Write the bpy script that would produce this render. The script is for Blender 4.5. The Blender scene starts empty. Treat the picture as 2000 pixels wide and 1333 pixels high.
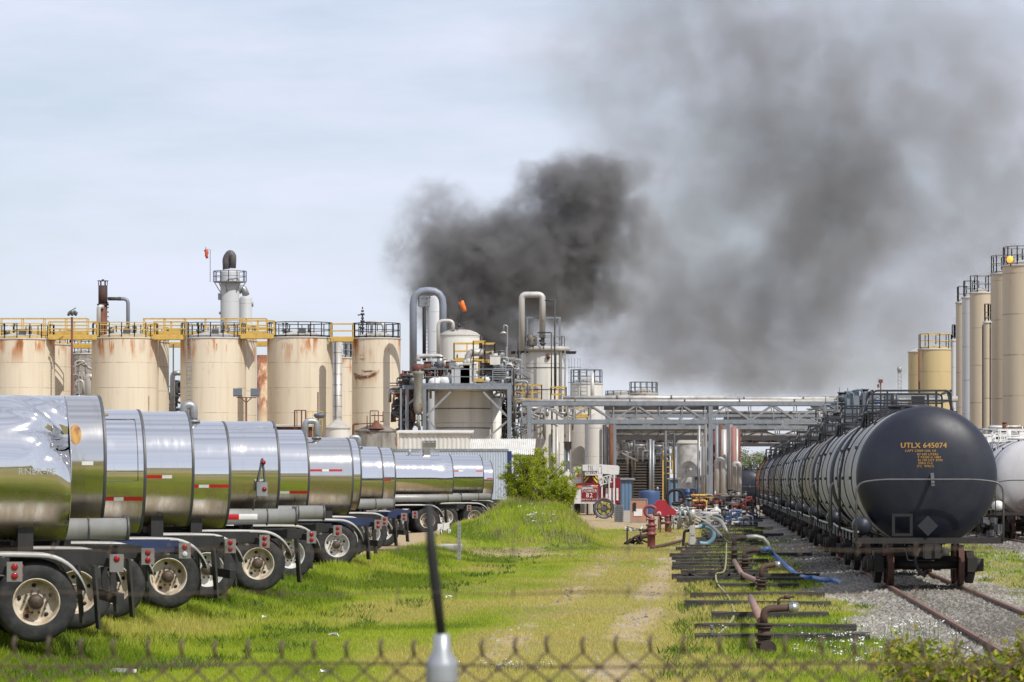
import bpy, math, random
import numpy as np
from mathutils import Vector, Matrix
random.seed(7)
R = math.radians
SC = bpy.context.scene
# ------------------------------------------------------------------ camera, sky, sun, exposure
F = 6900.0            # focal length in photo pixels (photo 2000 wide)
H = 2.4               # eye height in metres
HOR = 940.0           # the horizon's row in the photo
cam = bpy.data.objects.new("camera", bpy.data.cameras.new("camera"))
SC.collection.objects.link(cam); SC.camera = cam
cam.location = (0, 0, H); cam.rotation_euler = (R(90), 0, 0)
cam.data.sensor_width = 36.0; cam.data.lens = 36.0 * F / 2000.0
cam.data.shift_y = (HOR - 666.5) / 2000.0
cam.data.clip_start = 0.5; cam.data.clip_end = 9000
cam.data.dof.use_dof = True; cam.data.dof.focus_distance = 95.0; cam.data.dof.aperture_fstop = 10.5
SUN_EL, SUN_AZ = R(50), R(40)      # azimuth: to the right of straight behind the camera
sun_dir = Vector((math.sin(SUN_AZ) * math.cos(SUN_EL), -math.cos(SUN_AZ) * math.cos(SUN_EL), math.sin(SUN_EL)))
world = bpy.data.worlds.new("World"); SC.world = world; world.use_nodes = True
wn = world.node_tree.nodes; wl = world.node_tree.links; wn.clear()
wo = wn.new("ShaderNodeOutputWorld"); bg = wn.new("ShaderNodeBackground"); sky = wn.new("ShaderNodeTexSky")
sky.sky_type = 'NISHITA'; sky.sun_disc = False; sky.sun_elevation = SUN_EL
sky.sun_rotation = math.atan2(sun_dir.x, sun_dir.y)
sky.air_density = 1.0; sky.dust_density = 0.6; sky.ozone_density = 2.0
# thin high cloud: a pale veil with soft streaks, mixed over the sky by direction
tc = wn.new("ShaderNodeTexCoord"); mp = wn.new("ShaderNodeMapping"); mp.inputs['Scale'].default_value = (1.0, 1.0, 4.5)
mp.inputs['Rotation'].default_value = (0.0, R(4), 0.0)
nz = wn.new("ShaderNodeTexNoise"); nz.inputs['Scale'].default_value = 7.0; nz.inputs['Detail'].default_value = 6; nz.inputs['Roughness'].default_value = 0.55
cr = wn.new("ShaderNodeMapRange"); cr.inputs[1].default_value = 0.38; cr.inputs[2].default_value = 0.64; cr.inputs[3].default_value = 0.52; cr.inputs[4].default_value = 0.95
mx = wn.new("ShaderNodeMix"); mx.data_type = 'RGBA'; mx.inputs[7].default_value = (7.9, 8.35, 9.9, 1)
wl.new(tc.outputs['Generated'], mp.inputs[0]); wl.new(mp.outputs[0], nz.inputs['Vector']); wl.new(nz.outputs[0], cr.inputs[0])
wl.new(cr.outputs[0], mx.inputs[0]); wl.new(sky.outputs[0], mx.inputs[6]); wl.new(mx.outputs[2], bg.inputs[0])
bg.inputs[1].default_value = 0.102; wl.new(bg.outputs[0], wo.inputs[0])
sl = bpy.data.lights.new("sun", 'SUN'); sl.energy = 4.3; sl.angle = R(0.5); sl.color = (1.0, 0.955, 0.88)
so = bpy.data.objects.new("sun", sl); SC.collection.objects.link(so)
so.rotation_euler = sun_dir.to_track_quat('Z', 'Y').to_euler(); so.location = (30, -40, 60)
SC.view_settings.view_transform = 'Standard'; SC.view_settings.look = 'None'; SC.view_settings.gamma = 1.0
SC.view_settings.exposure = 0.0
SC.render.engine = 'CYCLES'
SC.cycles.max_bounces = 8; SC.cycles.diffuse_bounces = 3; SC.cycles.glossy_bounces = 4; SC.cycles.volume_bounces = 2
SC.cycles.use_denoising = True
SC.cycles.volume_max_steps = 256

# ------------------------------------------------------------------ helpers
COL = SC.collection
def X(px, Y): return (px - 1000.0) / F * Y
def Z(py, Y): return H + (HOR - py) / F * Y
def P(px, py, Y): return Vector((X(px, Y), Y, Z(py, Y)))

class G:
    """collects shapes; becomes one mesh"""
    def __init__(s): s.v = []; s.f = []; s.sm = []; s.mi = []; s.m = 0
    def add(s, vs, fs, smooth=False):
        o = len(s.v); s.v += [tuple(v) for v in vs]
        for f in fs: s.f.append(tuple(i + o for i in f)); s.sm.append(smooth); s.mi.append(s.m)
        return s
    def box(s, c, d, rz=0.0, tilt=None):
        hx, hy, hz = d[0] / 2, d[1] / 2, d[2] / 2; c = Vector(c)
        m = Matrix.Rotation(rz, 3, 'Z')
        if tilt: m = m @ Matrix.Rotation(tilt[1], 3, tilt[0])
        vs = [c + m @ Vector((x, y, z)) for x in (-hx, hx) for y in (-hy, hy) for z in (-hz, hz)]
        return s.add(vs, [(0, 1, 3, 2), (4, 6, 7, 5), (0, 4, 5, 1), (2, 3, 7, 6), (0, 2, 6, 4), (1, 5, 7, 3)])
    def span(s, x0, x1, y0, y1, z0, z1): return s.box(((x0+x1)/2, (y0+y1)/2, (z0+z1)/2), (abs(x1-x0), abs(y1-y0), abs(z1-z0)))
    def beam(s, a, b, w, h=None):
        a = Vector(a); b = Vector(b); h = h or w; d = (b - a)
        if d.length < 1e-6: return s
        d.normalize(); up = Vector((0, 0, 1)) if abs(d.z) < 0.95 else Vector((0, 1, 0))
        r = d.cross(up).normalized(); u = r.cross(d)
        vs = [p + r * i * w / 2 + u * j * h / 2 for p in (a, b) for i, j in ((-1, -1), (1, -1), (1, 1), (-1, 1))]
        return s.add(vs, [(3, 2, 1, 0), (4, 5, 6, 7), (0, 1, 5, 4), (1, 2, 6, 5), (2, 3, 7, 6), (3, 0, 4, 7)])
    def tube(s, pts, r, n=8, cap=True):
        pts = [Vector(p) for p in pts]; m = len(pts)
        rr = r if isinstance(r, (list, tuple)) else [r] * m
        vs = []; prev = None
        for i, p in enumerate(pts):
            t = (pts[min(i + 1, m - 1)] - pts[max(i - 1, 0)])
            t = t.normalized() if t.length > 1e-9 else Vector((0, 0, 1))
            if prev is None:
                a = Vector((0, 0, 1)) if abs(t.z) < 0.9 else Vector((1, 0, 0)); u = t.cross(a).normalized()
            else:
                u = prev - t * prev.dot(t)
                u = u.normalized() if u.length > 1e-6 else t.orthogonal().normalized()
            prev = u; w = t.cross(u)
            for k in range(n):
                an = 2 * math.pi * k / n; vs.append(p + (u * math.cos(an) + w * math.sin(an)) * rr[i])
        fs = [(i * n + k, i * n + (k + 1) % n, (i + 1) * n + (k + 1) % n, (i + 1) * n + k) for i in range(m - 1) for k in range(n)]
        s.add(vs, fs, True)
        if cap:
            o = len(s.v) - len(vs)
            s.f.append(tuple(o + k for k in range(n))[::-1]); s.sm.append(False); s.mi.append(s.m)
            s.f.append(tuple(o + (m - 1) * n + k for k in range(n))); s.sm.append(False); s.mi.append(s.m)
        return s
    def cyl(s, a, b, r, r2=None, n=12, cap=True): return s.tube([a, b], [r, r if r2 is None else r2], n, cap)
    def pipe(s, pts, r, n=8, bend=None, k=4):
        """tube with rounded elbows"""
        pts = [Vector(p) for p in pts]; bend = bend or r * 3; out = [pts[0]]
        for i in range(1, len(pts) - 1):
            a, b, c = pts[i - 1], pts[i], pts[i + 1]
            q = min(bend, (a - b).length * .48, (c - b).length * .48)
            p0 = b + (a - b).normalized() * q; p1 = b + (c - b).normalized() * q
            for j in range(k + 1):
                t = j / k; out.append(p0 * (1 - t) ** 2 + b * 2 * t * (1 - t) + p1 * t * t)
        out.append(pts[-1]); return s.tube(out, r, n)
    def lathe(s, prof, org=(0, 0, 0), axis='Z', n=32, smooth=True, a0=0.0, a1=2 * math.pi):
        org = Vector(org); full = abs(a1 - a0 - 2 * math.pi) < 1e-6; m = n if full else n + 1; vs = []
        for r, h in prof:
            for k in range(m):
                an = a0 + (a1 - a0) * k / n; c, q = r * math.cos(an), r * math.sin(an)
                p = {'Z': (c, q, h), 'X': (h, c, q), 'Y': (q, h, c)}[axis]; vs.append(org + Vector(p))
        fs = []
        for i in range(len(prof) - 1):
            for k in range(n):
                k2 = (k + 1) % m; fs.append((i * m + k, i * m + k2, (i + 1) * m + k2, (i + 1) * m + k))
        return s.add(vs, fs, smooth)
    def ring(s, c, r, t, n=32, axis='Z', tn=6):
        c = Vector(c); pts = []
        for k in range(n + 1):
            a = 2 * math.pi * k / n; x, y = r * math.cos(a), r * math.sin(a)
            pts.append(c + Vector({'Z': (x, y, 0), 'X': (0, x, y), 'Y': (x, 0, y)}[axis]))
        return s.tube(pts, t, tn, False)
    def rail(s, pts, h=1.07, r=.03, sp=1.5, mid=True, toe=0.0):
        pts = [Vector(p) for p in pts]
        for a, b in zip(pts, pts[1:]):
            u = Vector((0, 0, h)); s.beam(a + u, b + u, r * 2)
            if mid: s.beam(a + u * .52, b + u * .52, r * 1.6)
            if toe: s.beam(a + Vector((0, 0, toe / 2)), b + Vector((0, 0, toe / 2)), .012, toe)
            k = max(1, round((b - a).length / sp))
            for i in range(k + 1):
                p = a.lerp(b, i / k); s.beam(p, p + u, r * 2)
        return s
    def crail(s, c, rad, h=1.07, n=14, r=.03, a0=0, a1=2 * math.pi, toe=0.0):
        c = Vector(c); q = max(3, int(n * (a1 - a0) / (2 * math.pi)))
        pts = [c + Vector((rad * math.cos(a0 + (a1 - a0) * i / q), rad * math.sin(a0 + (a1 - a0) * i / q), 0)) for i in range(q + 1)]
        return s.rail(pts, h, r, 99, True, toe)
    def ladder(s, x, y, z0, z1, w=.42, r=.025, sp=.3, nrm=(0, -1), cage=False):
        t = Vector((-nrm[1], nrm[0], 0)).normalized() * w / 2; b = Vector((x, y, 0))
        for q in (-1, 1): s.beam(b + t * q + Vector((0, 0, z0)), b + t * q + Vector((0, 0, z1)), r * 2)
        z = z0 + sp
        while z < z1: s.beam(b - t + Vector((0, 0, z)), b + t + Vector((0, 0, z)), r * 1.4); z += sp
        if cage:
            n = Vector((nrm[0], nrm[1], 0)); z = z0 + 2.2
            while z < z1 + .9:
                ps = [b + Vector((0, 0, z)) + t * 1.7 * math.cos(a) + n * .75 * math.sin(a) for a in [math.pi * i / 6 for i in range(7)]]
                for a_, b_ in zip(ps, ps[1:]): s.beam(a_, b_, .05, .05)
                z += 1.2
            for i in (1, 2, 3, 4, 5):
                a = math.pi * i / 6; o = t * 1.7 * math.cos(a) + n * .75 * math.sin(a)
                s.beam(b + o + Vector((0, 0, z0 + 2.2)), b + o + Vector((0, 0, z1 + .9)), .03)
        return s
    def truss(s, a, b, h, n, w=.12, d=.08, warren=True):
        a = Vector(a); b = Vector(b); u = Vector((0, 0, h))
        s.beam(a, b, w, w); s.beam(a + u, b + u, w, w)
        for i in range(n + 1):
            p = a.lerp(b, i / n); s.beam(p, p + u, d)
            if i < n:
                q = a.lerp(b, (i + 1) / n)
                if i % 2 == 0: s.beam(p, q + u, d)
                else: s.beam(p + u, q, d)
        return s

def part(name, g, mats, parent=None, loc=None):
    me = bpy.data.meshes.new(name)
    me.from_pydata(g.v, [], g.f); me.polygons.foreach_set('use_smooth', g.sm)
    if not isinstance(mats, (list, tuple)): mats = [mats]
    for m in mats: me.materials.append(m)
    if len(mats) > 1: me.polygons.foreach_set('material_index', g.mi)
    me.update(); o = bpy.data.objects.new(name, me); COL.objects.link(o)
    if parent: o.parent = parent
    if loc: o.location = loc
    return o
def tag(o, label, cat, group=None, kind=None):
    o['label'] = label; o['category'] = cat
    if group: o['group'] = group
    if kind: o['kind'] = kind
    return o
def thing(name, label, cat, loc=(0, 0, 0), rz=0.0, group=None):
    o = bpy.data.objects.new(name, None); COL.objects.link(o); o.location = loc; o.rotation_euler = (0, 0, rz)
    return tag(o, label, cat, group)
KIDS = {}
def copy_tree(src, parent=None, kids=None):
    if kids is None:
        kids = {}
        for o in bpy.data.objects:
            if o.parent: kids.setdefault(o.parent.name, []).append(o)
    c = src.copy(); COL.objects.link(c)
    if parent: c.parent = parent
    for ch in kids.get(src.name, []): copy_tree(ch, c, kids)
    return c
def smooth01(t): t = max(0.0, min(1.0, t)); return t * t * (3 - 2 * t)

# ------------------------------------------------------------------ materials
class N:
    """small node-graph helper"""
    def __init__(s, name):
        s.m = bpy.data.materials.new(name); s.m.use_nodes = True; s.t = s.m.node_tree; s.n = s.t.nodes; s.n.clear()
        s.out = s.n.new('ShaderNodeOutputMaterial'); s.b = s.n.new('ShaderNodeBsdfPrincipled'); s.t.links.new(s.b.outputs[0], s.out.inputs[0])
    def new(s, k, **kw):
        n = s.n.new(k)
        for a, b in kw.items():
            if a in ('data_type', 'operation', 'blend_type', 'feature', 'noise_dimensions', 'wave_type', 'bands_direction', 'distance'): setattr(n, a, b)
            else: n.inputs[a].default_value = b
        return n
    def l(s, a, b): s.t.links.new(a, b)
    def obj(s, scale=(1, 1, 1), rnd=True, rot=None):
        if not hasattr(s, '_c'):
            s._c = s.new('ShaderNodeTexCoord'); s._i = s.new('ShaderNodeObjectInfo')
        mp = s.new('ShaderNodeMapping'); mp.inputs['Scale'].default_value = scale
        if rot: mp.inputs['Rotation'].default_value = rot
        s.l(s._c.outputs['Object'], mp.inputs[0])
        if rnd:
            mu = s.new('ShaderNodeMath', operation='MULTIPLY'); mu.inputs[1].default_value = 37.0; s.l(s._i.outputs['Random'], mu.inputs[0])
            cb = s.new('ShaderNodeCombineXYZ'); s.l(mu.outputs[0], cb.inputs[0]); s.l(mu.outputs[0], cb.inputs[1]); s.l(mu.outputs[0], cb.inputs[2])
            s.l(cb.outputs[0], mp.inputs['Location'])
        return mp.outputs[0]
    def noise(s, vec, scale=1.0, detail=4, rough=.55):
        n = s.new('ShaderNodeTexNoise'); n.inputs['Scale'].default_value = scale; n.inputs['Detail'].default_value = detail; n.inputs['Roughness'].default_value = rough
        s.l(vec, n.inputs['Vector']); return n.outputs[0]
    def ramp(s, v, a, b, lo=0.0, hi=1.0):
        n = s.new('ShaderNodeMapRange'); n.interpolation_type = 'SMOOTHSTEP'; n.inputs[1].default_value = a; n.inputs[2].default_value = b; n.inputs[3].default_value = lo; n.inputs[4].default_value = hi
        s.l(v, n.inputs[0]); return n.outputs[0]
    def math(s, op, a, b=None, c=None):
        n = s.new('ShaderNodeMath', operation=op)
        for i, q in enumerate((a, b, c)):
            if q is None: continue
            if isinstance(q, (int, float)): n.inputs[i].default_value = q
            else: s.l(q, n.inputs[i])
        return n.outputs[0]
    def mix(s, fac, a, b):
        n = s.new('ShaderNodeMix', data_type='RGBA')
        for i, q in ((0, fac), (6, a), (7, b)):
            if isinstance(q, (int, float)): n.inputs[i].default_value = q
            elif isinstance(q, (tuple, list)): n.inputs[i].default_value = (q[0], q[1], q[2], 1)
            else: s.l(q, n.inputs[i])
        return n.outputs[2]
    def col(s, c):
        if isinstance(c, (tuple, list)): s.b.inputs['Base Color'].default_value = (c[0], c[1], c[2], 1)
        else: s.l(c, s.b.inputs['Base Color'])
    def bump(s, v, strength=.3, dist=.02):
        n = s.new('ShaderNodeBump'); n.inputs['Strength'].default_value = strength; n.inputs['Distance'].default_value = dist
        s.l(v, n.inputs['Height']); s.l(n.outputs[0], s.b.inputs['Normal'])
    def set(s, **k):
        for a, b in k.items(): s.b.inputs[a.replace('_', ' ')].default_value = b
        return s
def dirty(name, c, c2=None, rough=.6, metal=0.0, scale=3.0, amount=.5, rust=0.0, vscale=(1, 1, .25), bump=0.0, rustcol=(.20, .065, .02)):
    """painted or bare surface with streaky dirt and optional rust patches"""
    q = N(name); c2 = c2 or tuple(x * .6 for x in c)
    v = q.obj(vscale); n = q.noise(v, scale, 5, .6); f = q.ramp(n, .35, .75, 0, amount)
    col = q.mix(f, c, c2)
    if rust > 0:
        r = q.noise(q.obj((1, 1, .6)), scale * .8, 6, .7); rf = q.ramp(r, .72 - rust * .3, .80 - rust * .3)
        col = q.mix(rf, col, rustcol)
    q.col(col); q.set(Roughness=rough, Metallic=metal)
    if bump: q.bump(n, bump, .02)
    return q.m
def tankpaint(name, c, dirtc, rust=.5, seam=1.85, rough=.55, top=.93, rustcol=(.30, .105, .022), seamcol=None):
    """steel tank paint: weld seams round the shell, streaks running down, rust below the rim"""
    q = N(name)
    st = q.noise(q.obj((1, 1, .06)), 2.2, 5, .65); soft = q.noise(q.obj((1, 1, .5)), .35, 3, .5)
    col = q.mix(q.ramp(st, .45, .8, 0, .55), c, dirtc); col = q.mix(q.ramp(soft, .35, .7, 0, .35), col, tuple(x * .86 for x in c))
    sp = q.new('ShaderNodeSeparateXYZ'); q.l(q._c.outputs['Object'], sp.inputs[0])
    z = sp.outputs[2]; fr = q.math('FRACT', q.math('DIVIDE', z, seam)); ln = q.math('LESS_THAN', fr, .028)
    wig = q.ramp(q.noise(q.obj((1, 1, 1)), 1.1, 3), .4, .6, .2, .75)
    col = q.mix(q.math('MULTIPLY', ln, wig), col, seamcol or tuple(x * .42 for x in c))
    an = q.math('ARCTAN2', sp.outputs[1], sp.outputs[0]); vr = q.math('FRACT', q.math('ADD', q.math('MULTIPLY', an, 1.75), q.math('MULTIPLY', q.math('FLOOR', q.math('DIVIDE', z, seam)), .37)))
    col = q.mix(q.math('MULTIPLY', q.math('LESS_THAN', vr, .012), .35), col, tuple(x * .45 for x in c))
    if rust:
        g = q.new('ShaderNodeSeparateXYZ'); q.l(q._c.outputs['Generated'], g.inputs[0]); gz = g.outputs[2]
        rn = q.noise(q.obj((1, 1, .12)), 1.7, 6, .72); big = q.noise(q.obj((1, 1, .8)), .5, 2, .5)
        topf = q.ramp(gz, top - .12, top + .05); rf = q.math('MULTIPLY', q.ramp(rn, .60 - .1 * rust, .70 - .1 * rust), topf)
        rf = q.math('MULTIPLY', rf, q.ramp(big, .40, .58))
        sf = q.math('MULTIPLY', q.ramp(fr, .0, .55, 0, 1), q.ramp(q.noise(q.obj((1, 1, .10)), 2.6, 5, .7), .66 - .06 * rust, .78 - .06 * rust))
        sf = q.math('MULTIPLY', sf, q.ramp(q.noise(q.obj((1, 1, 1)), .42, 2, .5), .52, .62))
        rf = q.math('MAXIMUM', rf, sf)
        rc = q.mix(q.ramp(rn, .52, .72), tuple(x * 1.5 for x in rustcol), tuple(x * .42 for x in rustcol))
        col = q.mix(q.math('MULTIPLY', rf, min(1, .6 + rust * .4)), col, rc)
    q.col(col); q.set(Roughness=rough); q.bump(q.noise(q.obj((1, 1, .4)), .8, 3), .25, .04)
    return q.m
def plain(name, c, rough=.5, metal=0.0, **k):
    q = N(name); n = q.noise(q.obj(), 6.0, 4, .6); q.col(q.mix(q.ramp(n, .3, .75, 0, .5), c, tuple(x * .7 for x in c))); q.set(Roughness=rough, Metallic=metal, **k); return q.m

M = {}
M['cream'] = tankpaint('cream_tank_paint', (.66, .58, .45), (.46, .35, .22), 1.55)
M['cream_clean'] = tankpaint('cream_silo_paint', (.50, .42, .31), (.38, .30, .22), .55, 2.6)
M['cream_yellow'] = tankpaint('yellowish_tank_paint', (.50, .39, .20), (.36, .27, .13), .3, 2.2)
M['white_tank'] = tankpaint('white_tank_paint', (.64, .62, .57), (.38, .35, .29), .35, 2.1)
M['grey_tank'] = tankpaint('grey_insulation', (.44, .41, .37), (.30, .26, .21), .45, 1.2)
M['old_tank'] = dirty('weathered_tank', (.34, .32, .28), (.07, .06, .05), .8, 0, 1.5, .9, .45, (1, 1, .2))
M['steel'] = dirty('blue_grey_steel', (.23, .255, .285), (.13, .14, .15), .5, .2, 3, .6, .15)
M['galv'] = dirty('galvanised_steel', (.33, .34, .35), (.18, .18, .18), .45, .5, 3, .6, .12)
M['darksteel'] = dirty('dark_steel', (.055, .055, .058), (.03, .025, .022), .6, .2, 3, .6, .25, rustcol=(.12, .05, .025))
M['insul'] = dirty('pipe_lagging', (.50, .485, .46), (.26, .23, .19), .45, .2, 2, .7, .12)
M['insul_dark'] = dirty('dull_pipe_lagging', (.25, .235, .22), (.13, .11, .09), .55, .2, 2, .7, .3)
M['yellow'] = dirty('yellow_paint', (.58, .38, .09), (.38, .25, .07), .5, 0, 3, .7, .15)
M['rust'] = dirty('rusty_steel', (.17, .065, .035), (.07, .035, .025), .85, 0, 4, .9, 0, bump=.3)
M['rustred'] = dirty('rust_red_steel', (.15, .05, .035), (.06, .03, .025), .75, 0, 4, .9)
M['cap'] = dirty('tank_roof_paint', (.42, .40, .36), (.28, .24, .2), .6, 0, 1, .6, .2)
M['black'] = plain('black_paint', (.010, .010, .011), .7)
M['void'] = plain('dark_machinery', (.05, .045, .04), .7)
M['white'] = plain('white_paint', (.70, .69, .66), .45)
M['whitesheet'] = dirty('white_sheet_metal', (.62, .61, .57), (.42, .39, .34), .5, .1, 2, .6, .1)
# ------------------------------------------------------------------ ground
XB = ([-80, 30, 42, 46, 56, 74, 105, 120, 140, 160, 190, 500], [-9, -8.6, -7.9, -7.35, -6.55, -5.05, -2.95, -2.45, -2.1, -1.3, -1.3, -1.3])
def sm(a, b, x): t = np.clip((x - a) / (b - a), 0, 1); return t * t * (3 - 2 * t)
def sc_(x, y): return x - .0558 * (y - 75)
_rs = np.random.RandomState(3)
_wv = [(_rs.uniform(.15, 1.6), _rs.uniform(0, 6.28), _rs.uniform(0, 6.28)) for _ in range(14)]
def wob(x, y):
    r = 0
    for k, a, p in _wv: r = r + np.sin(x * k * np.cos(a) + y * k * np.sin(a) + p) / (1 + k)
    return r / 4.0
def ground_h(x, y):
    x = np.asarray(x, float); y = np.asarray(y, float); xb = np.interp(y, *XB)
    z = .33 * (1 - sm(-.1, 2.3, x - xb)) * sm(20, 40, y) * (1 - sm(300, 340, y))
    z = z + 1.25 * np.exp(-((x - 1.1) / 1.9) ** 4 - ((y - 146) / 19) ** 2 * 1.0) + .16 * np.exp(-((x - 1.1) / 2.2) ** 4 - ((y - 146) / 21) ** 2) * wob(x * 2.6, y * .8) + .55 * np.exp(-((x + 1.0) / 1.5) ** 2 - ((y - 138) / 10) ** 2)
    n = wob(x * 1.2, y * .5) * .06; flat = sm(5.3, 6.5, sc_(x, y)) * (1 - sm(20, 26, sc_(x, y)))
    pad = 1 - sm(-.5, .1, x - xb)
    s = sc_(x, y); bal = sm(7.1, 7.9, s) * (1 - sm(9.6, 10.5, s)) + sm(14.9, 15.6, s) * (1 - sm(17.3, 18.1, s))
    return z + n * (1 - flat) * (1 - pad) + .02 + .085 * bal
def gmasks(x, y):
    s = sc_(x, y); w = wob(x * 3, y * 1.3); xb = np.interp(y, *XB)
    grav = sm(6.0, 7.0, s + w * .9) * (1 - .52 * sm(10.2, 11.2, s + w)) ; grav = np.where(s > 14.2, np.maximum(grav, .95 * (1 - sm(19, 21, s))), grav)
    grav = grav * (1 - sm(24, 30, s)); grav = np.where(y < 36, grav * sm(20, 36, y), grav)
    rut = np.exp(-((s - 3.0 + w * .12) / .42) ** 2) * 1.1 + np.exp(-((s - 1.25) / .40) ** 2) * .68
    rut = rut * (.75 + .6 * w) * sm(25, 40, y) * (1 - .4 * sm(95, 120, y))
    patch = np.exp(-((x + .1) / 1.5) ** 4 - ((y - 115) / 5) ** 4) * .85 + np.exp(-((x - 2.0) / 1.6) ** 2 - ((y - 112) / 3) ** 2) * .5
    pad = (1 - sm(-.4, .2, x - xb + w * .3)) * sm(36, 42, y)
    yard = sm(172, 186, y + w * 5)
    dirt = np.clip(np.maximum.reduce([rut, patch, pad, yard * (1 - np.clip(grav, 0, 1))]), 0, 1)
    dirt = np.maximum(dirt, .34 * sm(3.4, 4.2, s) * (1 - sm(6.2, 6.8, s)) * (.6 + w))
    dry = np.clip(.85 * sm(.0, 1.2, s) * (1 - sm(4.0, 5.2, s)) + .25 + .3 * w, 0, 1)
    bank = (1 - sm(2.0, 3.4, x - xb)); dry = np.where(y < 38, np.clip(dry + .75, 0, 1), dry); dry = dry * (1 - .75 * bank * (y > 38)) * (1 - .6 * np.exp(-((x - 1.1) / 2.4) ** 4 - ((y - 146) / 24) ** 2))
    return np.clip(grav, 0, 1), dirt, dry
def axis(a, b, st, far, grow=1.25):
    v = list(np.arange(a, b + 1e-6, st)); s = st
    while v[-1] < far: s *= grow; v.append(v[-1] + s)
    s = st; lo = [v[0]]
    while lo[-1] > -far: s *= grow; lo.append(lo[-1] - s)
    return np.array(lo[:0:-1] + v)
gx = axis(-12, 30, .3, 5000); gy = axis(38, 210, .5, 5000, 1.12)
GX, GY = np.meshgrid(gx, gy); nx, ny = len(gx), len(gy)
GZ = ground_h(GX, GY)
gr, di, dr = gmasks(GX, GY)
me = bpy.data.meshes.new('ground'); me.vertices.add(nx * ny)
me.vertices.foreach_set('co', np.stack([GX, GY, GZ], -1).astype(np.float32).ravel())
ii = (np.arange(ny - 1)[:, None] * nx + np.arange(nx - 1)[None]).ravel(); quads = np.stack([ii, ii + 1, ii + nx + 1, ii + nx], -1).ravel()
me.loops.add(len(quads)); me.polygons.add(len(ii)); me.loops.foreach_set('vertex_index', quads.astype(np.int32))
me.polygons.foreach_set('loop_start', np.arange(0, len(quads), 4, dtype=np.int32)); me.update(calc_edges=True)
me.polygons.foreach_set('use_smooth', np.ones(len(ii), bool))
ca = me.color_attributes.new('zones', 'FLOAT_COLOR', 'POINT')
ca.data.foreach_set('color', np.stack([gr, di, dr, np.ones_like(gr)], -1).astype(np.float32).ravel())
gobj = bpy.data.objects.new('ground', me); COL.objects.link(gobj); gobj['kind'] = 'structure'
q = N('ground_cover'); at = q.new('ShaderNodeAttribute'); at.attribute_name = 'zones'; sp = q.new('ShaderNodeSeparateColor'); q.l(at.outputs['Color'], sp.inputs[0])
v1 = q.obj((1, 1, 1), False)
fine = q.noise(v1, 9, 6, .7); mid = q.noise(v1, 1.3, 4, .6); big = q.noise(v1, .16, 3, .5); wide = q.noise(q.obj((.012, .06, 1), False), 1.0, 4, .6)
grass = q.mix(q.ramp(fine, .3, .7), (.12, .165, .014), (.22, .28, .028)); grass = q.mix(q.ramp(big, .35, .65, 0, .5), grass, (.085, .105, .02))
dryc = q.mix(q.ramp(fine, .3, .7), (.18, .155, .045), (.34, .28, .11)); grass = q.mix(q.math('MULTIPLY', sp.outputs[2], q.ramp(mid, .25, .6, .4, 1)), grass, dryc)
grass = q.mix(q.ramp(wide, .45, .6, 0, .75), grass, (.20, .16, .07))
dirtc = q.mix(q.ramp(fine, .3, .75), (.27, .20, .11), (.46, .36, .22))
vo = q.new('ShaderNodeTexVoronoi'); vo.inputs['Scale'].default_value = 26; q.l(v1, vo.inputs['Vector'])
vs = q.new('ShaderNodeSeparateColor'); q.l(vo.outputs['Color'], vs.inputs[0])
gravc = q.mix(q.ramp(vs.outputs[0], .05, .95), (.10, .09, .078), (.42, .395, .35)); gravc = q.mix(q.ramp(big, .4, .7, 0, .35), gravc, (.16, .14, .11))
dm = q.ramp(q.math('ADD', sp.outputs[1], q.math('MULTIPLY', q.math('SUBTRACT', q.noise(v1, 2.2, 5, .7), .5), 1.1)), .38, .62)
gm = q.ramp(q.math('ADD', sp.outputs[0], q.math('MULTIPLY', q.math('SUBTRACT', q.noise(v1, .8, 5, .7), .5), 1.3)), .42, .58)
col = q.mix(gm, q.mix(dm, grass, dirtc), gravc); q.col(col); q.set(Roughness=.95); q.b.inputs['Specular IOR Level'].default_value = .2
q.bump(q.math('ADD', q.math('MULTIPLY', fine, .6), q.math('MULTIPLY', vo.outputs['Distance'], gm)), .5, .03)
me.materials.append(q.m)

# grass: short blades over everything that is not gravel or bare dirt
def blades(name, label, xs, ys, hs, ws, tint, mat, nb=4, spread=.06, lean=.5, seed=1):
    r = np.random.RandomState(seed); n = len(xs); z0 = ground_h(xs, ys)
    B = n * nb; bx = np.repeat(xs, nb) + r.normal(0, spread, B); by = np.repeat(ys, nb) + r.normal(0, spread, B); bz = np.repeat(z0, nb) - .01
    h = np.repeat(hs, nb) * r.uniform(.5, 1.15, B); w = np.repeat(ws, nb) * r.uniform(.6, 1.2, B); a = r.uniform(0, 6.28, B); ln = r.uniform(.1, lean, B) * h; la = r.uniform(0, 6.28, B)
    dx, dy = np.cos(a) * w / 2, np.sin(a) * w / 2
    v = np.empty((B, 3, 3), np.float32)
    v[:, 0] = np.stack([bx - dx, by - dy, bz], -1); v[:, 1] = np.stack([bx + dx, by + dy, bz], -1)
    v[:, 2] = np.stack([bx + np.cos(la) * ln, by + np.sin(la) * ln, bz + h], -1)
    me = bpy.data.meshes.new(name); me.vertices.add(B * 3); me.vertices.foreach_set('co', v.ravel())
    me.loops.add(B * 3); me.polygons.add(B); me.loops.foreach_set('vertex_index', np.arange(B * 3, dtype=np.int32)); me.polygons.foreach_set('loop_start', np.arange(0, B * 3, 3, dtype=np.int32))
    me.update(calc_edges=True)
    t = np.repeat(np.repeat(tint, nb) + r.normal(0, .12, B), 3); ca = me.color_attributes.new('tint', 'FLOAT_COLOR', 'POINT')
    ca.data.foreach_set('color', np.stack([t, t, t, np.ones_like(t)], -1).astype(np.float32).ravel())
    me.materials.append(mat); o = bpy.data.objects.new(name, me); COL.objects.link(o); return tag(o, label, 'grass', kind='stuff')
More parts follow.
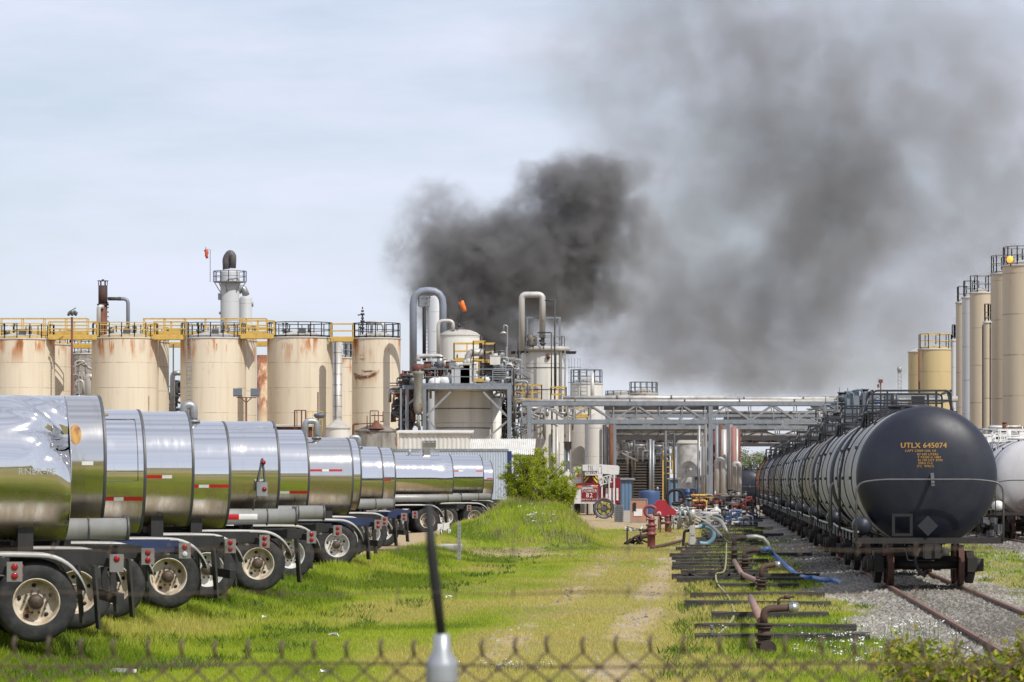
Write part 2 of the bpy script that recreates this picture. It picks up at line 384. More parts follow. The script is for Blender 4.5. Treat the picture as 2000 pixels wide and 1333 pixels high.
def leafmat(name, c0, c1, c2, trans=.45):
    q = N(name); a = q.new('ShaderNodeAttribute'); a.attribute_name = 'tint'; s = q.new('ShaderNodeSeparateColor'); q.l(a.outputs['Color'], s.inputs[0])
    c = q.mix(q.ramp(s.outputs[0], 0, .5), c0, c1); c = q.mix(q.ramp(s.outputs[0], .5, 1), c, c2); q.col(c); q.set(Roughness=.55); q.b.inputs['Specular IOR Level'].default_value = .25
    tr = q.new('ShaderNodeBsdfTranslucent'); q.l(c, tr.inputs[0]); ms = q.new('ShaderNodeMixShader'); ms.inputs[0].default_value = trans
    q.l(q.b.outputs[0], ms.inputs[1]); q.l(tr.outputs[0], ms.inputs[2]); q.l(ms.outputs[0], q.out.inputs[0]); return q.m
M['grass'] = leafmat('grass_blades', (.16, .24, .015), (.37, .46, .03), (.56, .48, .14))
def field(n, seed, y0=40.5, y1=205):
    r = np.random.RandomState(seed); u = r.uniform(0, 1, n); ys = y0 * (y1 / y0) ** (u ** 1.1); px = r.uniform(-40, 2040, n); xs = (px - 1000) / F * ys; return xs, ys, r
xs, ys, r = field(330000, 5)
gr, di, dr = gmasks(xs, ys); xb = np.interp(ys, *XB); w = wob(xs * 2.1, ys * .9)
mound = np.exp(-((xs - 1.1) / 2.3) ** 4 - ((ys - 146) / 22) ** 2)
keep = r.uniform(0, 1, len(xs)) < np.clip((1 - gr * 1.05) * (1 - di * .93), .012, 1) * np.where(dr > .6, .75, 1); keep &= xs > xb - .5
xs, ys, dr, xb, w, mound = xs[keep], ys[keep], dr[keep], xb[keep], w[keep], mound[keep]
bank = (1 - sm(2.0, 3.4, xs - xb)); hs = (.05 + .05 * bank + .22 * mound * (1 + w) + .03 * np.clip(w, 0, 1)) * np.random.RandomState(8).uniform(.7, 1.3, len(xs))
s_ = sc_(xs, ys); hs = hs + .05 * sm(3.6, 4.2, s_) * (1 - sm(6.3, 7, s_)) + .05 * sm(10, 11, s_)
edge = np.exp(-((xs - xb - .1) / .35) ** 2); hs = hs + .10 * edge
ws = .011 * (ys / 45) ** .8
blades('grass', 'bright green grass over the bank, the lane verges and the mound', xs, ys, hs, ws, np.clip(.42 - .25 * bank * (w < 0) + dr * .62 + w * .5 - .1 * mound + .45 * np.clip(wob(xs * .8 + 9, ys * .25), -.5, 1), 0, 1), M['grass'], 4, .07, .8, 11)
# leafy weeds in darker tufts
xs, ys, r = field(26000, 21, 41, 170); gr, di, dr = gmasks(xs, ys); xb = np.interp(ys, *XB); w = wob(xs * 5.1 + 3, ys * 2.9); s_ = sc_(xs, ys)
keep = (w > .22) & (gr < .6) & (di < .5) & (xs > xb - .3) & ((xs - xb < 4) | (s_ > 3.6)) | ((np.abs(xs - xb - .1) < .3) & (r.uniform(0, 1, len(xs)) < .35)) | ((s_ > 3.7) & (s_ < 6.4) & (r.uniform(0, 1, len(xs)) < .35))
keep &= xs > xb - .45
xs, ys = xs[keep], ys[keep]
M['weed'] = leafmat('weed_leaves', (.04, .085, .015), (.11, .18, .02), (.22, .28, .03), .3)
blades('weeds', 'darker leafy weeds in tufts along the bank and among the sleepers', xs, ys, np.full(len(xs), .13), .03 * (ys / 50) ** .6, r.uniform(.2, .8, len(xs)), M['weed'], 7, .07, 1.2, 31)['category'] = 'weeds'

# dry brown stalks on the mound
xs, ys, r = field(16000, 41, 112, 172); mo = np.exp(-((xs - 1.1) / 2.1) ** 4 - ((ys - 146) / 22) ** 2); w = wob(xs * 3.3 + 1, ys * 1.3)
keep = (mo > .25) & ((w > .05) | (r.uniform(0, 1, len(xs)) < .12)); xs, ys = xs[keep], ys[keep]
M['drystalk'] = leafmat('dry_stalks', (.13, .10, .05), (.26, .22, .12), (.30, .34, .08), .2)
blades('dry_weeds', 'dry brownish stalks mixed in the tall grass of the mound', xs, ys, np.full(len(xs), .42), np.full(len(xs), .03), r.uniform(.1, .9, len(xs)), M['drystalk'], 4, .10, .5, 43)['category'] = 'weeds'
# loose stones of the ballast
def stones(n, seed, y0, y1):
    r = np.random.RandomState(seed); u = r.uniform(0, 1, n); ys = y0 * (y1 / y0) ** u; px = r.uniform(900, 2040, n); xs = (px - 1000) / F * ys; gr, di, dr = gmasks(xs, ys)
    keep = r.uniform(0, 1, n) < np.maximum(gr, .05 * di) * .95; xs, ys = xs[keep], ys[keep]; m = len(xs); z = ground_h(xs, ys)
    base = np.array([(1, 0, 0), (0, 1, 0), (-1, 0, 0), (0, -1, 0), (.15, .1, 1)], float); s = (r.uniform(.018, .05, m) * (ys / 50) ** .5)[:, None, None]
    v = base[None] * r.uniform(.6, 1.3, (m, 5, 3)) * s; a = r.uniform(0, 6.28, m); c, q_ = np.cos(a)[:, None], np.sin(a)[:, None]; x = v[:, :, 0] * c - v[:, :, 1] * q_; y = v[:, :, 0] * q_ + v[:, :, 1] * c
    co = np.stack([x + xs[:, None], y + ys[:, None], v[:, :, 2] * .8 + z[:, None] - .004], -1).astype(np.float32); f = np.array([(0, 1, 4), (1, 2, 4), (2, 3, 4), (3, 0, 4)]); idx = (f[None] + (np.arange(m) * 5)[:, None, None]).ravel().astype(np.int32)
    me = bpy.data.meshes.new('ballast_stones'); me.vertices.add(m * 5); me.vertices.foreach_set('co', co.ravel()); me.loops.add(len(idx)); me.polygons.add(m * 4); me.loops.foreach_set('vertex_index', idx); me.polygons.foreach_set('loop_start', np.arange(0, len(idx), 3, dtype=np.int32)); me.update(calc_edges=True)
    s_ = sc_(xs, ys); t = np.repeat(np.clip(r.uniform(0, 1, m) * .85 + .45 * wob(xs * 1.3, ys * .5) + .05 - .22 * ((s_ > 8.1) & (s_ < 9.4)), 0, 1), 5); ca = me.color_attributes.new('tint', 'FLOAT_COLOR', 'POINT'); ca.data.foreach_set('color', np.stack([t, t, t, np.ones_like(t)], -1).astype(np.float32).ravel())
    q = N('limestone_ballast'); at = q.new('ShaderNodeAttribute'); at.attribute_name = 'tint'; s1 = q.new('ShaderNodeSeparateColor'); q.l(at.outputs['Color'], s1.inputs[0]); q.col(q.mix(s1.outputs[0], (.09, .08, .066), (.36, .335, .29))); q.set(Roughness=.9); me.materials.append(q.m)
    o = bpy.data.objects.new('ballast_stones', me); COL.objects.link(o); tag(o, 'loose grey ballast stones round the rails', 'gravel', kind='stuff')
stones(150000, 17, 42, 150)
# white wild flowers
def flowers(n, cx, cy, sx, sy, seed, hh, label, size=.035):
    r = np.random.RandomState(seed); g = G()
    for i in range(n):
        x = cx + r.normal(0, sx); y = cy + r.normal(0, sy); z = float(ground_h(x, y)); h = hh * r.uniform(.6, 1.15); s = size * r.uniform(.5, 1.2)
        top = Vector((x + r.normal(0, .03), y, z + h)); g.m = 0; g.beam((x, y, z), top, .006)
        g.m = 1
        for k in range(r.randint(3, 7)):
            c = top + Vector((r.normal(0, s), r.normal(0, s), r.normal(0, s * .3))); u = Vector((r.normal(0, 1), r.normal(0, 1), 1.2)).normalized(); a = u.orthogonal().normalized() * s * .42; b = u.cross(a)
            g.add([c + a, c + b, c - a, c - b, c + u * s * .2], [(0, 1, 4), (1, 2, 4), (2, 3, 4), (3, 0, 4)])
    o = part('wild_flowers', g, [M['weedstem'], M['petal']]); return tag(o, label, 'flowers', kind='stuff')
M['weedstem'] = plain('flower_stem', (.10, .14, .03), .6); M['petal'] = plain('white_petals', (.78, .78, .74), .5)
flowers(70, X(1680, 46), 46.5, .6, 2.4, 5, .3, 'white wild flowers in the near right corner of the grass', .035)
flowers(40, X(1770, 53), 53, .35, 1.4, 6, .25, 'white wild flowers beside the gravel edge')
flowers(50, X(985, 43.5), 43.6, .35, .7, 7, .1, 'tiny white flowers in the grass by the fence post', .022)
flowers(26, X(1045, 132), 131, .35, 3, 8, .5, 'white flower heads on the grassy mound', .05)

# far line of trees behind the viewer, seen only in the polished tanks; built as many crowns
r = random.Random(4)
q = N('distant_woodland'); q.col(q.mix(q.ramp(q.noise(q.obj((1, 1, 1), False), .12, 5), .35, .65), (.03, .045, .015), (.08, .10, .03))); q.set(Roughness=.9)
g = G()
for i in range(260):
    a = r.uniform(-2.6, -.5); d = r.uniform(420, 520); c = Vector((math.cos(a) * d, math.sin(a) * d, r.uniform(2, 6))); s = r.uniform(6, 12)
    g.lathe([(0, -s * .6), (s * .8, -s * .3), (s, .1 * s), (s * .7, s * .5), (s * .3, s * .8), (0, s * .85)], c, n=9)
tag(part('treeline', g, q.m), 'low far woodland across the fields', 'woodland', kind='stuff')

# ------------------------------------------------------------------ chain link fence close to the viewer
YF = 7.4
M['chain'] = plain('rusty_chain_wire', (.12, .085, .06), .7, .4); M['post'] = dirty('galvanised_post', (.36, .38, .41), (.2, .2, .2), .4, .4, 30, .5)
fence = thing('chain_link_fence', 'out of focus rusty chain link fence with barbed wire close to the viewer', 'fence', (0, YF, 0))
g = G(); pw, ph, top = .0352, .031, Z(1278, YF) ; nc = int(2 * 1.75 / pw); rows = int((top - .05) / ph)
rr = random.Random(2); jit = {}
def nd(i, j):
    if (i, j) not in jit: jit[(i, j)] = Vector((-1.75 + i * pw + rr.gauss(0, .0015) + .004 * math.sin(j * .4 + i * .1), rr.gauss(0, .002), top - j * ph + .006 * math.sin(i * .13) + rr.gauss(0, .001)))
    return jit[(i, j)]
for j in range(rows):
    for i in range(nc):
        if (i + j) % 2 == 0:
            for q_ in (-1, 1):
                if 0 <= i + q_ < nc: g.beam(nd(i, j), nd(i + q_, j + 1), .0040)
            if j == 0: g.tube([nd(i, 0) + Vector((.002, 0, 0)), nd(i, 0) + Vector((-.002, 0, .018)), nd(i, 0) + Vector((.003, 0, .034))], .0042, 5)
            elif j < 9: g.beam(nd(i, j) + Vector((0, 0, -.006)), nd(i, j) + Vector((0, 0, .006)), .0085)
part('wire_mesh', g, M['chain'], fence)
g = G()
for i in range(40): g.beam((-1.8 + i * .09, .004, Z(1300, YF) + .004 * math.sin(i * .5)), (-1.8 + (i + 1) * .09, .004, Z(1300, YF) + .004 * math.sin(i * .5 + .5)), .0045)
part('tension_wire', g, M['chain'], fence)
for zz in (1073, 1158):
    g = G(); z = Z(zz, YF)
    for i in range(60):
        x0 = -1.8 + i * .06; g.beam((x0, -.03, z + .003 * math.sin(i)), (x0 + .06, -.03, z + .003 * math.sin(i + 1)), .0026)
        if i % 2 == 0: g.beam((x0, -.045, z - .012), (x0 + .004, -.015, z + .012), .0022); g.beam((x0, -.015, z - .012), (x0 + .004, -.045, z + .012), .0022)
    part('barbed_wire', g, M['chain'], fence)
xp = X(863, YF)
g = G(); g.cyl((xp, 0, 0), (xp, 0, Z(1300, YF)), .031, n=20); part('post', g, M['post'], fence)
g = G(); g.lathe([(.034, Z(1333, YF)), (.034, Z(1302, YF)), (.033, Z(1294, YF)), (.019, Z(1272, YF)), (.0165, Z(1240, YF)), (.012, Z(1238, YF)), (0, Z(1238, YF))], (xp, 0, 0), n=20); part('post_cap', g, M['post'], fence)
g = G(); g.tube([(xp, 0, Z(1250, YF)), (X(853, YF), -.02, Z(1160, YF)), (X(843, YF), -.03, Z(1075, YF)), (X(838, YF), -.03, Z(985, YF))], [.010, .0115, .0105, .009], 10); part('barb_arm', g, M['black'], fence)
# ------------------------------------------------------------------ railway tracks and tank cars
TY = math.atan(.0558); TD = Vector((math.sin(TY), math.cos(TY), 0)); TC0 = Vector((8.757, 75, 0))
def track_pt(off, Y, z=0): return Vector((TC0.x + off + .0558 * (Y - 75), Y, z))
def rail_track(off, y0, y1):
    t = bpy.data.objects.new('railway_track', None); COL.objects.link(t); t['kind'] = 'structure'; t.location = track_pt(off, y0); t.rotation_euler = (0, 0, -TY)
    L = (y1 - y0) / math.cos(TY)
    for x in (-.75, .75):
        g = G(); g.span(x - .065, x + .065, 0, L, .04, .055); g.span(x - .012, x + .012, 0, L, .055, .165); g.span(x - .036, x + .036, 0, L, .165, .2)
        part('rail', g, M['rustred2'], t)
M['rustred2'] = dirty('rail_steel', (.22, .12, .085), (.10, .055, .04), .7, .2, 5, .9)
M['tie'] = dirty('tarred_timber', (.022, .020, .018), (.075, .068, .058), .9, 0, 4, .8, 0, (1.2, 6, 6), bump=.5)
rail_track(0, 36, 420); rail_track(7.7, 36, 420)

def carpaint(name, c, dust, amount=.5, gloss=.34, rustamt=0.0):
    q = N(name); st = q.noise(q.obj((.25, 1.2, .12)), 2.4, 5, .65); sf = q.noise(q.obj((1, 1, 1)), .8, 4, .6)
    col = q.mix(q.ramp(st, .38, .78, 0, amount), c, dust); col = q.mix(q.ramp(sf, .4, .75, 0, amount * .6), col, dust)
    if rustamt:
        sp = q.new('ShaderNodeSeparateXYZ'); q.l(q._c.outputs['Generated'], sp.inputs[0])
        rf = q.math('MULTIPLY', q.ramp(sp.outputs[2], .42, .05), q.ramp(q.noise(q.obj((.4, 1.5, .25)), 1.6, 5, .65), .42 - .1 * rustamt, .62)); col = q.mix(q.math('MULTIPLY', rf, rustamt), col, (.20, .085, .05))
    q.col(col); q.b.inputs['Roughness'].default_value = gloss; q.l(q.ramp(sf, .3, .8, gloss - .06, gloss + .16), q.b.inputs['Roughness']); q.bump(q.noise(q.obj((1, .4, 1)), 1.2, 2), .12, .03)
    if gloss == .42: q.b.inputs['Specular IOR Level'].default_value = .35
    if gloss > .45: q.b.inputs['Specular IOR Level'].default_value = .28
    return q.m
M['car_black'] = carpaint('black_car_paint', (.014, .016, .027), (.042, .044, .054), .6, .42)
M['car_grey'] = carpaint('dusty_black_car_paint', (.24, .24, .245), (.46, .45, .43), .9, .62)
M['car_brown'] = carpaint('brownish_dusty_car_paint', (.17, .158, .13), (.36, .32, .26), .9, .62)
M['car_white'] = carpaint('white_car_paint', (.52, .51, .52), (.40, .37, .36), .8, .35, .9)
M['car_orange'] = carpaint('orange_car_paint', (.50, .17, .06), (.26, .11, .06), .8, .5)
M['bogie'] = dirty('bogie_iron', (.030, .025, .023), (.016, .014, .013), .75, .1, 5, .8, .25, rustcol=(.11, .05, .03))
M['wheelrust'] = dirty('rusty_wheel', (.10, .045, .032), (.05, .028, .023), .7, .2, 6, .8)
M['stencil'] = plain('orange_yellow_stencil', (.33, .18, .035), .6)
M['trim_black'] = plain('black_rail_paint', (.028, .028, .032), .4)
CZ, CR, CL = 2.5, 1.48, 14.4
HB = .62
def head_prof(rev=False):
    pts = [(CR * math.cos(a), HB * math.sin(a)) for a in [math.pi / 2 * i / 14 for i in range(15)]]
    return pts
def car_mesh():
    hp = head_prof(); prof = [(r_, .3 + HB - h) for r_, h in hp[::-1]] + [(CR, .3 + HB + (CL - 2 * HB) * i / 10) for i in range(1, 10)] + [(r_, .3 + CL - HB + h) for r_, h in hp]
    prof[0] = (0.0005, prof[0][1]); prof[-1] = (.0005, prof[-1][1])
    return G().lathe([p for p in prof if p[0] >= CR - 1e-6], (0, 0, CZ), 'Y', 72), [G().lathe(prof[:15], (0, 0, CZ), 'Y', 72), G().lathe(prof[-15:], (0, 0, CZ), 'Y', 72)]
def text_mesh(txt, size, depth=.0):
    cu = bpy.data.curves.new('t', 'FONT'); cu.body = txt; cu.size = size; cu.align_x = 'CENTER'; cu.align_y = 'CENTER'; cu.resolution_u = 2; cu.extrude = depth; cu.space_character = 1.08
    o = bpy.data.objects.new('t', cu); COL.objects.link(o); dg = bpy.context.evaluated_depsgraph_get(); me = bpy.data.meshes.new_from_object(o.evaluated_get(dg))
    vs = [v.co.copy() for v in me.vertices]; fs = [tuple(p.vertices) for p in me.polygons]
    COL.objects.unlink(o); bpy.data.objects.remove(o); bpy.data.curves.remove(cu); bpy.data.meshes.remove(me); return vs, fs
def head_text(g, txt, size, x, z, bold=.0):
    vs, fs = text_mesh(txt, size); out = []
    for v in vs:
        xx = x + v.x; zz = z + v.y; q_ = min(.999, ((xx) ** 2 + (zz - CZ) ** 2) / CR ** 2); out.append((xx, .3 + HB - HB * math.sqrt(1 - q_) - .006, zz))
    g.add(out, [f for f in fs])
    if bold: g.add([(a + bold, b - .001, c + bold * .4) for a, b, c in out], fs); g.add([(a - bold, b - .002, c - bold * .4) for a, b, c in out], fs)
def make_car(label, shellmat, group, full=True, letters=None):
    t = thing('tank_car', label, 'tank car', track_pt(0, 73.4), -TY, group)
    sg, hg = car_mesh(); part('tank_shell', sg, shellmat, t)
    for h_ in hg: part('tank_head', h_, M['car_black'], t)
    for y in (3.1, 7.3, 11.6):
        g = G(); g.lathe([(CR + .004, y - .05), (CR + .022, y - .04), (CR + .022, y + .04), (CR + .004, y + .05)], (0, 0, CZ), 'Y', 64)
        for k in range(14): a = k * math.pi / 7 + .2; g.box((math.sin(a) * (CR + .03), y, CZ + math.cos(a) * (CR + .03)), (.07, .14, .07))
        part('tank_band', g, M['trim_black'], t)
    g = G(); g.lathe([(.48, CR + CZ - .1), (.48, CR + CZ + .12), (.44, CR + CZ + .17), (0, CR + CZ + .18)], (0, 7.6, 0), n=24); g.ring((0, 7.6, CR + CZ + .12), .5, .03, 20)
    g.box((.25, 8.25, CR + CZ + .18), (.3, .3, .4)); g.cyl((-.3, 8.3, CR + CZ), (-.3, 8.3, CR + CZ + .45), .08); part('manway', g, M['trim_black'], t)
    g = G(); zt = CZ + CR
    for s in (-1, 1): g.span(s * .62, s * 1.02, 6.3, 9.4, zt - .04, zt - .005)
    g.span(-.62, .62, 6.3, 6.6, zt - .002, zt + .03); g.span(-.62, .62, 9.1, 9.4, zt - .002, zt + .03)
    for a in ((-.95, 6.4), (.95, 6.4), (-.95, 9.3), (.95, 9.3)): g.beam((a[0], a[1], zt - .5), (a[0], a[1], zt), .06)
    part('platform', g, M['trim_black'], t)
    g = G(); zr = zt + .46
    for y in (6.32, 9.38):
        g.pipe([(-.88, y, zt - .4), (-.88, y, zr), (.88, y, zr), (.88, y, zt - .4)], .026, 6, .12)
        g.beam((-.88, y, zt + .24), (.88, y, zt + .24), .035); g.beam((-.55, y, zt), (-.55, y, zr), .04); g.beam((.55, y, zt), (.55, y, zr), .05)
    for x in (-.88, .88):
        g.beam((x, 6.3, zr), (x, 9.4, zr), .045); g.beam((x, 6.3, zt + .26), (x, 9.4, zt + .26), .035)
    part('platform_railing', g, M['trim_black'], t)
    for s in (-1, 1):
        g = G()
        for yy in (7.3, 7.75):
            g.tube([(s * .9, yy, zr)] + [(s * (CR + .1) * math.sin(a), yy, CZ + (CR + .1) * math.cos(a)) for a in (.75, .95, 1.2, 1.57)] + [(s * (CR + .1), yy, 1.25)], .025, 6)
        for k in range(9): g.beam((s * (CR + .1), 7.3, 1.35 + k * .22), (s * (CR + .1), 7.75, 1.35 + k * .22), .03)
        part('side_ladder', g, M['trim_black'], t)
    # ends
    for e, name in ((0, 'front'), (1, 'rear')):
        fy = (lambda y: y) if e == 0 else (lambda y: 15.0 - y)
        g = G(); g.span(-1.53, 1.53, fy(0), fy(.10), 1.10, 1.22); g.span(-1.53, 1.53, fy(.101), fy(.55), 1.17, 1.21); g.span(-.28, .28, fy(.12), fy(3.0), .82, 1.195)
        g.span(-1.5, -1.43, fy(.12), fy(2.2), 1.10, 1.195); g.span(1.43, 1.5, fy(.12), fy(2.2), 1.10, 1.195); part('end_sill', g, M['bogie'], t)
        if full or e == 0:
            g = G(); g.pipe([(-1.51, fy(-.02), 1.18), (-1.51, fy(-.02), 2.36), (-1.0, fy(-.03), 2.43), (1.0, fy(-.03), 2.43), (1.53, fy(-.02), 2.36), (1.53, fy(-.02), 1.18)], .022, 8, .22, 5)
            g.beam((.08, fy(-.02), 2.28), (.08, fy(.3), 2.55), .07, .05); part('end_handrail', g, M['galvdark'], t)
        g = G(); g.span(-.11, .11, fy(-.38), fy(.1), .86, 1.04); g.box((.02, fy(-.5), .95), (.30, .3, .30)); g.box((.13, fy(-.62), .95), (.12, .2, .28)); g.box((-.12, fy(-.58), .95), (.08, .12, .26)); part('coupler', g, M['bogie'], t)
        if full:
            g = G(); g.tube([(-.2, fy(-.1), 1.0), (-.3, fy(-.2), .75), (-.22, fy(-.3), .5), (-.1, fy(-.35), .42)], .03, 7); g.pipe([(-1.4, fy(-.05), 1.0), (-.5, fy(-.08), 1.0), (-.45, fy(-.1), .75), (.1, fy(-.12), .75)], .014, 6); part('brake_hose', g, M['black'], t)
            g = G(); g.beam((-.36, fy(.2), 1.25), (-.36, fy(.2), 1.72), .06, .05); g.beam((-.73, fy(.2), 1.25), (-.73, fy(.2), 1.72), .06, .05); g.span(-.73, -.36, fy(.17), fy(.22), 1.25, 1.31); g.span(-.73, -.36, fy(.17), fy(.22), 1.66, 1.72)
            part('saddle_bracket', g, M['black'], t)
    g = G(); g.pipe([(-1.46, .3, 1.34), (-1.47, 3.5, 1.30), (-1.47, 11.5, 1.30), (-1.46, 14.7, 1.34)], .024, 7)
    for k in range(8): g.beam((-1.47, .6 + k * 1.95, 1.1), (-1.47, .6 + k * 1.95, 1.33), .03)
    part('side_pipe', g, M['galv'], t)
    g = G(); g.lathe([(0, .3), (.13, .32), (.2, .4), (.2, 1.2), (.13, 1.28), (0, 1.3)], (-1.36, 0, 1.46), 'Y', 20); part('air_reservoir', g, M['car_black'], t)
    for by in (2.2, 12.8):
        b = bpy.data.objects.new('bogie', None); COL.objects.link(b); b.parent = t; b.location = (0, by, 0)
        g = G(); g.span(-1.1, 1.1, -.2, .2, .52, .8); part('bolster', g, M['bogie'], b)
        for s in (-1, 1):
            g = G(); x = s * .98
            g.beam((x, -.85, .56), (x, -.35, .82), .16, .14); g.beam((x, .85, .56), (x, .35, .82), .16, .14); g.beam((x, -.35, .84), (x, .35, .84), .16, .14)
            g.beam((x, -.8, .5), (x, -.25, .3), .15, .11); g.beam((x, .8, .5), (x, .25, .3), .15, .11); g.beam((x, -.25, .28), (x, .25, .28), .15, .11)
            for q_ in (-1, 1): g.cyl((x + s * .02, q_ * .88, .63), (x + s * .24, q_ * .88, .63), .14, n=14); g.box((x, q_ * .88, .63), (.2, .32, .3))
            for q_ in (-.1, .1): g.cyl((x, q_, .36), (x, q_, .78), .08, n=10)
            part('side_frame', g, M['bogie'], b)
        for yy in (-.88, .88):
            g = G(); g.cyl((-.95, yy, .63), (.95, yy, .63), .08, n=12); part('axle', g, M['bogie'], b)
            for s in (-1, 1):
                g = G(); a, c = s * .675, s * .80
                g.lathe([(0, a + s * .03), (.12, a + s * .03), (.3, a + s * .07), (.34, a), (.455, a), (.455, a + s * .03), (.43, a + s * .035), (.42, c), (.35, c), (.3, c - s * .06), (.12, c + s * .01), (0, c + s * .01)], (0, yy, .63), 'X', 32); part('wheel', g, M['wheelrust'], b)
    if letters:
        g = G(); head_text(g, 'UTLX 645074', .155, -.09, 3.14, .006); part('lettering', g, M['stencil'], t)['label'] = 'orange stencilled lettering UTLX 645074'
        g = G()
        for k, (tx, dx) in enumerate((('CAPY 23009 GAL US', -.12), ('87 030 LITERS', .03), ('T 94200 G 1883', .06), ('RI 100 EXT 4790', .08), ('SPRG D-5', -.02), ('DC  W4C3', -.02))):
            head_text(g, tx, .068, dx - .04, 3.03 - k * .062 - (.012 if k else 0), .002)
        part('small_lettering', g, M['stencil'], t)
        g = G(); g.box((-.03, -.05, 1.47), (.30, .015, .30), tilt=('Y', R(45))); part('placard', g, plain('grey_placard', (.016, .017, .022), .7), t)
        g = G(); rr = random.Random(5)
        for k in range(16): g.box((1.28 + rr.uniform(-.18, .18), .08 + rr.uniform(0, .3), 1.42 + rr.uniform(-.14, .18)), (rr.uniform(.05, .14),) * 3, rr.uniform(0, 1))
        part('brake_gear', g, M['galvdark'], t)
    return t
M['galvdark'] = dirty('dull_metal', (.12, .12, .125), (.06, .06, .06), .5, .4, 5, .6, .1)
grp = 'tank cars coupled in the long train'
car = make_car('black tank car with orange UTLX 645074 stencil, nearest in the long train', M['car_grey'], grp, True, True)
proto = make_car('dusty grey black tank car coupled right behind the numbered black car', M['car_grey'], grp, False)
PER = 16.3; proto.location = track_pt(0, 73.4) + TD * PER
kidmap = {}
for o in bpy.data.objects:
    if o.parent: kidmap.setdefault(o.parent.name, []).append(o)
labs = ['brownish dusty tank car, third in the train counting from the numbered one', 'pale grey tank car, fourth in the train', 'dark grey tank car, fifth in the long train', 'dusty grey tank car, sixth in the long train, just past the pipe stands',
        'black tank car, seventh in the long train', 'grey black tank car, eighth in the long train', 'dark tank car coupled just in front of the orange one', 'orange ended tank car, far end of the long train']
mats = ['car_brown', 'car_grey', 'car_grey', 'car_brown', 'car_black', 'car_grey', 'car_black', 'car_orange']
def recolour(c, m):
    for ch in c.children:
        if ch.name.startswith('tank_shell'): ch.material_slots[0].link = 'OBJECT'; ch.material_slots[0].material = M[m]
for i, (lb, mt) in enumerate(zip(labs, mats)):
    c = copy_tree(proto, None, kidmap); c.location = track_pt(0, 73.4) + TD * PER * (i + 2); c['label'] = lb; kidmap2 = [o for o in bpy.data.objects if o.parent == c]
    for ch in kidmap2:
        if ch.name.startswith('tank_shell') or (mt == 'car_orange' and ch.name.startswith('tank_head')): ch.material_slots[0].link = 'OBJECT'; ch.material_slots[0].material = M[mt]
def setmat(c, d):
    for ch in [o for o in bpy.data.objects if o.parent == c]:
        st_ = ch.name.split('.')[0]
        if st_ in d: ch.material_slots[0].link = 'OBJECT'; ch.material_slots[0].material = M[d[st_]]
for k, lb in ((0, 'white tank car with rusty belly and white railings, partly cut off at the right edge'), (1, 'second white tank car on the right hand track, behind the first')):
    c = copy_tree(proto, None, kidmap); c.location = track_pt(7.75, 73.4) + TD * (PER * k + 60); c['label'] = lb; c['group'] = 'white tank cars on the right track'
    setmat(c, {'tank_shell': 'car_white', 'tank_head': 'car_white', 'platform_railing': 'white', 'platform': 'white', 'air_reservoir': 'white', 'manway': 'white', 'side_ladder': 'white'})
c = copy_tree(proto, None, kidmap); c.location = (X(1463, 335), 335, -.55); c.rotation_euler = (0, 0, -TY); c['label'] = 'lone dark tank car far off, left of the orange one'; del c['group']; setmat(c, {'tank_shell': 'car_black'})
# ------------------------------------------------------------------ polished tanker trailers
def stainless(name, base=(.76, .75, .735), rough=.075, stain=.25, warm=(.42, .34, .22)):
    q = N(name); v = q.obj((.35, 3, 3)); br = q.noise(q.obj((.15, 1, 60)), 1.5, 3, .6)
    st = q.noise(q.obj((2.2, .6, .35)), 2.2, 5, .65); col = q.mix(q.ramp(st, .5, .85, 0, stain), base, warm); sz = q.new('ShaderNodeSeparateXYZ'); q.l(q._c.outputs['Object'], sz.inputs[0]); refl_grime = q.math('MULTIPLY', q.ramp(sz.outputs[2], 2.25, 1.62), q.ramp(st, .25, .6, .40, .95)); col = q.mix(refl_grime, col, (.47, .39, .29)); q.col(col); q.set(Metallic=1.0)  # beige ground reflection painted into the lower barrel colour, together with some grime
    sm_ = q.noise(q.obj((1.2, 1.2, .5)), 1.3, 4, .6); rg = q.math('ADD', q.ramp(st, .45, .85, rough, rough + .10), q.ramp(sm_, .5, .8, 0, .03)); rg = q.math('ADD', rg, q.math('MULTIPLY', refl_grime, .30)); q.l(rg, q.b.inputs['Roughness'])
    h = q.math('ADD', q.noise(q.obj((.22, 1.1, 1.1)), .9, 2, .5), q.math('MULTIPLY', br, .02)); q.bump(h, .05, .03); return q.m
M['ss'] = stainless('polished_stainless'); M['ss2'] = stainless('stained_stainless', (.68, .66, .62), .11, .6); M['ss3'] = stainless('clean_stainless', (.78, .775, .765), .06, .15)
M['alu'] = dirty('brushed_aluminium', (.36, .355, .34), (.22, .2, .17), .5, .25, 3, .6)
M['hose_grey'] = dirty('grey_hose_tube', (.30, .30, .29), (.20, .19, .17), .5, .3, 3, .6)
M['tyre'] = plain('tyre_rubber', (.020, .020, .021), .75); M['tyre_scuff'] = dirty('scuffed_tyre_wall', (.014, .014, .015), (.085, .085, .085), .8, 0, 7, .4, 0, (1, 1, 1))
M['rim'] = dirty('cream_white_rim', (.60, .55, .45), (.30, .17, .08), .5, 0, 5, .85, .35, (1, 1, 1), rustcol=(.17, .075, .035)); M['rim_clean'] = dirty('white_rim', (.62, .61, .58), (.36, .32, .27), .45, 0, 5, .6, .1, (1, 1, 1))
M['hub'] = dirty('greasy_hub', (.10, .07, .05), (.03, .025, .022), .6, .3, 9, .8, 0, (1, 1, 1))
M['frame_black'] = dirty('black_chassis', (.014, .014, .014), (.04, .037, .032), .6, .1, 4, .6); M['frame_blue'] = dirty('blue_chassis', (.04, .09, .17), (.03, .05, .08), .5, .1, 4, .6, .15)
M['navy'] = dirty('navy_chassis', (.02, .035, .10), (.02, .025, .05), .5, .1, 4, .6)
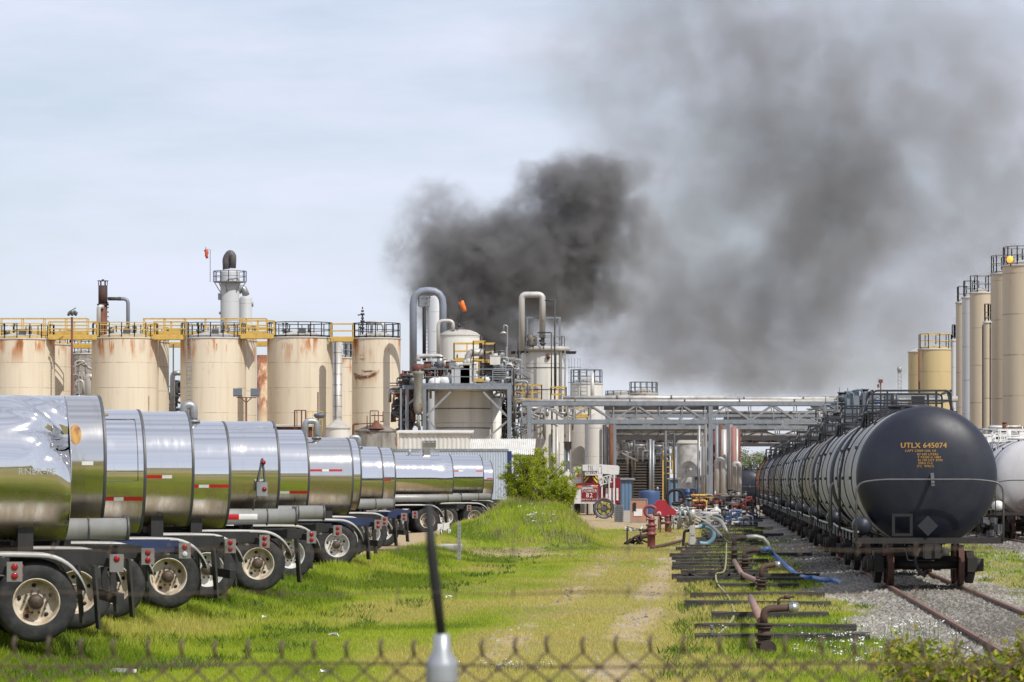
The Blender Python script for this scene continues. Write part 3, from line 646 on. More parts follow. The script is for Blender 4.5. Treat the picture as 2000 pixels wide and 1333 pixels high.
M['lightbox'] = dirty('light_box_sheet', (.26, .25, .235), (.18, .17, .15), .4, .5, 6, .6)
M['redlens'] = plain('red_lens', (.26, .008, .012), .15); M['clearlens'] = plain('clear_lens', (.5, .5, .5), .15)
M['tape_red'] = plain('red_tape', (.45, .012, .02), .35); M['tape_white'] = plain('white_tape', (.68, .67, .65), .35); M['rubber_flap'] = plain('mud_flap_rubber', (.035, .033, .03), .7)
TR, TCZ, WR = .95, 2.22, .52
def wheel_assembly(t, x, yside, rimmat, dirn=-1):
    w = bpy.data.objects.new('wheel', None); COL.objects.link(w); w.parent = t; w.location = (x, yside, WR)
    d = dirn
    for off in (0, -d * .33):
        g = G(); y0 = off; W = .25
        g.lathe([(.30, y0 - d * .0), (.32, y0 + d * .01), (.40, y0 + d * .015), (.47, y0 + d * .005), (.50, y0 - d * .02), (WR, y0 - d * .05), (WR, y0 - d * (W - .05)), (.49, y0 - d * (W - .01)), (.40, y0 - d * W), (.29, y0 - d * W)], (0, 0, 0), 'Y', 44)
        part('tyre', g, M['tyre_scuff'] if off == 0 else M['tyre'], w)
    g = G(); g.lathe([(.305, .0 + d * .004), (.295, d * .012), (.285, -d * .01), (.27, -d * .05), (.265, -d * .12), (.22, -d * .15), (.15, -d * .13), (.10, -d * .11), (0, -d * .11)], (0, 0, 0), 'Y', 40)
    g.lathe([(.285, -d * .01), (.285, -d * .24)], (0, 0, 0), 'Y', 32); part('rim', g, rimmat, w)
    g = G()
    for k in range(5): a = k * 2 * math.pi / 5 + .4; c = Vector((math.cos(a) * .215, -d * .138, math.sin(a) * .215)); g.lathe([(0, d * .001), (.030, d * .001), (.030, -d * .004)], c, 'Y', 10)
    part('hand_hole', g, M['black'], w)
    g = G(); g.lathe([(.10, -d * .12), (.10, -d * .04), (.085, d * .02), (.05, d * .035), (0, d * .04)], (0, 0, 0), 'Y', 20)
    for k in range(10): a = k * 2 * math.pi / 10; c = Vector((math.cos(a) * .145, -d * .125, math.sin(a) * .145)); g.cyl(c, c + Vector((0, d * .05, 0)), .017, n=6)
    part('hub', g, M['hub'], w)
def make_trailer(i, rim_px, Y, label, mat='ss', framemat='frame_black', rimmat='rim', top=None, hose=False, hosetape=False, vent=None, tape=None, dent=0, wheel_off=-.45, panel=False, L=11.0, r=TR, spots=(), fend=True, far=False, flapmat='rubber_flap', lights=2):
    yaw = R(13); cpx = (rim_px - .21 * F / Y + 950.0 / Y) / (1 + .95 / Y)
    base = Vector((X(cpx, Y), Y, .33)); t = thing('tanker_trailer', label, 'tanker trailer', base, yaw, 'polished tanker trailers parked in a row')
    cz = (top - .33 - r) if top else TCZ
    # barrel: fine rings near the rear so dents can be pressed in
    xs_ = [-L, -L + .02] + [-L + .02 + (L - 3.02) * k / 8 for k in range(1, 8)] + [-3.0 + 3.0 * k / (70 if dent else 16) for k in range((70 if dent else 16) + 1)]
    n = 160 if dent else 72; g = G(); g.lathe([(r, x) for x in xs_], (0, 0, cz), 'X', n)
    if dent:
        out = []
        for (x, y, z) in g.v:
            a = math.atan2(z - cz, -y)          # 0 faces the viewer, + is up
            rad = math.hypot(y, z - cz); q_ = 0.0
            if dent == 1:
                u = x + .10 * (a - .2)
                fall = math.exp(-((u + .02) / .42) ** 2)
                q_ += .30 * math.exp(-((u - .02) / .26) ** 2 - ((a - .52) / .38) ** 2)
                for (c0, sl, wd, am, xa, xw) in ((.92, -.9, .045, .075, -.25, .33), (.78, -.35, .04, -.06, -.35, .38), (.62, .25, .05, .07, -.28, .32), (.40, .75, .045, -.05, -.22, .26), (.20, 1.1, .05, .055, -.16, .22), (1.15, -1.0, .05, -.035, -.30, .3)):
                    dl = (a - c0 - sl * (x + .3)); q_ += am * math.exp(-abs(dl) / wd) * math.exp(-((x - xa) / xw) ** 2)
                q_ += .05 * math.exp(-((x) / .10) ** 2) * (.5 + .5 * math.sin(6 * a + 1)) * (1 if a > -.9 else .3)
            elif dent == 2:
                q_ += .04 * math.exp(-((a - .98 - .12 * (x + 1.5) / 1.5) / .045) ** 2) * math.exp(-((x + .55) / .9) ** 2)
            else:
                q_ += .03 * math.exp(-((a - .5) / .3) ** 2 - ((x + .4) / .3) ** 2)
            k = (rad - q_) / rad; out.append((x, y * k, cz + (z - cz) * k))
        g.v = out
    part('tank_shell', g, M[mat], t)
    g = G(); g.lathe([(r * math.cos(a), .05 * math.sin(a)) for a in [math.pi / 2 * k / 8 for k in range(9)]], (0, 0, cz), 'X', 48)
    if dent == 1:
        g.v = [(x + .0, y * (1 - .20 * max(0, math.sin(math.atan2(z - cz, -y) + .2)) * (y < 0)), z) for x, y, z in g.v]
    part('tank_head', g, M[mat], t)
    if dent != 1:
        g = G(); g.lathe([(r + .001, -.035), (r + .006, -.03), (r + .008, 0), (r + .002, .012)], (0, 0, cz), 'X', 64); part('rim_band', g, M['galvdark'], t)
    for x in ([-2.6, -5.3, -8] if not dent else [-4.2, -8]): g = G(); g.lathe([(r + .001, x - .03), (r + .005, x - .025), (r + .005, x + .025), (r + .001, x + .03)], (0, 0, cz), 'X', 64); part('weld_band', g, M[mat], t)
    if tape:
        for (x0, x1, zz, cols) in tape:
            nseg = len(cols); a = -math.asin(max(-.9, min(.9, (zz - cz) / r))); hw = .026
            for k, c in enumerate(cols):
                if c == ' ': continue
                xa, xb_ = x0 + (x1 - x0) * k / nseg, x0 + (x1 - x0) * (k + 1) / nseg; g = G()
                rows_ = [(math.asin((zz + h - cz) / r)) for h in (-hw, 0, hw)]; vs = [(x, -(r + .007) * math.cos(b), cz + (r + .007) * math.sin(b)) for b in rows_ for x in (xa, xb_)]
                g.add(vs, [(0, 1, 3, 2), (2, 3, 5, 4)], True); part('reflective_tape', g, M['tape_red' if c == 'r' else 'tape_white'], t)
    if panel:
        g = G(); pts = []
        for (x, b) in ((-.12, -.15), (-1.12, -.15), (-1.12, .98), (-.12, .98)):
            pts.append((x, b))
        for (p0, p1) in zip(pts, pts[1:] + pts[:1]):
            seg = [(p0[0] + (p1[0] - p0[0]) * k / 8, p0[1] + (p1[1] - p0[1]) * k / 8) for k in range(9)]
            g.tube([(x, -(r + .004) * math.cos(b), cz + (r + .004) * math.sin(b)) for x, b in seg], .006, 5)
        part('access_panel_edge', g, M['galvdark'], t)
    for (x, b, rx, rb, m_) in spots:
        g = G(); n_ = 20; c0 = [(x, b)] + [(x + rx * math.cos(k * 2 * math.pi / n_), b + rb * math.sin(k * 2 * math.pi / n_)) for k in range(n_)]
        g.add([(xx, -(r + .005) * math.cos(bb), cz + (r + .005) * math.sin(bb)) for xx, bb in c0], [(0, k + 1, (k + 1) % n_ + 1) for k in range(n_)], True); part('stain_mark', g, m_, t)
    # chassis
    fm = M[framemat]
    g = G()
    for s in (-.5, .5): g.span(-L + .5, .55, s - .06, s + .06, .98, 1.16)
    for x in (-8, -5.5, -3.4, -2.2, -.9, .3): g.span(x - .05, x + .05, -.439, .439, 1.0, 1.14)
    part('chassis', g, fm, t)
    g = G()
    for x in (-.55, -2.4, -6): g.span(x - .10, x + .10, -.55, .55, 1.161, cz - r * .80)
    g.span(-6, -.55, -.04, .04, 1.165, 1.22)
    part('saddle', g, M['frame_black'], t)
    g = G(); g.span(.5, .60, -1.18, 1.18, .95, 1.07); part('rear_beam', g, M['frame_black'], t)
    for s, nm in ((-1, 0), (1, 1)):
        for x in (wheel_off, wheel_off - 1.25):
            wheel_assembly(t, x, s * 1.18, M[rimmat] if x == wheel_off else M['rim_clean'], s) if not (s == 1 and far) else None
    for x in (wheel_off, wheel_off - 1.25):
        g = G(); g.cyl((x, -1.0, WR), (x, 1.0, WR), .07, n=10); part('axle', g, M['frame_black'], t)
    if fend:
        for s in (-1, 1):
            g = G(); pr = []
            for k in range(10): a = math.pi * .06 + (math.pi * .44) * k / 9; pr.append((wheel_off + .60 * math.cos(a) + .05, WR + .62 * math.sin(a)))
            pr += [(wheel_off - .3, 1.15), (wheel_off - .95, 1.15), (wheel_off - 1.3, 1.14)]
            for k in range(1, 9): a = math.pi * .5 + (math.pi * .42) * k / 8; pr.append((wheel_off - 1.25 + .60 * math.cos(a) - .05, WR + .62 * math.sin(a)))
            vs = []
            y1 = s * 1.26; y0 = s * .62
            for (x, z) in pr: vs += [(x, y1, z - .045), (x, y1 + s * .012, z - .01), (x, y1 - s * .02, z + .012), (x, y0, z + .012)]
            fs = [(4 * k + j, 4 * k + j + 1, 4 * k + j + 5, 4 * k + j + 4) for k in range(len(pr) - 1) for j in range(3)]
            g.add(vs, fs, True); part('fender', g, M['alu'], t)
    for s in (-1, 1):
        g = G(); g.add([(wheel_off + .74, s * .80, .98), (wheel_off + .74, s * 1.2, .98), (wheel_off + .80, s * 1.2, .16), (wheel_off + .80, s * .80, .16), (wheel_off + .77, s * .80, .98), (wheel_off + .77, s * 1.2, .98), (wheel_off + .83, s * 1.2, .16), (wheel_off + .83, s * .80, .16)], [(0, 1, 2, 3), (7, 6, 5, 4), (0, 4, 5, 1), (3, 2, 6, 7), (0, 3, 7, 4), (1, 5, 6, 2)])
        if s == 1 or i not in (3, 5, 7): part('mud_flap', g, M[flapmat], t)
        lb = G(); lb.span(.46, .64, s * 1.2 - .02, s * 1.2 + .06 * (1 if s > 0 else -1), .90, 1.13); lo = part('light_box', lb, M['lightbox'], t)
        for k in range(lights):
            c = Vector((.55, s * 1.262, 1.07 - .105 * k)); g = G(); g.lathe([(.042, 0), (.038, s * .012), (.03, s * .018), (0, s * .02)], c, 'Y', 14); o = part('tail_lamp', g, M['redlens'] if not (i == 3 and k == 1) else M['clearlens'], lo)
            g = G(); g.lathe([(.03, 0), (.025, .01), (0, .012)], Vector((.641, s * 1.225, 1.07 - .105 * k)), 'X', 14); part('tail_lamp', g, M['redlens'], lo)
    if i in (1, 4, 8, 10):
        g = G(); g.span(.56, .66, -1.15, 1.15, .48, .62); g.beam((.58, -.5, .93), (.6, -.5, .6), .08); g.beam((.58, .5, .93), (.6, .5, .6), .08); part('bumper', g, M['frame_black'], t)
    if hose:
        yh = -(r * .55 + .42); zh = 1.40; g = G(); g.cyl((-4.6, yh, zh), (.32, yh, zh), .15, n=24); ho = part('hose_tube', g, M['hose_grey'], t)
        g = G(); g.ring((-.25, yh, zh), .155, .014, 24, 'X'); part('tube_band', g, M['galvdark'], ho); g = G(); g.ring((.3, yh, zh), .155, .02, 24, 'X'); g.box((.28, yh, zh + .17), (.08, .06, .05)); part('tube_cap', g, M['galvdark'], ho)
        for x in (-3.6, -2.0, -.6): g = G(); g.beam((x, yh, zh - .13), (x, -.5, 1.1), .05); part('tube_bracket', g, fm, t)
        if hosetape:
            for k, c in enumerate('wrwrw'):
                g = G(); x0 = -2.2 + k * .35; g.lathe([(.153, x0), (.153, x0 + .35)], (0, yh, zh), 'X', 6, a0=R(160), a1=R(200)); part('reflective_tape', g, M['tape_red' if c == 'r' else 'tape_white'], t)
    if vent:
        x, y, hgt, dd = vent; zt = cz + math.sqrt(max(0, r * r - y * y)); g = G(); ra = .075
        g.pipe([(x, y, zt - .03), (x, y, zt + hgt), (x - dd, y, zt + hgt), (x - dd, y, zt + hgt * .1)], ra, 14, .1, 5); g.ring((x, y, zt + .02), ra + .03, .02, 16); part('vent_pipe', g, M['galv'], t)
    return t
tp = lambda z: [(-1.2, -.02, z, 'wrwr')]
rustspot = dirty('burnt_label', (.35, .20, .04), (.16, .05, .03), .6, .3, 14, 1.0); yspot = dirty('heat_tint', (.62, .50, .22), (.5, .36, .12), .3, .9, 8, .8)
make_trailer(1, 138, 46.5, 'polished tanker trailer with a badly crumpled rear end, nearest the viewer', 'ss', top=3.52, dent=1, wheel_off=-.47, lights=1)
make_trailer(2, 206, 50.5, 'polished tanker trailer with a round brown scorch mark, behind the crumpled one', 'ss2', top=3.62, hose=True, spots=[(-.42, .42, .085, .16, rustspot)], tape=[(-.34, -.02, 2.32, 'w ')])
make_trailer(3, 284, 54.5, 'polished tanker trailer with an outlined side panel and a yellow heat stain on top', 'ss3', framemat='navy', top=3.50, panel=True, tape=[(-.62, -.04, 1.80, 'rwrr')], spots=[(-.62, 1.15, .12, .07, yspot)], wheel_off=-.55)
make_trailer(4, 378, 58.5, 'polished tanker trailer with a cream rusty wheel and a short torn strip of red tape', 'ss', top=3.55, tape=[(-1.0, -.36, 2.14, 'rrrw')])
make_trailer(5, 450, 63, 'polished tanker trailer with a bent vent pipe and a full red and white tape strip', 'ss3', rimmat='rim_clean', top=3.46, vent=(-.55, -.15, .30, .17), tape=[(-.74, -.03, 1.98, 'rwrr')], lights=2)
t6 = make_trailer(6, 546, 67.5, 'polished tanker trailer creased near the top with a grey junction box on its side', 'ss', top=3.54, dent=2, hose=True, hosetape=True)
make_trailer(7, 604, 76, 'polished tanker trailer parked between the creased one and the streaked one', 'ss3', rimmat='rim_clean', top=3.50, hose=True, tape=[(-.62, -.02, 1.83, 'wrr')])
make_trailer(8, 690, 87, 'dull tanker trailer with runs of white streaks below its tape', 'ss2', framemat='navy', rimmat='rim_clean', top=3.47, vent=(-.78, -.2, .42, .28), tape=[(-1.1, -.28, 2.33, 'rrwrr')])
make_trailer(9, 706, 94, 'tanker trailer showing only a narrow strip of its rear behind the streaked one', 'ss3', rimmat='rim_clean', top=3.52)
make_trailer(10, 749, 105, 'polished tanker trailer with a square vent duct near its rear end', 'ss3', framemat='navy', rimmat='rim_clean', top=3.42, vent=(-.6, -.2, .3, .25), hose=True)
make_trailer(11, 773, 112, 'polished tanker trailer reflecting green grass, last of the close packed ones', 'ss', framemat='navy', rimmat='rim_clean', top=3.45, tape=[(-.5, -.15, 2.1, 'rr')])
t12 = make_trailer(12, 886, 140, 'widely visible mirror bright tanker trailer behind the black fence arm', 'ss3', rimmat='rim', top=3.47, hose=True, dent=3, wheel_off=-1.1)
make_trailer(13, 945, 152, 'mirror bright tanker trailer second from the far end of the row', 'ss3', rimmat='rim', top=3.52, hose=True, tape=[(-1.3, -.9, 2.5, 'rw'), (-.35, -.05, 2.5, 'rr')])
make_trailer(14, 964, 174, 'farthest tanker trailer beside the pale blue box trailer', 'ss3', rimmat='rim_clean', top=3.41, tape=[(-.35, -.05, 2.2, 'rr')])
g = G(); g.box((-.36, -1.03, 1.92), (.20, .14, .26)); jb = part('junction_box', g, M['galv'], t6)
g = G(); g.beam((-.42, -1.0, 2.05), (-.34, -.98, 2.5), .03); g.beam((-.28, -1.0, 2.05), (-.34, -.98, 2.5), .03); g.tube([(-.4, -1.04, 1.85), (-.5, -1.05, 1.7), (-.52, -1.02, 1.5)], .012, 6); part('cable_bracket', g, M['galvdark'], jb)
for z in (1.92, 2.42): g = G(); g.lathe([(.045, 0), (.04, -.02), (0, -.03)], (-.32, -1.101 if z < 2 else -1.0, z), 'Y', 14); part('marker_lamp', g, M['redlens'], jb)
g = G(); zt = 3.12; g.cyl((-1.6, -.1, zt), (-1.6, -.1, zt + .2), .06); g.cyl((-1.75, -.1, zt + .12), (-.4, -.1, zt + .12), .03); part('top_valve', g, M['galv'], t12)
g = G(); g.span(-1.05, -.8, -.25, .05, zt - .02, zt + .24); part('fill_box', g, M['lightbox'], t12)
# trailer zero: only its rear lamp box and flap reach into the frame at the far left
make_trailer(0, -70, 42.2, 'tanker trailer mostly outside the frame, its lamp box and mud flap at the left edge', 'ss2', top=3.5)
# faint lettering left on the crumpled barrel
t1 = [o for o in bpy.data.objects if o.name == 'tanker_trailer'][0]
vs, fs = text_mesh('RNER-PE', .12); g = G(); czl = 3.52 - .33 - TR
g.add([(v.x - .44, -(TR + .006) * math.cos(math.asin((v.y + 2.19 - czl) / TR)), v.y + 2.19) for v in vs], fs); part('faded_lettering', g, plain('faded_decal', (.42, .42, .40), .5), t1)
M['burnt'] = dirty('burnt_stack_steel', (.045, .03, .03), (.13, .05, .03), .8, .1, 2, .8)
M['bluepipe'] = dirty('grey_blue_pipe', (.22, .25, .31), (.14, .15, .18), .5, .1, 2, .5)
M['darkduct'] = dirty('dark_duct', (.10, .09, .095), (.05, .045, .045), .6, .1, 2, .6)
M['greyblue'] = plain('grey_blue_housing', (.10, .12, .15), .5)
M['oldroof'] = dirty('mouldy_roof', (.22, .19, .16), (.08, .07, .06), .9, 0, 2, .9, .3)
M['navyp'] = plain('navy_paint', (.02, .035, .13), .4)
# ------------------------------------------------------------------ storage tanks, left
def storage_tank(label, cpx, wpx, top_py, Y, mat, railcol=None, group=None, roof='cap', rise=.55, ladder_a=None, rail_n=16, nozzle=False, base=0.0, name='storage_tank', railh=1.07, cat='storage tank'):
    r = wpx / 2 / F * Y; h = Z(top_py, Y) - base; t = thing(name, label, cat, (X(cpx, Y), Y, base), 0, group)
    g = G(); g.lathe([(r, 0), (r, h * .25), (r, h * .5), (r, h * .75), (r, h)], n=56); part('shell', g, M[mat] if isinstance(mat, str) else mat, t)
    g = G(); g.lathe([(r + .05, h - .06), (r + .06, h + .03), (r * .97, h + .05), (r * .6, h + rise * .55), (r * .2, h + rise * .95), (0, h + rise)], n=40); part('roof', g, M[roof], t)
    if railcol:
        g = G(); g.crail((0, 0, h + .05), r - .05, railh, rail_n, .032, toe=.12); part('railing', g, M[railcol], t)
    if ladder_a is not None:
        a = ladder_a; nx_, ny_ = math.cos(a), math.sin(a); g = G(); g.ladder((r + .18) * nx_, (r + .18) * ny_, .3, h + 1.1, .5, .03, .3, (nx_, ny_))
        for zz in range(2, int(h), 2): g.beam((r * nx_, r * ny_, zz), ((r + .18) * nx_, (r + .18) * ny_, zz), .05)
        part('ladder', g, M['galv'], t)
    if nozzle:
        g = G(); g.cyl((r * .3, -r * .3, h + .3), (r * .3, -r * .3, h + .95), .12); g.cyl((-r * .4, -r * .2, h + .3), (-r * .4, -r * .2, h + .7), .2); g.box((r * .1, -r * .5, h + .5), (.5, .4, .4)); g.beam((r * .3, -r * .3, h + .4), (-r * .4, -r * .2, h + .4), .08); part('roof_fittings', g, M['galvdark'], t)
    return t
YT = 262
gA = 'big cream storage tanks in the left hand row'
storage_tank('cream storage tank at the far left edge with yellow rails, front row', 42, 130, 664, YT, 'cream', 'yellow', gA, nozzle=True)
storage_tank('cream storage tank below the rusty stack, second in the front row', 244.5, 130, 662, YT, 'cream', 'yellow', gA, nozzle=True)
storage_tank('cream storage tank with a grey ladder up its front', 416.5, 128, 662, YT, 'cream', 'steel', gA, ladder_a=R(-128), nozzle=True)
storage_tank('cream storage tank with rust dripping all along its rim, right of the rusted column', 586, 128, 661, YT, 'cream', 'darksteel', gA, nozzle=True)
t5 = storage_tank('narrower cream storage tank with a smile shaped rust scar', 735, 95, 662, YT, 'cream', 'darksteel', gA)
gB = 'cream tanks behind the left hand row'
storage_tank('cream tank peeping out right of the far left one', 82, 116, 674, YT + 9, 'cream', 'yellow', gB)
storage_tank('cream tank peeping out right of the one below the rusty stack', 272, 116, 669, YT + 9, 'cream', 'yellow', gB)
storage_tank('cream tank peeping out right of the laddered one, patched with rust', 443, 116, 666, YT + 9, 'cream', 'yellow', gB)
storage_tank('lower cream tank between the white duct and the scarred tank', 645, 90, 700, YT + 10, 'cream', 'galv', gB)
# the rust scar: a stain with a shape of its own on the narrow tank
r5 = 95 / 2 / F * YT; h5 = Z(662, YT)
def scar_material():
    m = M['cream'].copy(); m.name = 'cream_paint_with_rust_scar'; t = m.node_tree; n = t.nodes; L = t.links.new
    b = [x for x in n if x.type == 'BSDF_PRINCIPLED'][0]; src = b.inputs['Base Color'].links[0].from_socket
    tc = n.new('ShaderNodeTexCoord'); sp = n.new('ShaderNodeSeparateXYZ'); L(tc.outputs['Object'], sp.inputs[0])
    def noise(sc, v3):
        mp = n.new('ShaderNodeMapping'); mp.inputs['Scale'].default_value = v3; L(tc.outputs['Object'], mp.inputs[0]); z = n.new('ShaderNodeTexNoise'); z.inputs['Scale'].default_value = sc; z.inputs['Detail'].default_value = 6; z.inputs['Roughness'].default_value = .65; L(mp.outputs[0], z.inputs['Vector']); return z.outputs[0]
    def mm(op, a, b_=None, c=None):
        q = n.new('ShaderNodeMath'); q.operation = op
        for i, s_ in enumerate((a, b_, c)):
            if s_ is None: continue
            if isinstance(s_, (int, float)): q.inputs[i].default_value = s_
            else: L(s_, q.inputs[i])
        return q.outputs[0]
    def rp(v, a, b_, lo=0., hi=1.):
        q = n.new('ShaderNodeMapRange'); q.interpolation_type = 'SMOOTHSTEP'
        for i, s_ in enumerate((a, b_, lo, hi)): q.inputs[i + 1].default_value = s_
        L(v, q.inputs[0]); return q.outputs[0]
    x, z = sp.outputs[0], sp.outputs[2]; wob_ = mm('MULTIPLY', mm('SUBTRACT', noise(2.2, (1, 1, 1)), .5), .35); strk = noise(3.0, (1, 1, .12)); front = mm('LESS_THAN', sp.outputs[1], 0.0)
    tot = None; glow = None
    for (x0, z0, cv, xa, xb, w, dr_) in ((-1.05, Z(739, YT), .26, -1.72, .42, .17, 1.0), (-.55, Z(727, YT), .25, -1.1, .1, .07, .35), (-1.2, Z(735, YT), .9, -1.75, -.8, .10, .5), (-.9, Z(703, YT), .3, -1.3, -.6, .04, .25), (-1.0, Z(695, YT), -.2, -1.3, -.8, .03, .2)):
        dx = mm('SUBTRACT', x, x0); zc = mm('ADD', mm('MULTIPLY', mm('MULTIPLY', dx, dx), cv), z0); d = mm('ADD', mm('SUBTRACT', z, zc), wob_)
        ends = mm('MULTIPLY', rp(x, xa, xa + .25), rp(x, xb, xb - .45)); core = mm('MULTIPLY', rp(mm('ABSOLUTE', d), w * 1.5, w * .2), ends)
        dn = mm('MULTIPLY', mm('MULTIPLY', rp(d, -dr_, 0.0), rp(d, w, 0.0)), mm('MULTIPLY', ends, rp(strk, .32, .68)))
        tot = core if tot is None else mm('MAXIMUM', tot, core); glow = dn if glow is None else mm('MAXIMUM', glow, dn)
    tot = mm('MULTIPLY', mm('MULTIPLY', tot, rp(noise(4.0, (1, 1, 1)), .25, .55)), front); glow = mm('MULTIPLY', mm('MULTIPLY', glow, .8), front)
    m1 = n.new('ShaderNodeMix'); m1.data_type = 'RGBA'; L(glow, m1.inputs[0]); L(src, m1.inputs[6]); m1.inputs[7].default_value = (.42, .19, .06, 1)
    m2 = n.new('ShaderNodeMix'); m2.data_type = 'RGBA'; L(tot, m2.inputs[0]); L(m1.outputs[2], m2.inputs[6]); m2.inputs[7].default_value = (.11, .035, .015, 1); L(m2.outputs[2], b.inputs['Base Color']); return m
t5_shell = [o for o in bpy.data.objects if o.parent == t5 and o.name.startswith('shell')][0]; t5_shell.data.materials[0] = scar_material()
# walkways between tank tops
def walkway(label, x0, x1, deck_py, Y, col, dy=1.0, railh=True, dp=.25):
    t = thing('walkway', label, 'walkway', (X(x0, Y), Y, Z(deck_py, Y)), 0, 'yellow walkways linking the tank tops'); L = X(x1, Y) - X(x0, Y)
    g = G(); g.span(0, L, -.06, .0, -dp, 0); g.span(0, L, dy, dy + .06, -dp, 0); g.span(0, L, .001, dy - .001, -.05, -.01); part('deck', g, M[col], t)
    if railh:
        for y in (0, dy): g = G(); g.rail([(0, y, 0), (L, y, 0)], 1.07, .035, 1.6, toe=.12); part('handrail', g, M[col], t)
    return t
walkway('yellow walkway between the two leftmost cream tanks', 95, 190, 657, YT - 1.6, 'yellow'); walkway('yellow walkway leading right from the tank below the rusty stack', 300, 366, 657, YT - 1.6, 'yellow')
walkway('yellow walkway between the laddered tank and the rim rusted tank', 470, 535, 655, YT - 1.6, 'yellow'); walkway('yellow walkway joining the rim rusted tank to the scarred tank', 646, 690, 661, YT - 1.6, 'yellow')
walkway('lower yellow walkway glimpsed between the far left tanks', 120, 186, 674, YT + 12, 'yellow'); walkway('lower yellow walkway beside the laddered tank', 322, 360, 672, YT + 12, 'yellow'); walkway('lower yellow walkway above the rusted column', 480, 530, 670, YT + 12, 'yellow')
walkway('long yellow walkway across the far left tank tops', 0, 170, 650, YT + 4, 'yellow', 1.0, True, .2); walkway('long yellow walkway crossing behind the middle tank tops', 280, 520, 650, YT + 6, 'yellow', 1.0, True, .2)
# slim columns among the tanks
def pole_thing(name, label, cat, px, py0, py1, Y, r, mat, n=14, group=None):
    t = thing(name, label, cat, (X(px, Y), Y, 0), 0, group); g = G(); z0 = max(0, Z(py0, Y)); g.cyl((0, 0, z0), (0, 0, Z(py1, Y)), r, n=n); part('column', g, M[mat] if isinstance(mat, str) else mat, t); return t
rustcol = tankpaint('rust_eaten_paint', (.55, .43, .29), (.4, .28, .17), 1.0, 2.4, top=.9)
rq = N('heavy_rust_column'); rr_ = rq.noise(rq.obj((1, 1, .5)), .9, 6, .7); spz = rq.new('ShaderNodeSeparateXYZ'); rq.l(rq._c.outputs['Object'], spz.inputs[0])
rf = rq.math('MULTIPLY', rq.ramp(rr_, .40, .54), rq.ramp(spz.outputs[2], 6.5, 8.5)); rq.col(rq.mix(rf, (.55, .42, .28), rq.mix(rq.ramp(rr_, .5, .7), (.28, .11, .05), (.09, .03, .02)))); rq.set(Roughness=.85)
c_ = pole_thing('vertical_duct', 'rust eaten cream column between two cream tanks', 'column', 512, 1060, 694, YT - 3.2, .38, rq.m, 24)
c_ = pole_thing('vertical_duct', 'white insulated column right of the rim rusted tank', 'column', 659, 1060, 668, YT - 3.0, .345, M['insul'], 24)
g = G()
for k in range(9): g.ring((0, 0, Z(668 + 21 * k, YT - 3)), .352, .012, 24)
g.beam((-.1, -.40, 1), (-.1, -.40, Z(670, YT)), .05); part('band', g, M['galvdark'], c_)
c_ = pole_thing('lamp_mast', 'red brown mast with a cluster of lamps, left of the second cream tank', 'mast', 140.5, 1060, 620, YT - 3, .085, 'rustred', 10)
g = G(); y = 0; z = Z(612, YT)
for k in range(5): g.cyl((-.25 + .13 * k, -.1, z + .1 * (k % 2) - .3), (-.15 + .13 * k, -.25, z + .2 + .1 * (k % 2) - .3), .1)
g.beam((-.3, 0, z - .1), (.3, 0, z + .25), .06); part('lamp_head', g, M['galvdark'], c_)
# thin pipes between the tanks
for lb, px, p0, p1, rr2, mt in (('thin dark conduit rising left of the laddered tank', 338.5, 1060, 672, .05, 'darksteel'), ('slim rusty pole standing before the rim rusted tank', 621, 1040, 766, .045, 'rustred')):
    pole_thing('pole', lb, 'pole', px, p0, p1, YT - 4 if px < 400 else 232, rr2, mt, 8)
def pipe_thing(label, pts, r, Y, mat, n=10, name='pipe', bend=None, group=None, dys=None):
    """bent pipe given in photo pixels at distance Y"""
    o = P(pts[0][0], pts[0][1], Y); g = G(); ps = []
    for k, p in enumerate(pts): ps.append(P(p[0], p[1], Y) - o + Vector((0, p[2] if len(p) > 2 else 0, 0)))
    g.pipe(ps, r, n, bend); ob = part(name, g, M[mat] if isinstance(mat, str) else mat); ob.location = o; return tag(ob, label, 'pipe', group)
pipe_thing('grey pipe bending right in the gap beside the laddered tank', [(337, 860), (337, 729), (354, 729)], .2, YT + 14, 'galv', 12)
pipe_thing('white lagged pipe in the gap left of the second cream tank', [(172, 830), (172, 736), (181, 736)], .24, YT + 14, 'insul', 14)
t = storage_tank('weathered grey tank in the gap between the two leftmost cream tanks', 170, 70, 692, 300, 'old_tank', 'galv', None, rail_n=14)
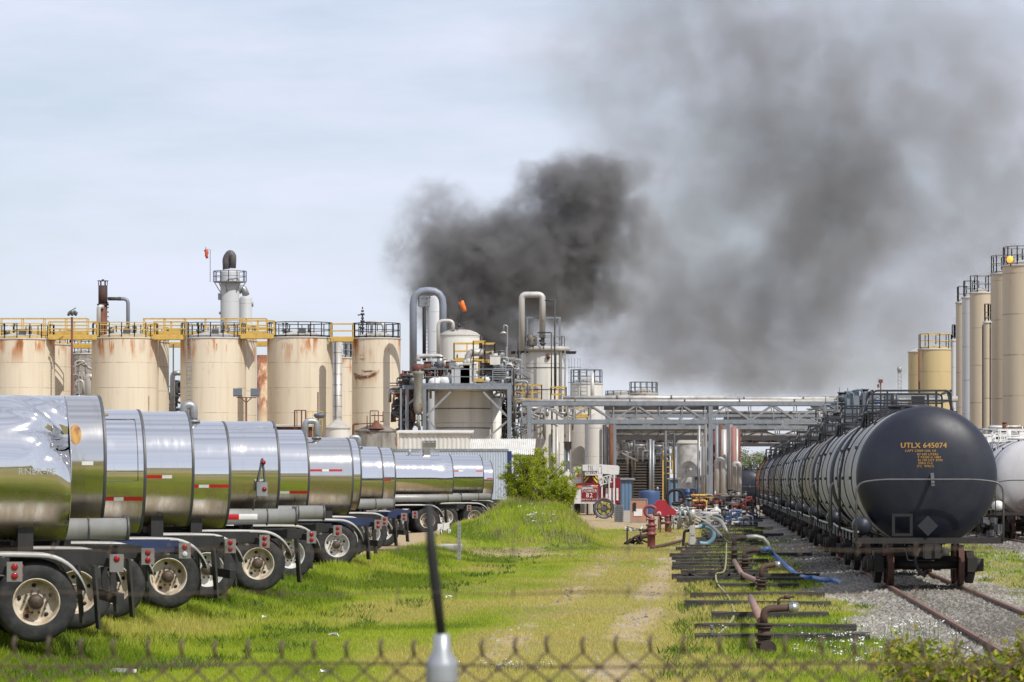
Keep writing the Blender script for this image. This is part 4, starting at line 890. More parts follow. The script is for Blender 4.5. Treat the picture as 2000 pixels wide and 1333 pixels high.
# machinery clutter glimpsed in the gap
def clutter(label, px0, px1, py0, py1, Y, n, seed, mats, name='pipework', depth=1.5, rr0=(.05, .16), cat='pipework'):
    r = random.Random(seed); o = Vector((X((px0 + px1) / 2, Y), Y, 0)); t = thing(name, label, cat, o)
    for m_ in mats:
        g = G()
        for k in range(n):
            x = X(r.uniform(px0, px1), Y) - o.x; z = Z(r.uniform(py0, py1), Y); y = r.uniform(-depth / 2, depth / 2); rad = r.uniform(*rr0); L = r.uniform(.5, 1.0)
            kd = r.random()
            if kd < .35: g.pipe([(x, y, max(0, z - L * 2)), (x, y, z), (x + r.choice((-1, 1)) * L, y, z), (x + r.choice((-1, 1)) * L, y, max(0, z - L))], rad * .7, 8)
            elif kd < .55: g.cyl((x, y, z - L * .4), (x, y, z + L * .4), rad * 2, n=12); g.cyl((x, y, z + L * .4), (x, y, z + L * .46), rad * 2.6, n=12)
            elif kd < .75: g.cyl((x - L / 2, y, z), (x + L / 2, y, z), rad, n=10); g.cyl((x + L / 2, y, z), (x + L / 2 + .05, y, z), rad * 1.6, n=10)
            elif kd < .9: g.beam((x - L, y, z), (x + L, y, z), .07); g.beam((x, y, z), (x, y, max(0, z - L * 2)), .07)
            else: g.cyl((x, y, z), (x, y - .02, z), rad * 2, n=12); g.cyl((x, y, z - .3), (x, y, z + .4), rad * .5, n=6)
        part({'rust': 'rusty_pipes', 'rustred': 'red_pipes', 'galv': 'grey_pipes', 'insul': 'lagged_pipes', 'darksteel': 'dark_pipes', 'steel': 'steel_fittings', 'yellow': 'yellow_fittings', 'void': 'machine_blocks', 'galvdark': 'valves', 'insul_dark': 'dull_pipes', 'fire_red': 'red_valves', 'blue': 'blue_fittings', 'whitesheet': 'white_fittings'}[m_], g, M[m_], t)
    return t
clutter('dark pumps and pipes in the gap left of the laddered tank', 332, 352, 745, 830, YT + 16, 14, 3, ['darksteel', 'galvdark'])
clutter('thin rails and pipes in the gap above the weathered grey tank', 145, 178, 700, 800, YT + 16, 8, 4, ['galv', 'insul'])
# stacks and tall vessels behind the tank row
Y = 300; t = thing('rusty_stack', 'rusty brown black stack rising behind the second cream tank', 'stack', (X(201, Y), Y, 0)); k = Y / F
g = G(); g.cyl((0, 0, 2), (0, 0, Z(596, Y)), 8.5 * k, n=20); part('lower_shaft', g, M['rust'], t)
g = G(); g.cyl((0, 0, Z(596, Y)), (0, 0, Z(558, Y)), 9 * k, n=20); g.cyl((0, 0, Z(597, Y)), (0, 0, Z(594, Y)), 11.5 * k, n=20); part('upper_shaft', g, M["burnt"], t)
g = G()
for a in range(6): x, y = 8.5 * k * math.cos(a * 1.047), 8.5 * k * math.sin(a * 1.047); g.beam((x, y, Z(558, Y)), (x, y, Z(549, Y)), .06)
g.cyl((0, 0, Z(549.5, Y)), (0, 0, Z(548.5, Y)), 11 * k, n=20); g.cyl((0, 0, Z(548, Y)), (0, 0, Z(546, Y)), .1); part('rain_cap', g, M['darksteel'], t)
g = G(); g.pipe([(-6.5 * k, -.6, Z(660, Y)), (-6.5 * k, -.6, Z(600, Y)), (2 * k, -.4, Z(600, Y))], .19, 10); part('bypass_pipe', g, M['insul'], t)
g = G()
for z in range(0, 9): g.cyl((9 * k, 0, Z(655 - z * 9, Y)), (11 * k, 0, Z(655 - z * 9, Y)), .06)
part('stubs', g, M['rust'], t)
pipe_thing('grey blue pipe arching right from the rusty stack', [(230, 584), (250, 584), (250, 670)], .16, 300, "bluepipe", 12, bend=.6)
pipe_thing('dark flanged pipe joining the rusty stack', [(211, 584), (236, 584)], .15, 299.5, 'darksteel', 12)
Y = 300; k = Y / F; t = thing('distillation_column', 'tall pale grey column with a railed platform and dark bent outlet', 'column', (X(449, Y), Y, 0))
M['greyvessel'] = tankpaint('pale_grey_vessel_paint', (.46, .47, .48), (.34, .34, .35), 0, 1.6)
g = G(); R_ = 18.5 * k; g.lathe([(R_, 1), (R_, Z(533, Y)), (R_ * .96, Z(530, Y)), (R_ * .6, Z(526.5, Y)), (0, Z(525.5, Y))], n=32); part('shell', g, M['greyvessel'], t)
g = G(); g.lathe([(R_ + .01, Z(552, Y)), (32 * k, Z(552, Y)), (32 * k, Z(550.5, Y)), (R_ + .01, Z(550.5, Y))], n=24, smooth=False)
for a in range(6): x, y = math.cos(a * 1.047 + .3), math.sin(a * 1.047 + .3); g.beam((x * 31 * k, y * 31 * k, Z(552, Y)), (x * R_, y * R_, Z(572, Y)), .06)
part('platform', g, M['steel'], t)
g = G(); g.crail((0, 0, Z(551, Y)), 32 * k, .9, 12, .03); part('railing', g, M['steel'], t)
g = G(); g.pipe([(-7 * k, 0, Z(528, Y)), (-8 * k, 0, Z(505, Y)), (0, 0, Z(494, Y)), (6 * k, 0, Z(500, Y)), (5 * k, 0, Z(524, Y))], .3, 12, .5); part('bent_outlet', g, M["darkduct"], t)
g = G(); g.box((-R_ - .05, -.2, Z(580, Y)), (.25, .4, .55)); g.cyl((-R_ - .1, -.2, Z(612, Y)), (-R_ + .2, -.2, Z(612, Y)), .12); part('side_box', g, M['galv'], t)
Y = 303; k = Y / F; t = thing('process_vessel', 'shorter pale grey vessel right of the tall column', 'vessel', (X(480, Y), Y, 0)); g = G(); R_ = 12.5 * k
g.lathe([(R_, 1), (R_, Z(584, Y)), (R_ * .8, Z(579.5, Y)), (0, Z(578, Y))], n=28); part('shell', g, M['greyvessel'], t)
g = G(); g.pipe([(-16 * k, 0, Z(572, Y)), (-12 * k, 0, Z(563, Y)), (-4 * k, 0, Z(564, Y)), (1 * k, 0, Z(578, Y))], .3, 12, .6); part('elbow_duct', g, M['galv'], t)
g = G(); g.cyl((R_, 0, Z(595, Y)), (R_ + .1, 0, Z(595, Y)), .2); part('flange', g, M['galv'], t)
# windsocks
M['orange'] = plain('orange_fabric', (.75, .17, .03), .7); M['orangepale'] = plain('faded_orange_fabric', (.55, .10, .05), .7)
def windsock(label, pole, pts, rads, Y, mat):
    t = thing('windsock', label, 'windsock', (X(pole[0], Y), Y, 0)); g = G(); g.cyl((0, 0, Z(pole[1], Y)), (X(pole[2], Y) - X(pole[0], Y), 0, Z(pole[3], Y)), .025, n=6); part('pole', g, M['darksteel'], t)
    g = G(); o = Vector((X(pole[0], Y), Y, 0)); g.tube([P(a, b, Y) - o for a, b in pts], rads, 10); part('sock', g, M[mat], t)
    g = G(); c = P(pts[0][0], pts[0][1], Y) - o; g.ring(c, rads[0] * 1.05, .02, 12, 'X'); g.beam(c, (X(pole[2], Y) - X(pole[0], Y), 0, c.z), .02); part('hoop', g, M['darksteel'], t)
windsock('faded red windsock high beside the pale grey column', (410.5, 551, 410.5, 488), [(402, 488), (404, 494), (403, 500), (405, 505)], [.19, .16, .14, .10], 299, 'orangepale')
windsock('orange windsock hanging from a mast in front of the dark smoke', (897, 650, 897, 588), [(900, 589), (903, 596), (906, 603), (908, 609)], [.22, .20, .17, .14], 252, 'orange')
# valve tree and pipes on the narrow tank's roof
Y = YT; t = thing('valve_tree', 'dark valve tree sticking up from the scarred tank roof', 'valves', (X(708, Y), Y, Z(656, Y))); g = G()
z = lambda py: Z(py, Y) - Z(656, Y)
g.cyl((0, 0, 0), (0, 0, z(612)), .06)
for py, r_ in ((602, .05), (608, .10), (614, .14), (622, .10), (628, .16), (634, .12), (641, .15), (648, .12)): g.cyl((0, 0, z(py + 2)), (0, 0, z(py - 2)), r_, n=8)
g.cyl((-.35, 0, z(616)), (.15, 0, z(614)), .045); g.cyl((0, 0, z(630)), (.6, 0, z(630)), .05); g.cyl((0, 0, z(640)), (-.3, 0, z(640)), .05); part('valves', g, M['darksteel'], t)
pipe_thing('lagged pipe loop over the scarred tank roof', [(716, 631), (750, 631), (750, 658)], .14, YT + .5, 'insul', 10); pipe_thing('small grey pipe loop beside the valve tree', [(726, 660), (726, 632), (734, 632)], .11, YT - .8, 'galv', 10)
for i_, (px, Y_) in enumerate(((8, YT), (28, YT), (386, YT), (394, YT + 1), (553, YT), (561, YT + .5))):
    t = thing('roof_vent', ['pair of thin vents at the far left tank top, left one', 'second thin vent on the far left tank top', 'dark vent beside the ladder top', 'second dark vent right of the ladder top', 'small bracket vent on the rim rusted tank', 'short valve vent on the rim rusted tank'][i_], 'vent', (X(px, Y_), Y_, Z(662, Y_)))
    g = G(); g.cyl((0, 0, 0), (0, 0, 1.1), .045, n=6); g.box((0, 0, 1.1), (.16, .16, .14)); g.box((0, 0, .6), (.22, .16, .12)); g.beam((-.25, 0, .95), (.25, 0, .95), .04); part('stem', g, M['darksteel'], t)
# dark low dome tanks and pipes seen over the roofs behind
storage_tank('grey domed tank just visible behind the scarred tank', 700, 60, 668, YT + 24, 'greyvessel', None, None); storage_tank('pale domed tank showing behind the rim rusted tank top', 600, 70, 659, YT + 24, 'cap', None, None)
# flood light pole
Y = 205; t = thing('floodlight_pole', 'rusty pole with two floodlights seen from behind, before the rusted column', 'floodlight', (X(481, Y), Y, 0)); g = G(); o = Vector((X(481, Y), Y, 0)); pp = lambda a, b: P(a, b, Y) - o
g.cyl((0, 0, 0), (0, 0, Z(777, Y)), .055); g.beam(pp(462, 777), pp(501, 777), .05); g.beam(pp(481, 787), pp(471, 778), .05); g.beam(pp(481, 787), pp(491, 778), .05); part('pole', g, M['rustred'], t)
for px in (464, 498): g = G(); c = pp(px, 767); g.box(c, (.5, .28, .42), tilt=('X', R(-12))); part('floodlight_head', g, M["greyblue"], t)
# platform stubs in front of tank row
Y = 226; t = thing('roof_access_frame', 'rusty dark bar frame standing before the rim rusted tank', 'frame', (X(590, Y), Y, 0)); g = G(); o = Vector((X(590, Y), Y, 0)); pp = lambda a, b: P(a, b, Y) - o
for px in (575.5, 580, 589, 597): g.beam(pp(px, 870), pp(px, 802), .09 if px != 580 else .05)
g.beam(pp(575, 802), pp(598, 802), .06); part('bars', g, M['rustred'], t)
t = thing('roof_railing', 'thin yellow guard rail left of the white duct foot', 'railing', (X(615, Y), Y, 0)); g = G(); o = Vector((X(615, Y), Y, 0)); pp = lambda a, b: P(a, b, Y) - o
for px in (600, 611, 620, 630): g.beam(pp(px, 870), pp(px, 804), .04)
for py in (804, 819, 832): g.beam(pp(600, py), pp(630, py), .04)
part('rails', g, M['yellow'], t)
Y = 222; t = thing('roof_lamp', 'dark dish lamp on a thin mast before the rim rusted tank', 'lamp', (X(626, Y), Y, 0)); g = G(); o = Vector((X(626, Y), Y, 0)); pp = lambda a, b: P(a, b, Y) - o
g.lathe([(.05, .12), (.34, .08), (.38, -.05), (.25, -.2), (0, -.22)], pp(624, 811), n=14); g.cyl((0, 0, 1), pp(621, 800), .035); part('dish', g, M["greyblue"], t)
# low tanks and sheds between trailers and tank row
storage_tank('low off white tank with a flat cone roof behind the trailers', 660, 48, 836, 226, 'white_tank', None, None, 'cap', .55); t = storage_tank('squat tank streaked black and white, left of the corrugated shed', 735, 82, 842, 215, 'old_tank', None, None, "oldroof", .45)
g = G(); o = t.location; pp = lambda a, b: P(a, b, 214) - o
for a, b in (((717, 838), (717, 812)), ((723, 838), (723, 803)), ((732, 838), (732, 808)), ((739, 838), (739, 803)), ((748, 825), (748, 804)), ((723, 803), (739, 803)), ((725, 812), (748, 812)), ((690, 829), (728, 827)), ((728, 827), (730, 845)), ((742, 824), (750, 824))): g.cyl(pp(*a), pp(*b), .035, n=6)
g.lathe([(.5, 0), (.25, .25), (.12, .5), (0, .5)], pp(735, 838), n=10); part('roof_pipes', g, M['rust'], t)
pipe_thing('thin brown downpipe left of the squat streaked tank', [(690, 872), (690, 829), (700, 828)], .07, 213, 'rust', 8)
def shed(name, label, x0, x1, ytop, Y, depth, wallmat, roofmat, slope=.15, cat='shed', ridge=0.0, ridged=.25, top2=None):
    t = thing(name, label, cat, (X(x0, Y), Y, 0)); L = X(x1, Y) - X(x0, Y); h = Z(ytop, Y); n = int(L / ridged); g = G()
    vs = []; pr = []
    for k in range(n * 4 + 1):
        x = L * k / (n * 4); pr.append((x, -.03 if k % 4 in (1, 2) else 0))
    for x, y in pr: vs += [(x, y, 0), (x, y, h)]
    g.add(vs, [(2 * k, 2 * k + 2, 2 * k + 3, 2 * k + 1) for k in range(len(pr) - 1)])
    g.add([(0, .0, 0), (0, depth, 0), (0, depth, h + slope), (0, .0, h)], [(0, 1, 2, 3)]); g.add([(L, .0, 0), (L, depth, 0), (L, depth, h + slope), (L, .0, h)], [(3, 2, 1, 0)]); part('wall', g, wallmat, t)
    g = G(); g.add([(-.15, -.2, h + .01), (L + .25, -.2, h + .01), (L + .25, depth + .2, h + slope + .02), (-.15, depth + .2, h + slope + .02), (-.15, -.2, h + .09), (L + .25, -.2, h + .09), (L + .25, depth + .2, h + slope + .1), (-.15, depth + .2, h + slope + .1)], [(0, 3, 2, 1), (4, 5, 6, 7), (0, 1, 5, 4), (1, 2, 6, 5), (2, 3, 7, 6), (3, 0, 4, 7)]); part('roof', g, roofmat, t); return t, L, h
t, L, h = shed('corrugated_shed', 'white ribbed metal shed with a louvred vent above the trailers', 779, 916, 847, 205, 4, M['whitesheet'], M['whitesheet'])
g = G(); x0 = X(827, 205) - X(779, 205)
for k in range(4): g.box((x0 + .35, -.08, Z(862 + k * 3.4, 205)), (.78, .05, .05), tilt=('X', R(25)))
part('vent', g, M['galv'], t)
# open shelter with ribbed roof sloping to the viewer
t = thing('open_shelter', 'low shelter under a white ribbed roof sloping toward the viewer', 'shelter', (X(915, 208), 208, 0)); g = G(); Y = 208; x1 = X(1048, Y) - X(915, Y); z0, z1 = Z(889, Y), Z(857, Y)
n = 34; vs = []
for k in range(n * 3 + 1):
    x = x1 * k / (n * 3); dz = .05 if k % 3 == 0 else 0; vs += [(x - .12, 0, z0 + dz), (x, 2.6, z1 + dz)]
g.add(vs, [(2 * k, 2 * k + 2, 2 * k + 3, 2 * k + 1) for k in range(n * 3)]); part('roof', g, M['whitesheet'], t)
g = G(); g.add([(0, .05, z0 - .04), (x1, .05, z0 - .04), (x1, 2.6, z1 - .05), (0, 2.6, z1 - .05)], [(0, 3, 2, 1)]); g.beam((0, .1, z0 - .1), (x1, .1, z0 - .1), .1); part('soffit', g, M['rustred'], t)
for x in (.2, x1 * .5, x1 - .2):
    for y in (.15, 2.4): g = G(); g.beam((x, y, 0), (x, y, z0 - .05 if y < 1 else z1 - .1), .12); part('post', g, M['galvdark'], t)
t, L, h = shed('lean_to_shed', 'small brown lean-to with red drums and a pale corrugated roof edge', 538, 612, 834, 228, 2.5, M['rustred'], M['cap'], .1)
# box trailer
Y = 184; t = thing('box_trailer', 'pale blue grey box trailer with a navy rear corner behind the tankers', 'trailer', (X(765, Y), Y, .33)); L = X(992, Y) - X(765, Y); z1 = Z(877, Y) - .33
M['paleblue'] = dirty('pale_blue_ribbed_panel', (.42, .47, .54), (.34, .38, .43), .45, .1, 2, .5)
g = G(); n = 90; vs = []
for k in range(n + 1): x = L * k / n; y = -.025 if k % 2 else 0; vs += [(x, y, .95), (x, y, z1 - .12)]
for k in range(n): g.f.append((2 * k, 2 * k + 2, 2 * k + 3, 2 * k + 1)); g.sm.append(False); g.mi.append(0)
g.v = vs; g.span(0, L, .01, 2.5, .9, z1 - .1); part('body', g, M['paleblue'], t)
g = G(); g.span(-.02, L + .03, -.05, 2.55, z1 - .119, z1); part('top_rail', g, M['galv'], t)
g = G(); g.span(L - .02, L + .20, -.045, 2.54, .85, z1 - .122); part('rear_corner', g, M["navyp"], t)
g = G(); g.span(0, L, .3, .5, .7, .899); g.span(0, L, 2.0, 2.2, .7, .899); part('chassis', g, M['frame_black'], t)
for x in (L - 1.4, L - 2.7): wheel_assembly(t, x, .2, M['rim_clean'], -1); wheel_assembly(t, x, 2.3, M['rim_clean'], 1)
M['grimytank'] = tankpaint('brownish_lagging', (.27, .21, .155), (.16, .12, .08), .3, 1.2)
# ------------------------------------------------------------------ process area
def rel(Y, px):   # local coordinates for a thing whose base stands under photo column px at distance Y
    o = Vector((X(px, Y), Y, 0)); return o, (lambda a, b, dy=0: P(a, b, Y) - o + Vector((0, dy, 0)))
# big gooseneck pipe, black vent, ladder
pipe_thing('tall grey gooseneck pipe left of the smoke, bent over at its top', [(807, 730), (807, 568), (865, 568), (865, 680)], .27, 258, 'bluepipe', 16, bend=1.6)
pipe_thing('thin black vent pipe standing beside the tall gooseneck', [(828.5, 705), (828.5, 600)], .13, 254, 'black', 12)
Y = 285; k = Y / F; o, pp = rel(Y, 852); t = thing('process_vessel', 'hazy grey column half lost in the smoke behind the domed tank', 'vessel', o); g = G(); g.lathe([(17 * k, 1), (17 * k, Z(584, Y)), (12 * k, Z(579, Y)), (0, Z(577, Y))], n=28); part('shell', g, M['greyvessel'], t)
g = G(); c = pp(829, 598); g.box((c.x, 0, c.z), (.9, .9, .08)); g.rail([(c.x - .45, -.45, c.z), (c.x + .45, -.45, c.z), (c.x + .45, .45, c.z), (c.x - .45, .45, c.z), (c.x - .45, -.45, c.z)], .75, .03, .45); g.beam((c.x, 0, c.z), (c.x + .4, 0, c.z - .6), .08); part('platform', g, M['steel'], t)
g = G(); g.ladder(pp(836, 0).x, -.35, 3, Z(600, Y), .35, .03, .3); part('ladder', g, M['galv'], t)
# domed tank
Y = 252; k = Y / F; o, pp = rel(Y, 897); t = thing('domed_tank', 'off white domed tank with a black top hatch under the orange windsock', 'tank', o); r_ = 40 * k
g = G(); g.lathe([(r_, 0), (r_, Z(657, Y)), (r_ * .985, Z(654, Y))], n=48); part('shell', g, M['white_tank'], t)
g = G(); g.lathe([(r_ + .03, Z(657, Y)), (r_ + .03, Z(655, Y)), (r_ * .86, Z(650, Y)), (r_ * .55, Z(645.5, Y)), (.3, Z(644, Y)), (0, Z(643.8, Y))], n=40); part('dome', g, M['cap'], t)
g = G(); g.lathe([(.42, Z(645, Y)), (.42, Z(641, Y)), (.2, Z(640, Y)), (0, Z(640, Y))], n=16); g.cyl((0, 0, Z(641, Y)), (0, 0, Z(632, Y)), .09); g.beam((-.3, 0, Z(635, Y)), (.1, 0, Z(635, Y)), .1); g.cyl((0, 0, Z(633, Y)), (.6, 0, Z(629, Y)), .03); part('hatch', g, M['darksteel'], t)
g = G(); g.cyl((-.12, -r_ - .02, Z(700, Y)), (-.12, -r_ * .6, Z(640, Y)), .045, n=6); g.cyl((r_ + .12, 0, Z(740, Y)), (r_ + .12, 0, Z(657, Y)), .07, n=8); part('standpipe', g, M['darksteel'], t)
pipe_thing('lagged pipe loop left of the domed tank', [(856, 700), (856, 627), (885, 627), (885, 646)], .13, 251, 'insul', 12); pipe_thing('white pipe hoop low before the domed tank', [(817, 706), (817, 696), (865, 696), (865, 735)], .16, 240, 'insul', 12, bend=.35)
# platform structure with the big white tank
Y = 238; k = Y / F; o, pp = rel(Y, 905); t = thing('insulated_tank', 'big off white tank inside the braced steel frame, lagged white top', 'tank', o); r_ = 58 * k
g = G(); g.lathe([(r_, 0), (r_, Z(812, Y)), (r_, Z(765, Y)), (r_, Z(757, Y))], (0, 2.2, 0), n=48); part('shell', g, M['white_tank'], t)
g = G()
for z in (836, 798): g.ring((0, 2.2, Z(z, Y)), r_ + .02, .035, 48)
part('band', g, M['oldroof'], t)
M['lagging_white'] = dirty('white_lagging_cloth', (.72, .72, .72), (.45, .44, .42), .6, 0, 3, .6, .05, (1, 1, 1), bump=.6)
g = G(); rr = random.Random(4)
for kx in range(13):
    x = -1.9 + kx * .34; g.lathe([(0, -.36), (.38, -.22), (.50, 0), (.36, .30), (0, .42)], (x, -.6 + rr.uniform(-.2, .2), Z(747, Y) + rr.uniform(-.12, .12) + .25 * math.exp(-((x - .6) / 1.0) ** 2)), n=12)
g.span(-2.0, 2.3, -.9, 2.4, Z(757, Y), Z(751, Y)); part('lagged_top', g, M['lagging_white'], t)
o, pp = rel(236, 890); Y = 236; t = thing('platform_frame', 'blue grey braced steel platform frame around the off white tank', 'platform', o)
D = 4.6
for px, w in ((795, .22), (829, .24), (995, .28), (783, .12)):
    for dy in (0, D): g = G(); a = pp(px, 990, dy); g.beam((a.x, dy, 0), (a.x, dy, Z(759, Y)), w, w * .8); part('column', g, M['steel'], t)
g = G(); a, b = pp(786, 757), pp(1000, 757)
for dy in (0, D): g.beam((a.x, dy, a.z), (b.x, dy, a.z), .2, .26)
for px in (795, 829, 880, 940, 995): c = pp(px, 757); g.beam((c.x, .12, c.z), (c.x, D - .12, c.z), .16, .2)
g.span(a.x, b.x, .1, D - .1, a.z + .131, a.z + .15); part('deck', g, M['steel'], t)
g = G()
for p0, p1 in (((833, 812), (880, 766)), ((835, 818), (855, 845)), ((944, 766), (992, 815)), ((992, 822), (945, 862)), ((797, 790), (829, 764))): g.beam(pp(*p0, .02), pp(*p1, .02), .13)
part('brace', g, M['galv'], t)
g = G(); z = Z(752.5, Y); g.rail([pp(812, 752.5), pp(1000, 752.5)], 1.07, .03, 1.3, toe=.12); g.rail([pp(812, 752.5, D), pp(1000, 752.5, D)], 1.07, .03, 1.3); part('railing', g, M['steel'], t)
for i_, (x0, x1, dk, yy, hh) in enumerate(((885, 936, 699, 3.2, 1.1), (940, 966, 702, 3.4, 1.2), (924, 947, 742, .6, 2.6), (978, 1006, 722, 3.6, .9))):
    t = thing('yellow_platform', ['yellow railed platform high before the domed tank', 'small yellow railed platform right of the domed tank', 'yellow cage of rails standing on the steel deck', 'yellow rail stub left of the ringed tower'][i_], 'platform', (X(x0, Y), Y + yy, Z(dk, Y))); L = X(x1, Y) - X(x0, Y)
    g = G(); g.span(0, L, 0, 1.6, -.12, 0); part('deck', g, M['yellow'], t)
    g = G(); g.rail([(0, 0, 0), (L, 0, 0), (L, 1.6, 0), (0, 1.6, 0), (0, 0, 0)], hh, .035, .8, toe=.1); part('railing', g, M['yellow'], t)
    g = G(); 
    for x in (.06, L - .06): g.beam((x, .1, -.12), (x, .1, -(Z(dk, Y) - Z(756, Y))), .09); g.beam((x, 1.5, -.12), (x, 1.5, -(Z(dk, Y) - Z(756, Y))), .09)
    part('leg', g, M['yellow'], t)
t = thing('plate_stack', 'stack of dark finned plates beside the yellow rails', 'heat exchanger', (X(955, Y), Y + 1.4, Z(756, Y))); g = G()
for j in range(9): g.box((0, 0, Z(742 - j * 4.0, Y) - Z(756, Y)), (1.25 - .05 * (j % 3), .9, .085)); 
g.box((0, 0, (Z(708, Y) - Z(756, Y)) / 2), (.5, .5, Z(708, Y) - Z(756, Y))); part('fins', g, M['darksteel'], t)
t = thing('plate_stack', 'pale stack of sheets right of the dark finned plates', 'heat exchanger', (X(975, Y), Y + 1.2, Z(756, Y))); g = G()
for j in range(7): g.box((.03 * (j % 2), 0, Z(740 - j * 4.2, Y) - Z(756, Y)), (.85, .8, .06), .05 * (j % 2))
g.box((0, 0, .8), (.3, .3, 1.5)); part('sheets', g, M['galv'], t)
for i_, (px, w, y0, y1, m_) in enumerate(((893, 11, 752, 708, 'greyvessel'), (908, 9, 752, 702, 'cap'), (917, 13, 750, 700, 'whitesheet'), (967, 10, 712, 690, 'whitesheet'), (882, 5, 720, 702, 'steel'))):
    t = thing('process_unit', ['grey box unit on the steel deck before the domed tank', 'slim pale drum on the steel deck', 'white cabinet on the steel deck left of the yellow cage', 'pale boxed motor above the stacked plates', 'small dark box left of the grey unit'][i_], 'equipment', (X(px, Y), Y + 1.0, Z(y0, Y))); h = Z(y1, Y) - Z(y0, Y); wd = w * 2 * k * .5 * 2
    g = G(); g.span(-wd / 2, wd / 2, -.35, .35, 0, h * .8); g.cyl((0, 0, h * .8), (0, 0, h), wd * .25, n=14); g.span(-wd / 2 - .04, wd / 2 + .04, -.39, .39, h * .78, h * .81); part('housing', g, M[m_], t)
pipe_thing('thick lagged pipe above the steel deck right of the domed tank', [(914, 716), (914, 689), (948, 689)], .26, 238.5, 'insul', 14)
# dark slender vessel in the frame
Y = 235.4; k = Y / F; o, pp = rel(Y, 817); t = thing('hanging_vessel', 'grimy vertical vessel hung in the left bay of the steel frame', 'vessel', o); g = G()
g.lathe([(0, Z(812, Y)), (6 * k, Z(809, Y)), (9 * k, Z(801, Y)), (10 * k, Z(790, Y)), (9 * k, Z(780, Y)), (8 * k, Z(760, Y)), (9 * k, Z(735, Y)), (12 * k, Z(731, Y)), (12 * k, Z(727, Y)), (8 * k, Z(723, Y))], n=20); g.cyl((0, 0, Z(835, Y)), (0, 0, Z(812, Y)), .12); part('shell', g, dirty('grimy_vessel_paint', (.24, .24, .20), (.08, .07, .055), .7, .1, 2, .8, .5), t)
g = G()
for a in range(8): g.cyl((math.cos(a * .785) * .35, math.sin(a * .785) * .35, Z(725, Y)), (math.cos(a * .785) * .35, math.sin(a * .785) * .35, Z(715, Y)), .06, n=6)
g.lathe([(.38, Z(722, Y)), (.40, Z(715, Y)), (.2, Z(711, Y)), (0, Z(711, Y))], n=16); part('flange_head', g, M['rustred'], t)
clutter('jumble of valves and pipes at the left bay of the steel frame', 784, 806, 735, 830, 238, 24, 11, ['darksteel', 'galvdark', 'rust', 'insul_dark'])
clutter('valves, motors and small pipes crowding the steel deck', 830, 878, 706, 740, 239, 10, 12, ['darksteel', 'galv', 'rust', 'insul'], rr0=(.04, .12))
clutter('pipes and fittings at the right end of the steel deck', 958, 1004, 694, 756, 239.5, 18, 13, ['galv', 'galvdark', 'insul', 'steel'], rr0=(.04, .12))
clutter('pipes behind the right bay of the steel frame', 955, 1000, 775, 860, 242, 18, 14, ['insul', 'galvdark', 'insul_dark', 'darksteel'], rr0=(.05, .16))
clutter('thin upright pipes between the steel frame and the ringed tower', 1000, 1018, 700, 860, 241, 14, 15, ['galv', 'steel', 'insul_dark'], rr0=(.04, .10))
pole_thing('lagged_riser', 'fat pale lagged riser inside the right bay of the frame', 'pipe', 969, 1010, 778, 238.2, .36, 'white_tank', 20)
g = G(); 
# lamp standard with a shepherd's crook
Y = 243; o, pp = rel(Y, 988); t = thing('crook_lamp', 'thin street lamp with a crook neck before the smoke', 'lamp', o); g = G(); g.pipe([(0, 0, 0), pp(991, 637), pp(984, 635), pp(983.5, 647)], .055, 8, .3); g.beam(pp(990, 700), pp(990, 678), .15); part('post', g, M['galv'], t)
g = G(); g.lathe([(.06, .12), (.26, 0), (.20, -.05), (0, -.06)], pp(983.5, 651), n=14); part('shade', g, M['insul'], t)
# ringed tower
Y = 246; k = Y / F; o, pp = rel(Y, 1062); t = thing('ringed_tower', 'tall off white tower with a thick ring pipe round its top', 'tower', o); r_ = 43 * k
g = G(); g.lathe([(r_, 0), (r_, Z(760, Y)), (r_, Z(720, Y)), (r_, Z(685, Y))], n=48); part('shell', g, M['white_tank'], t)
g = G(); g.ring((0, 0, Z(683, Y)), r_ + .12, .19, 40, 'Z', 10); part('ring_pipe', g, M['cap'], t)
g = G()
for z in (719.5, 762): g.ring((0, 0, Z(z, Y)), r_ + .01, .03, 48)
part('band', g, M['galvdark'], t)
g = G(); g.beam(pp(998, 689, -1.0), pp(1125, 689, -1.0), .12, .12); g.beam(pp(998, 689, 1.2), pp(1125, 689, 1.2), .12, .12); part('cross_beam', g, M['black'], t)
g = G()
for px in (1008, 1015, 1026, 1095, 1103): g = G(); a = pp(px, 0); g.beam((a.x, -1.2, Z(800, Y)), (a.x, -1.2, Z(686, Y)), .10); part('stiffener', g, M['galv'], t)
g = G(); g.cyl(pp(1068, 699, -1.6), pp(1073, 697, -1.6), .16); g.cyl(pp(1070, 704, -1.6), pp(1070, 692, -1.6), .08); part('side_valve', g, M['rust'], t)
g = G(); g.lathe([(r_ - .1, Z(685, Y)), (r_ * .5, Z(682, Y)), (0, Z(681, Y))], n=32); part('roof', g, M['cap'], t)
pipe_thing('big lagged gooseneck pipe rising above the ringed tower', [(1020, 684), (1019, 576), (1060, 576), (1059, 660)], .21, 244.5, 'insul', 16, bend=.32)
Y = 245; o, pp = rel(Y, 1062); t = thing('lifting_frame', 'dark steel goalpost frame on top of the ringed tower', 'frame', o); g = G(); g.beam(pp(1030, 682), pp(1030, 620), .10); g.beam(pp(1093, 682), pp(1093, 620), .14); g.beam(pp(1027, 621), pp(1096, 621), .12); g.beam(pp(1030, 682, 1.5), pp(1030, 620, 1.5), .08); g.beam(pp(1093, 682, 1.5), pp(1093, 620, 1.5), .10); g.beam(pp(1093, 621), pp(1093, 621, 1.5), .08); g.beam(pp(1030, 621), pp(1030, 621, 1.5), .08); part('bars', g, M['steel'], t)
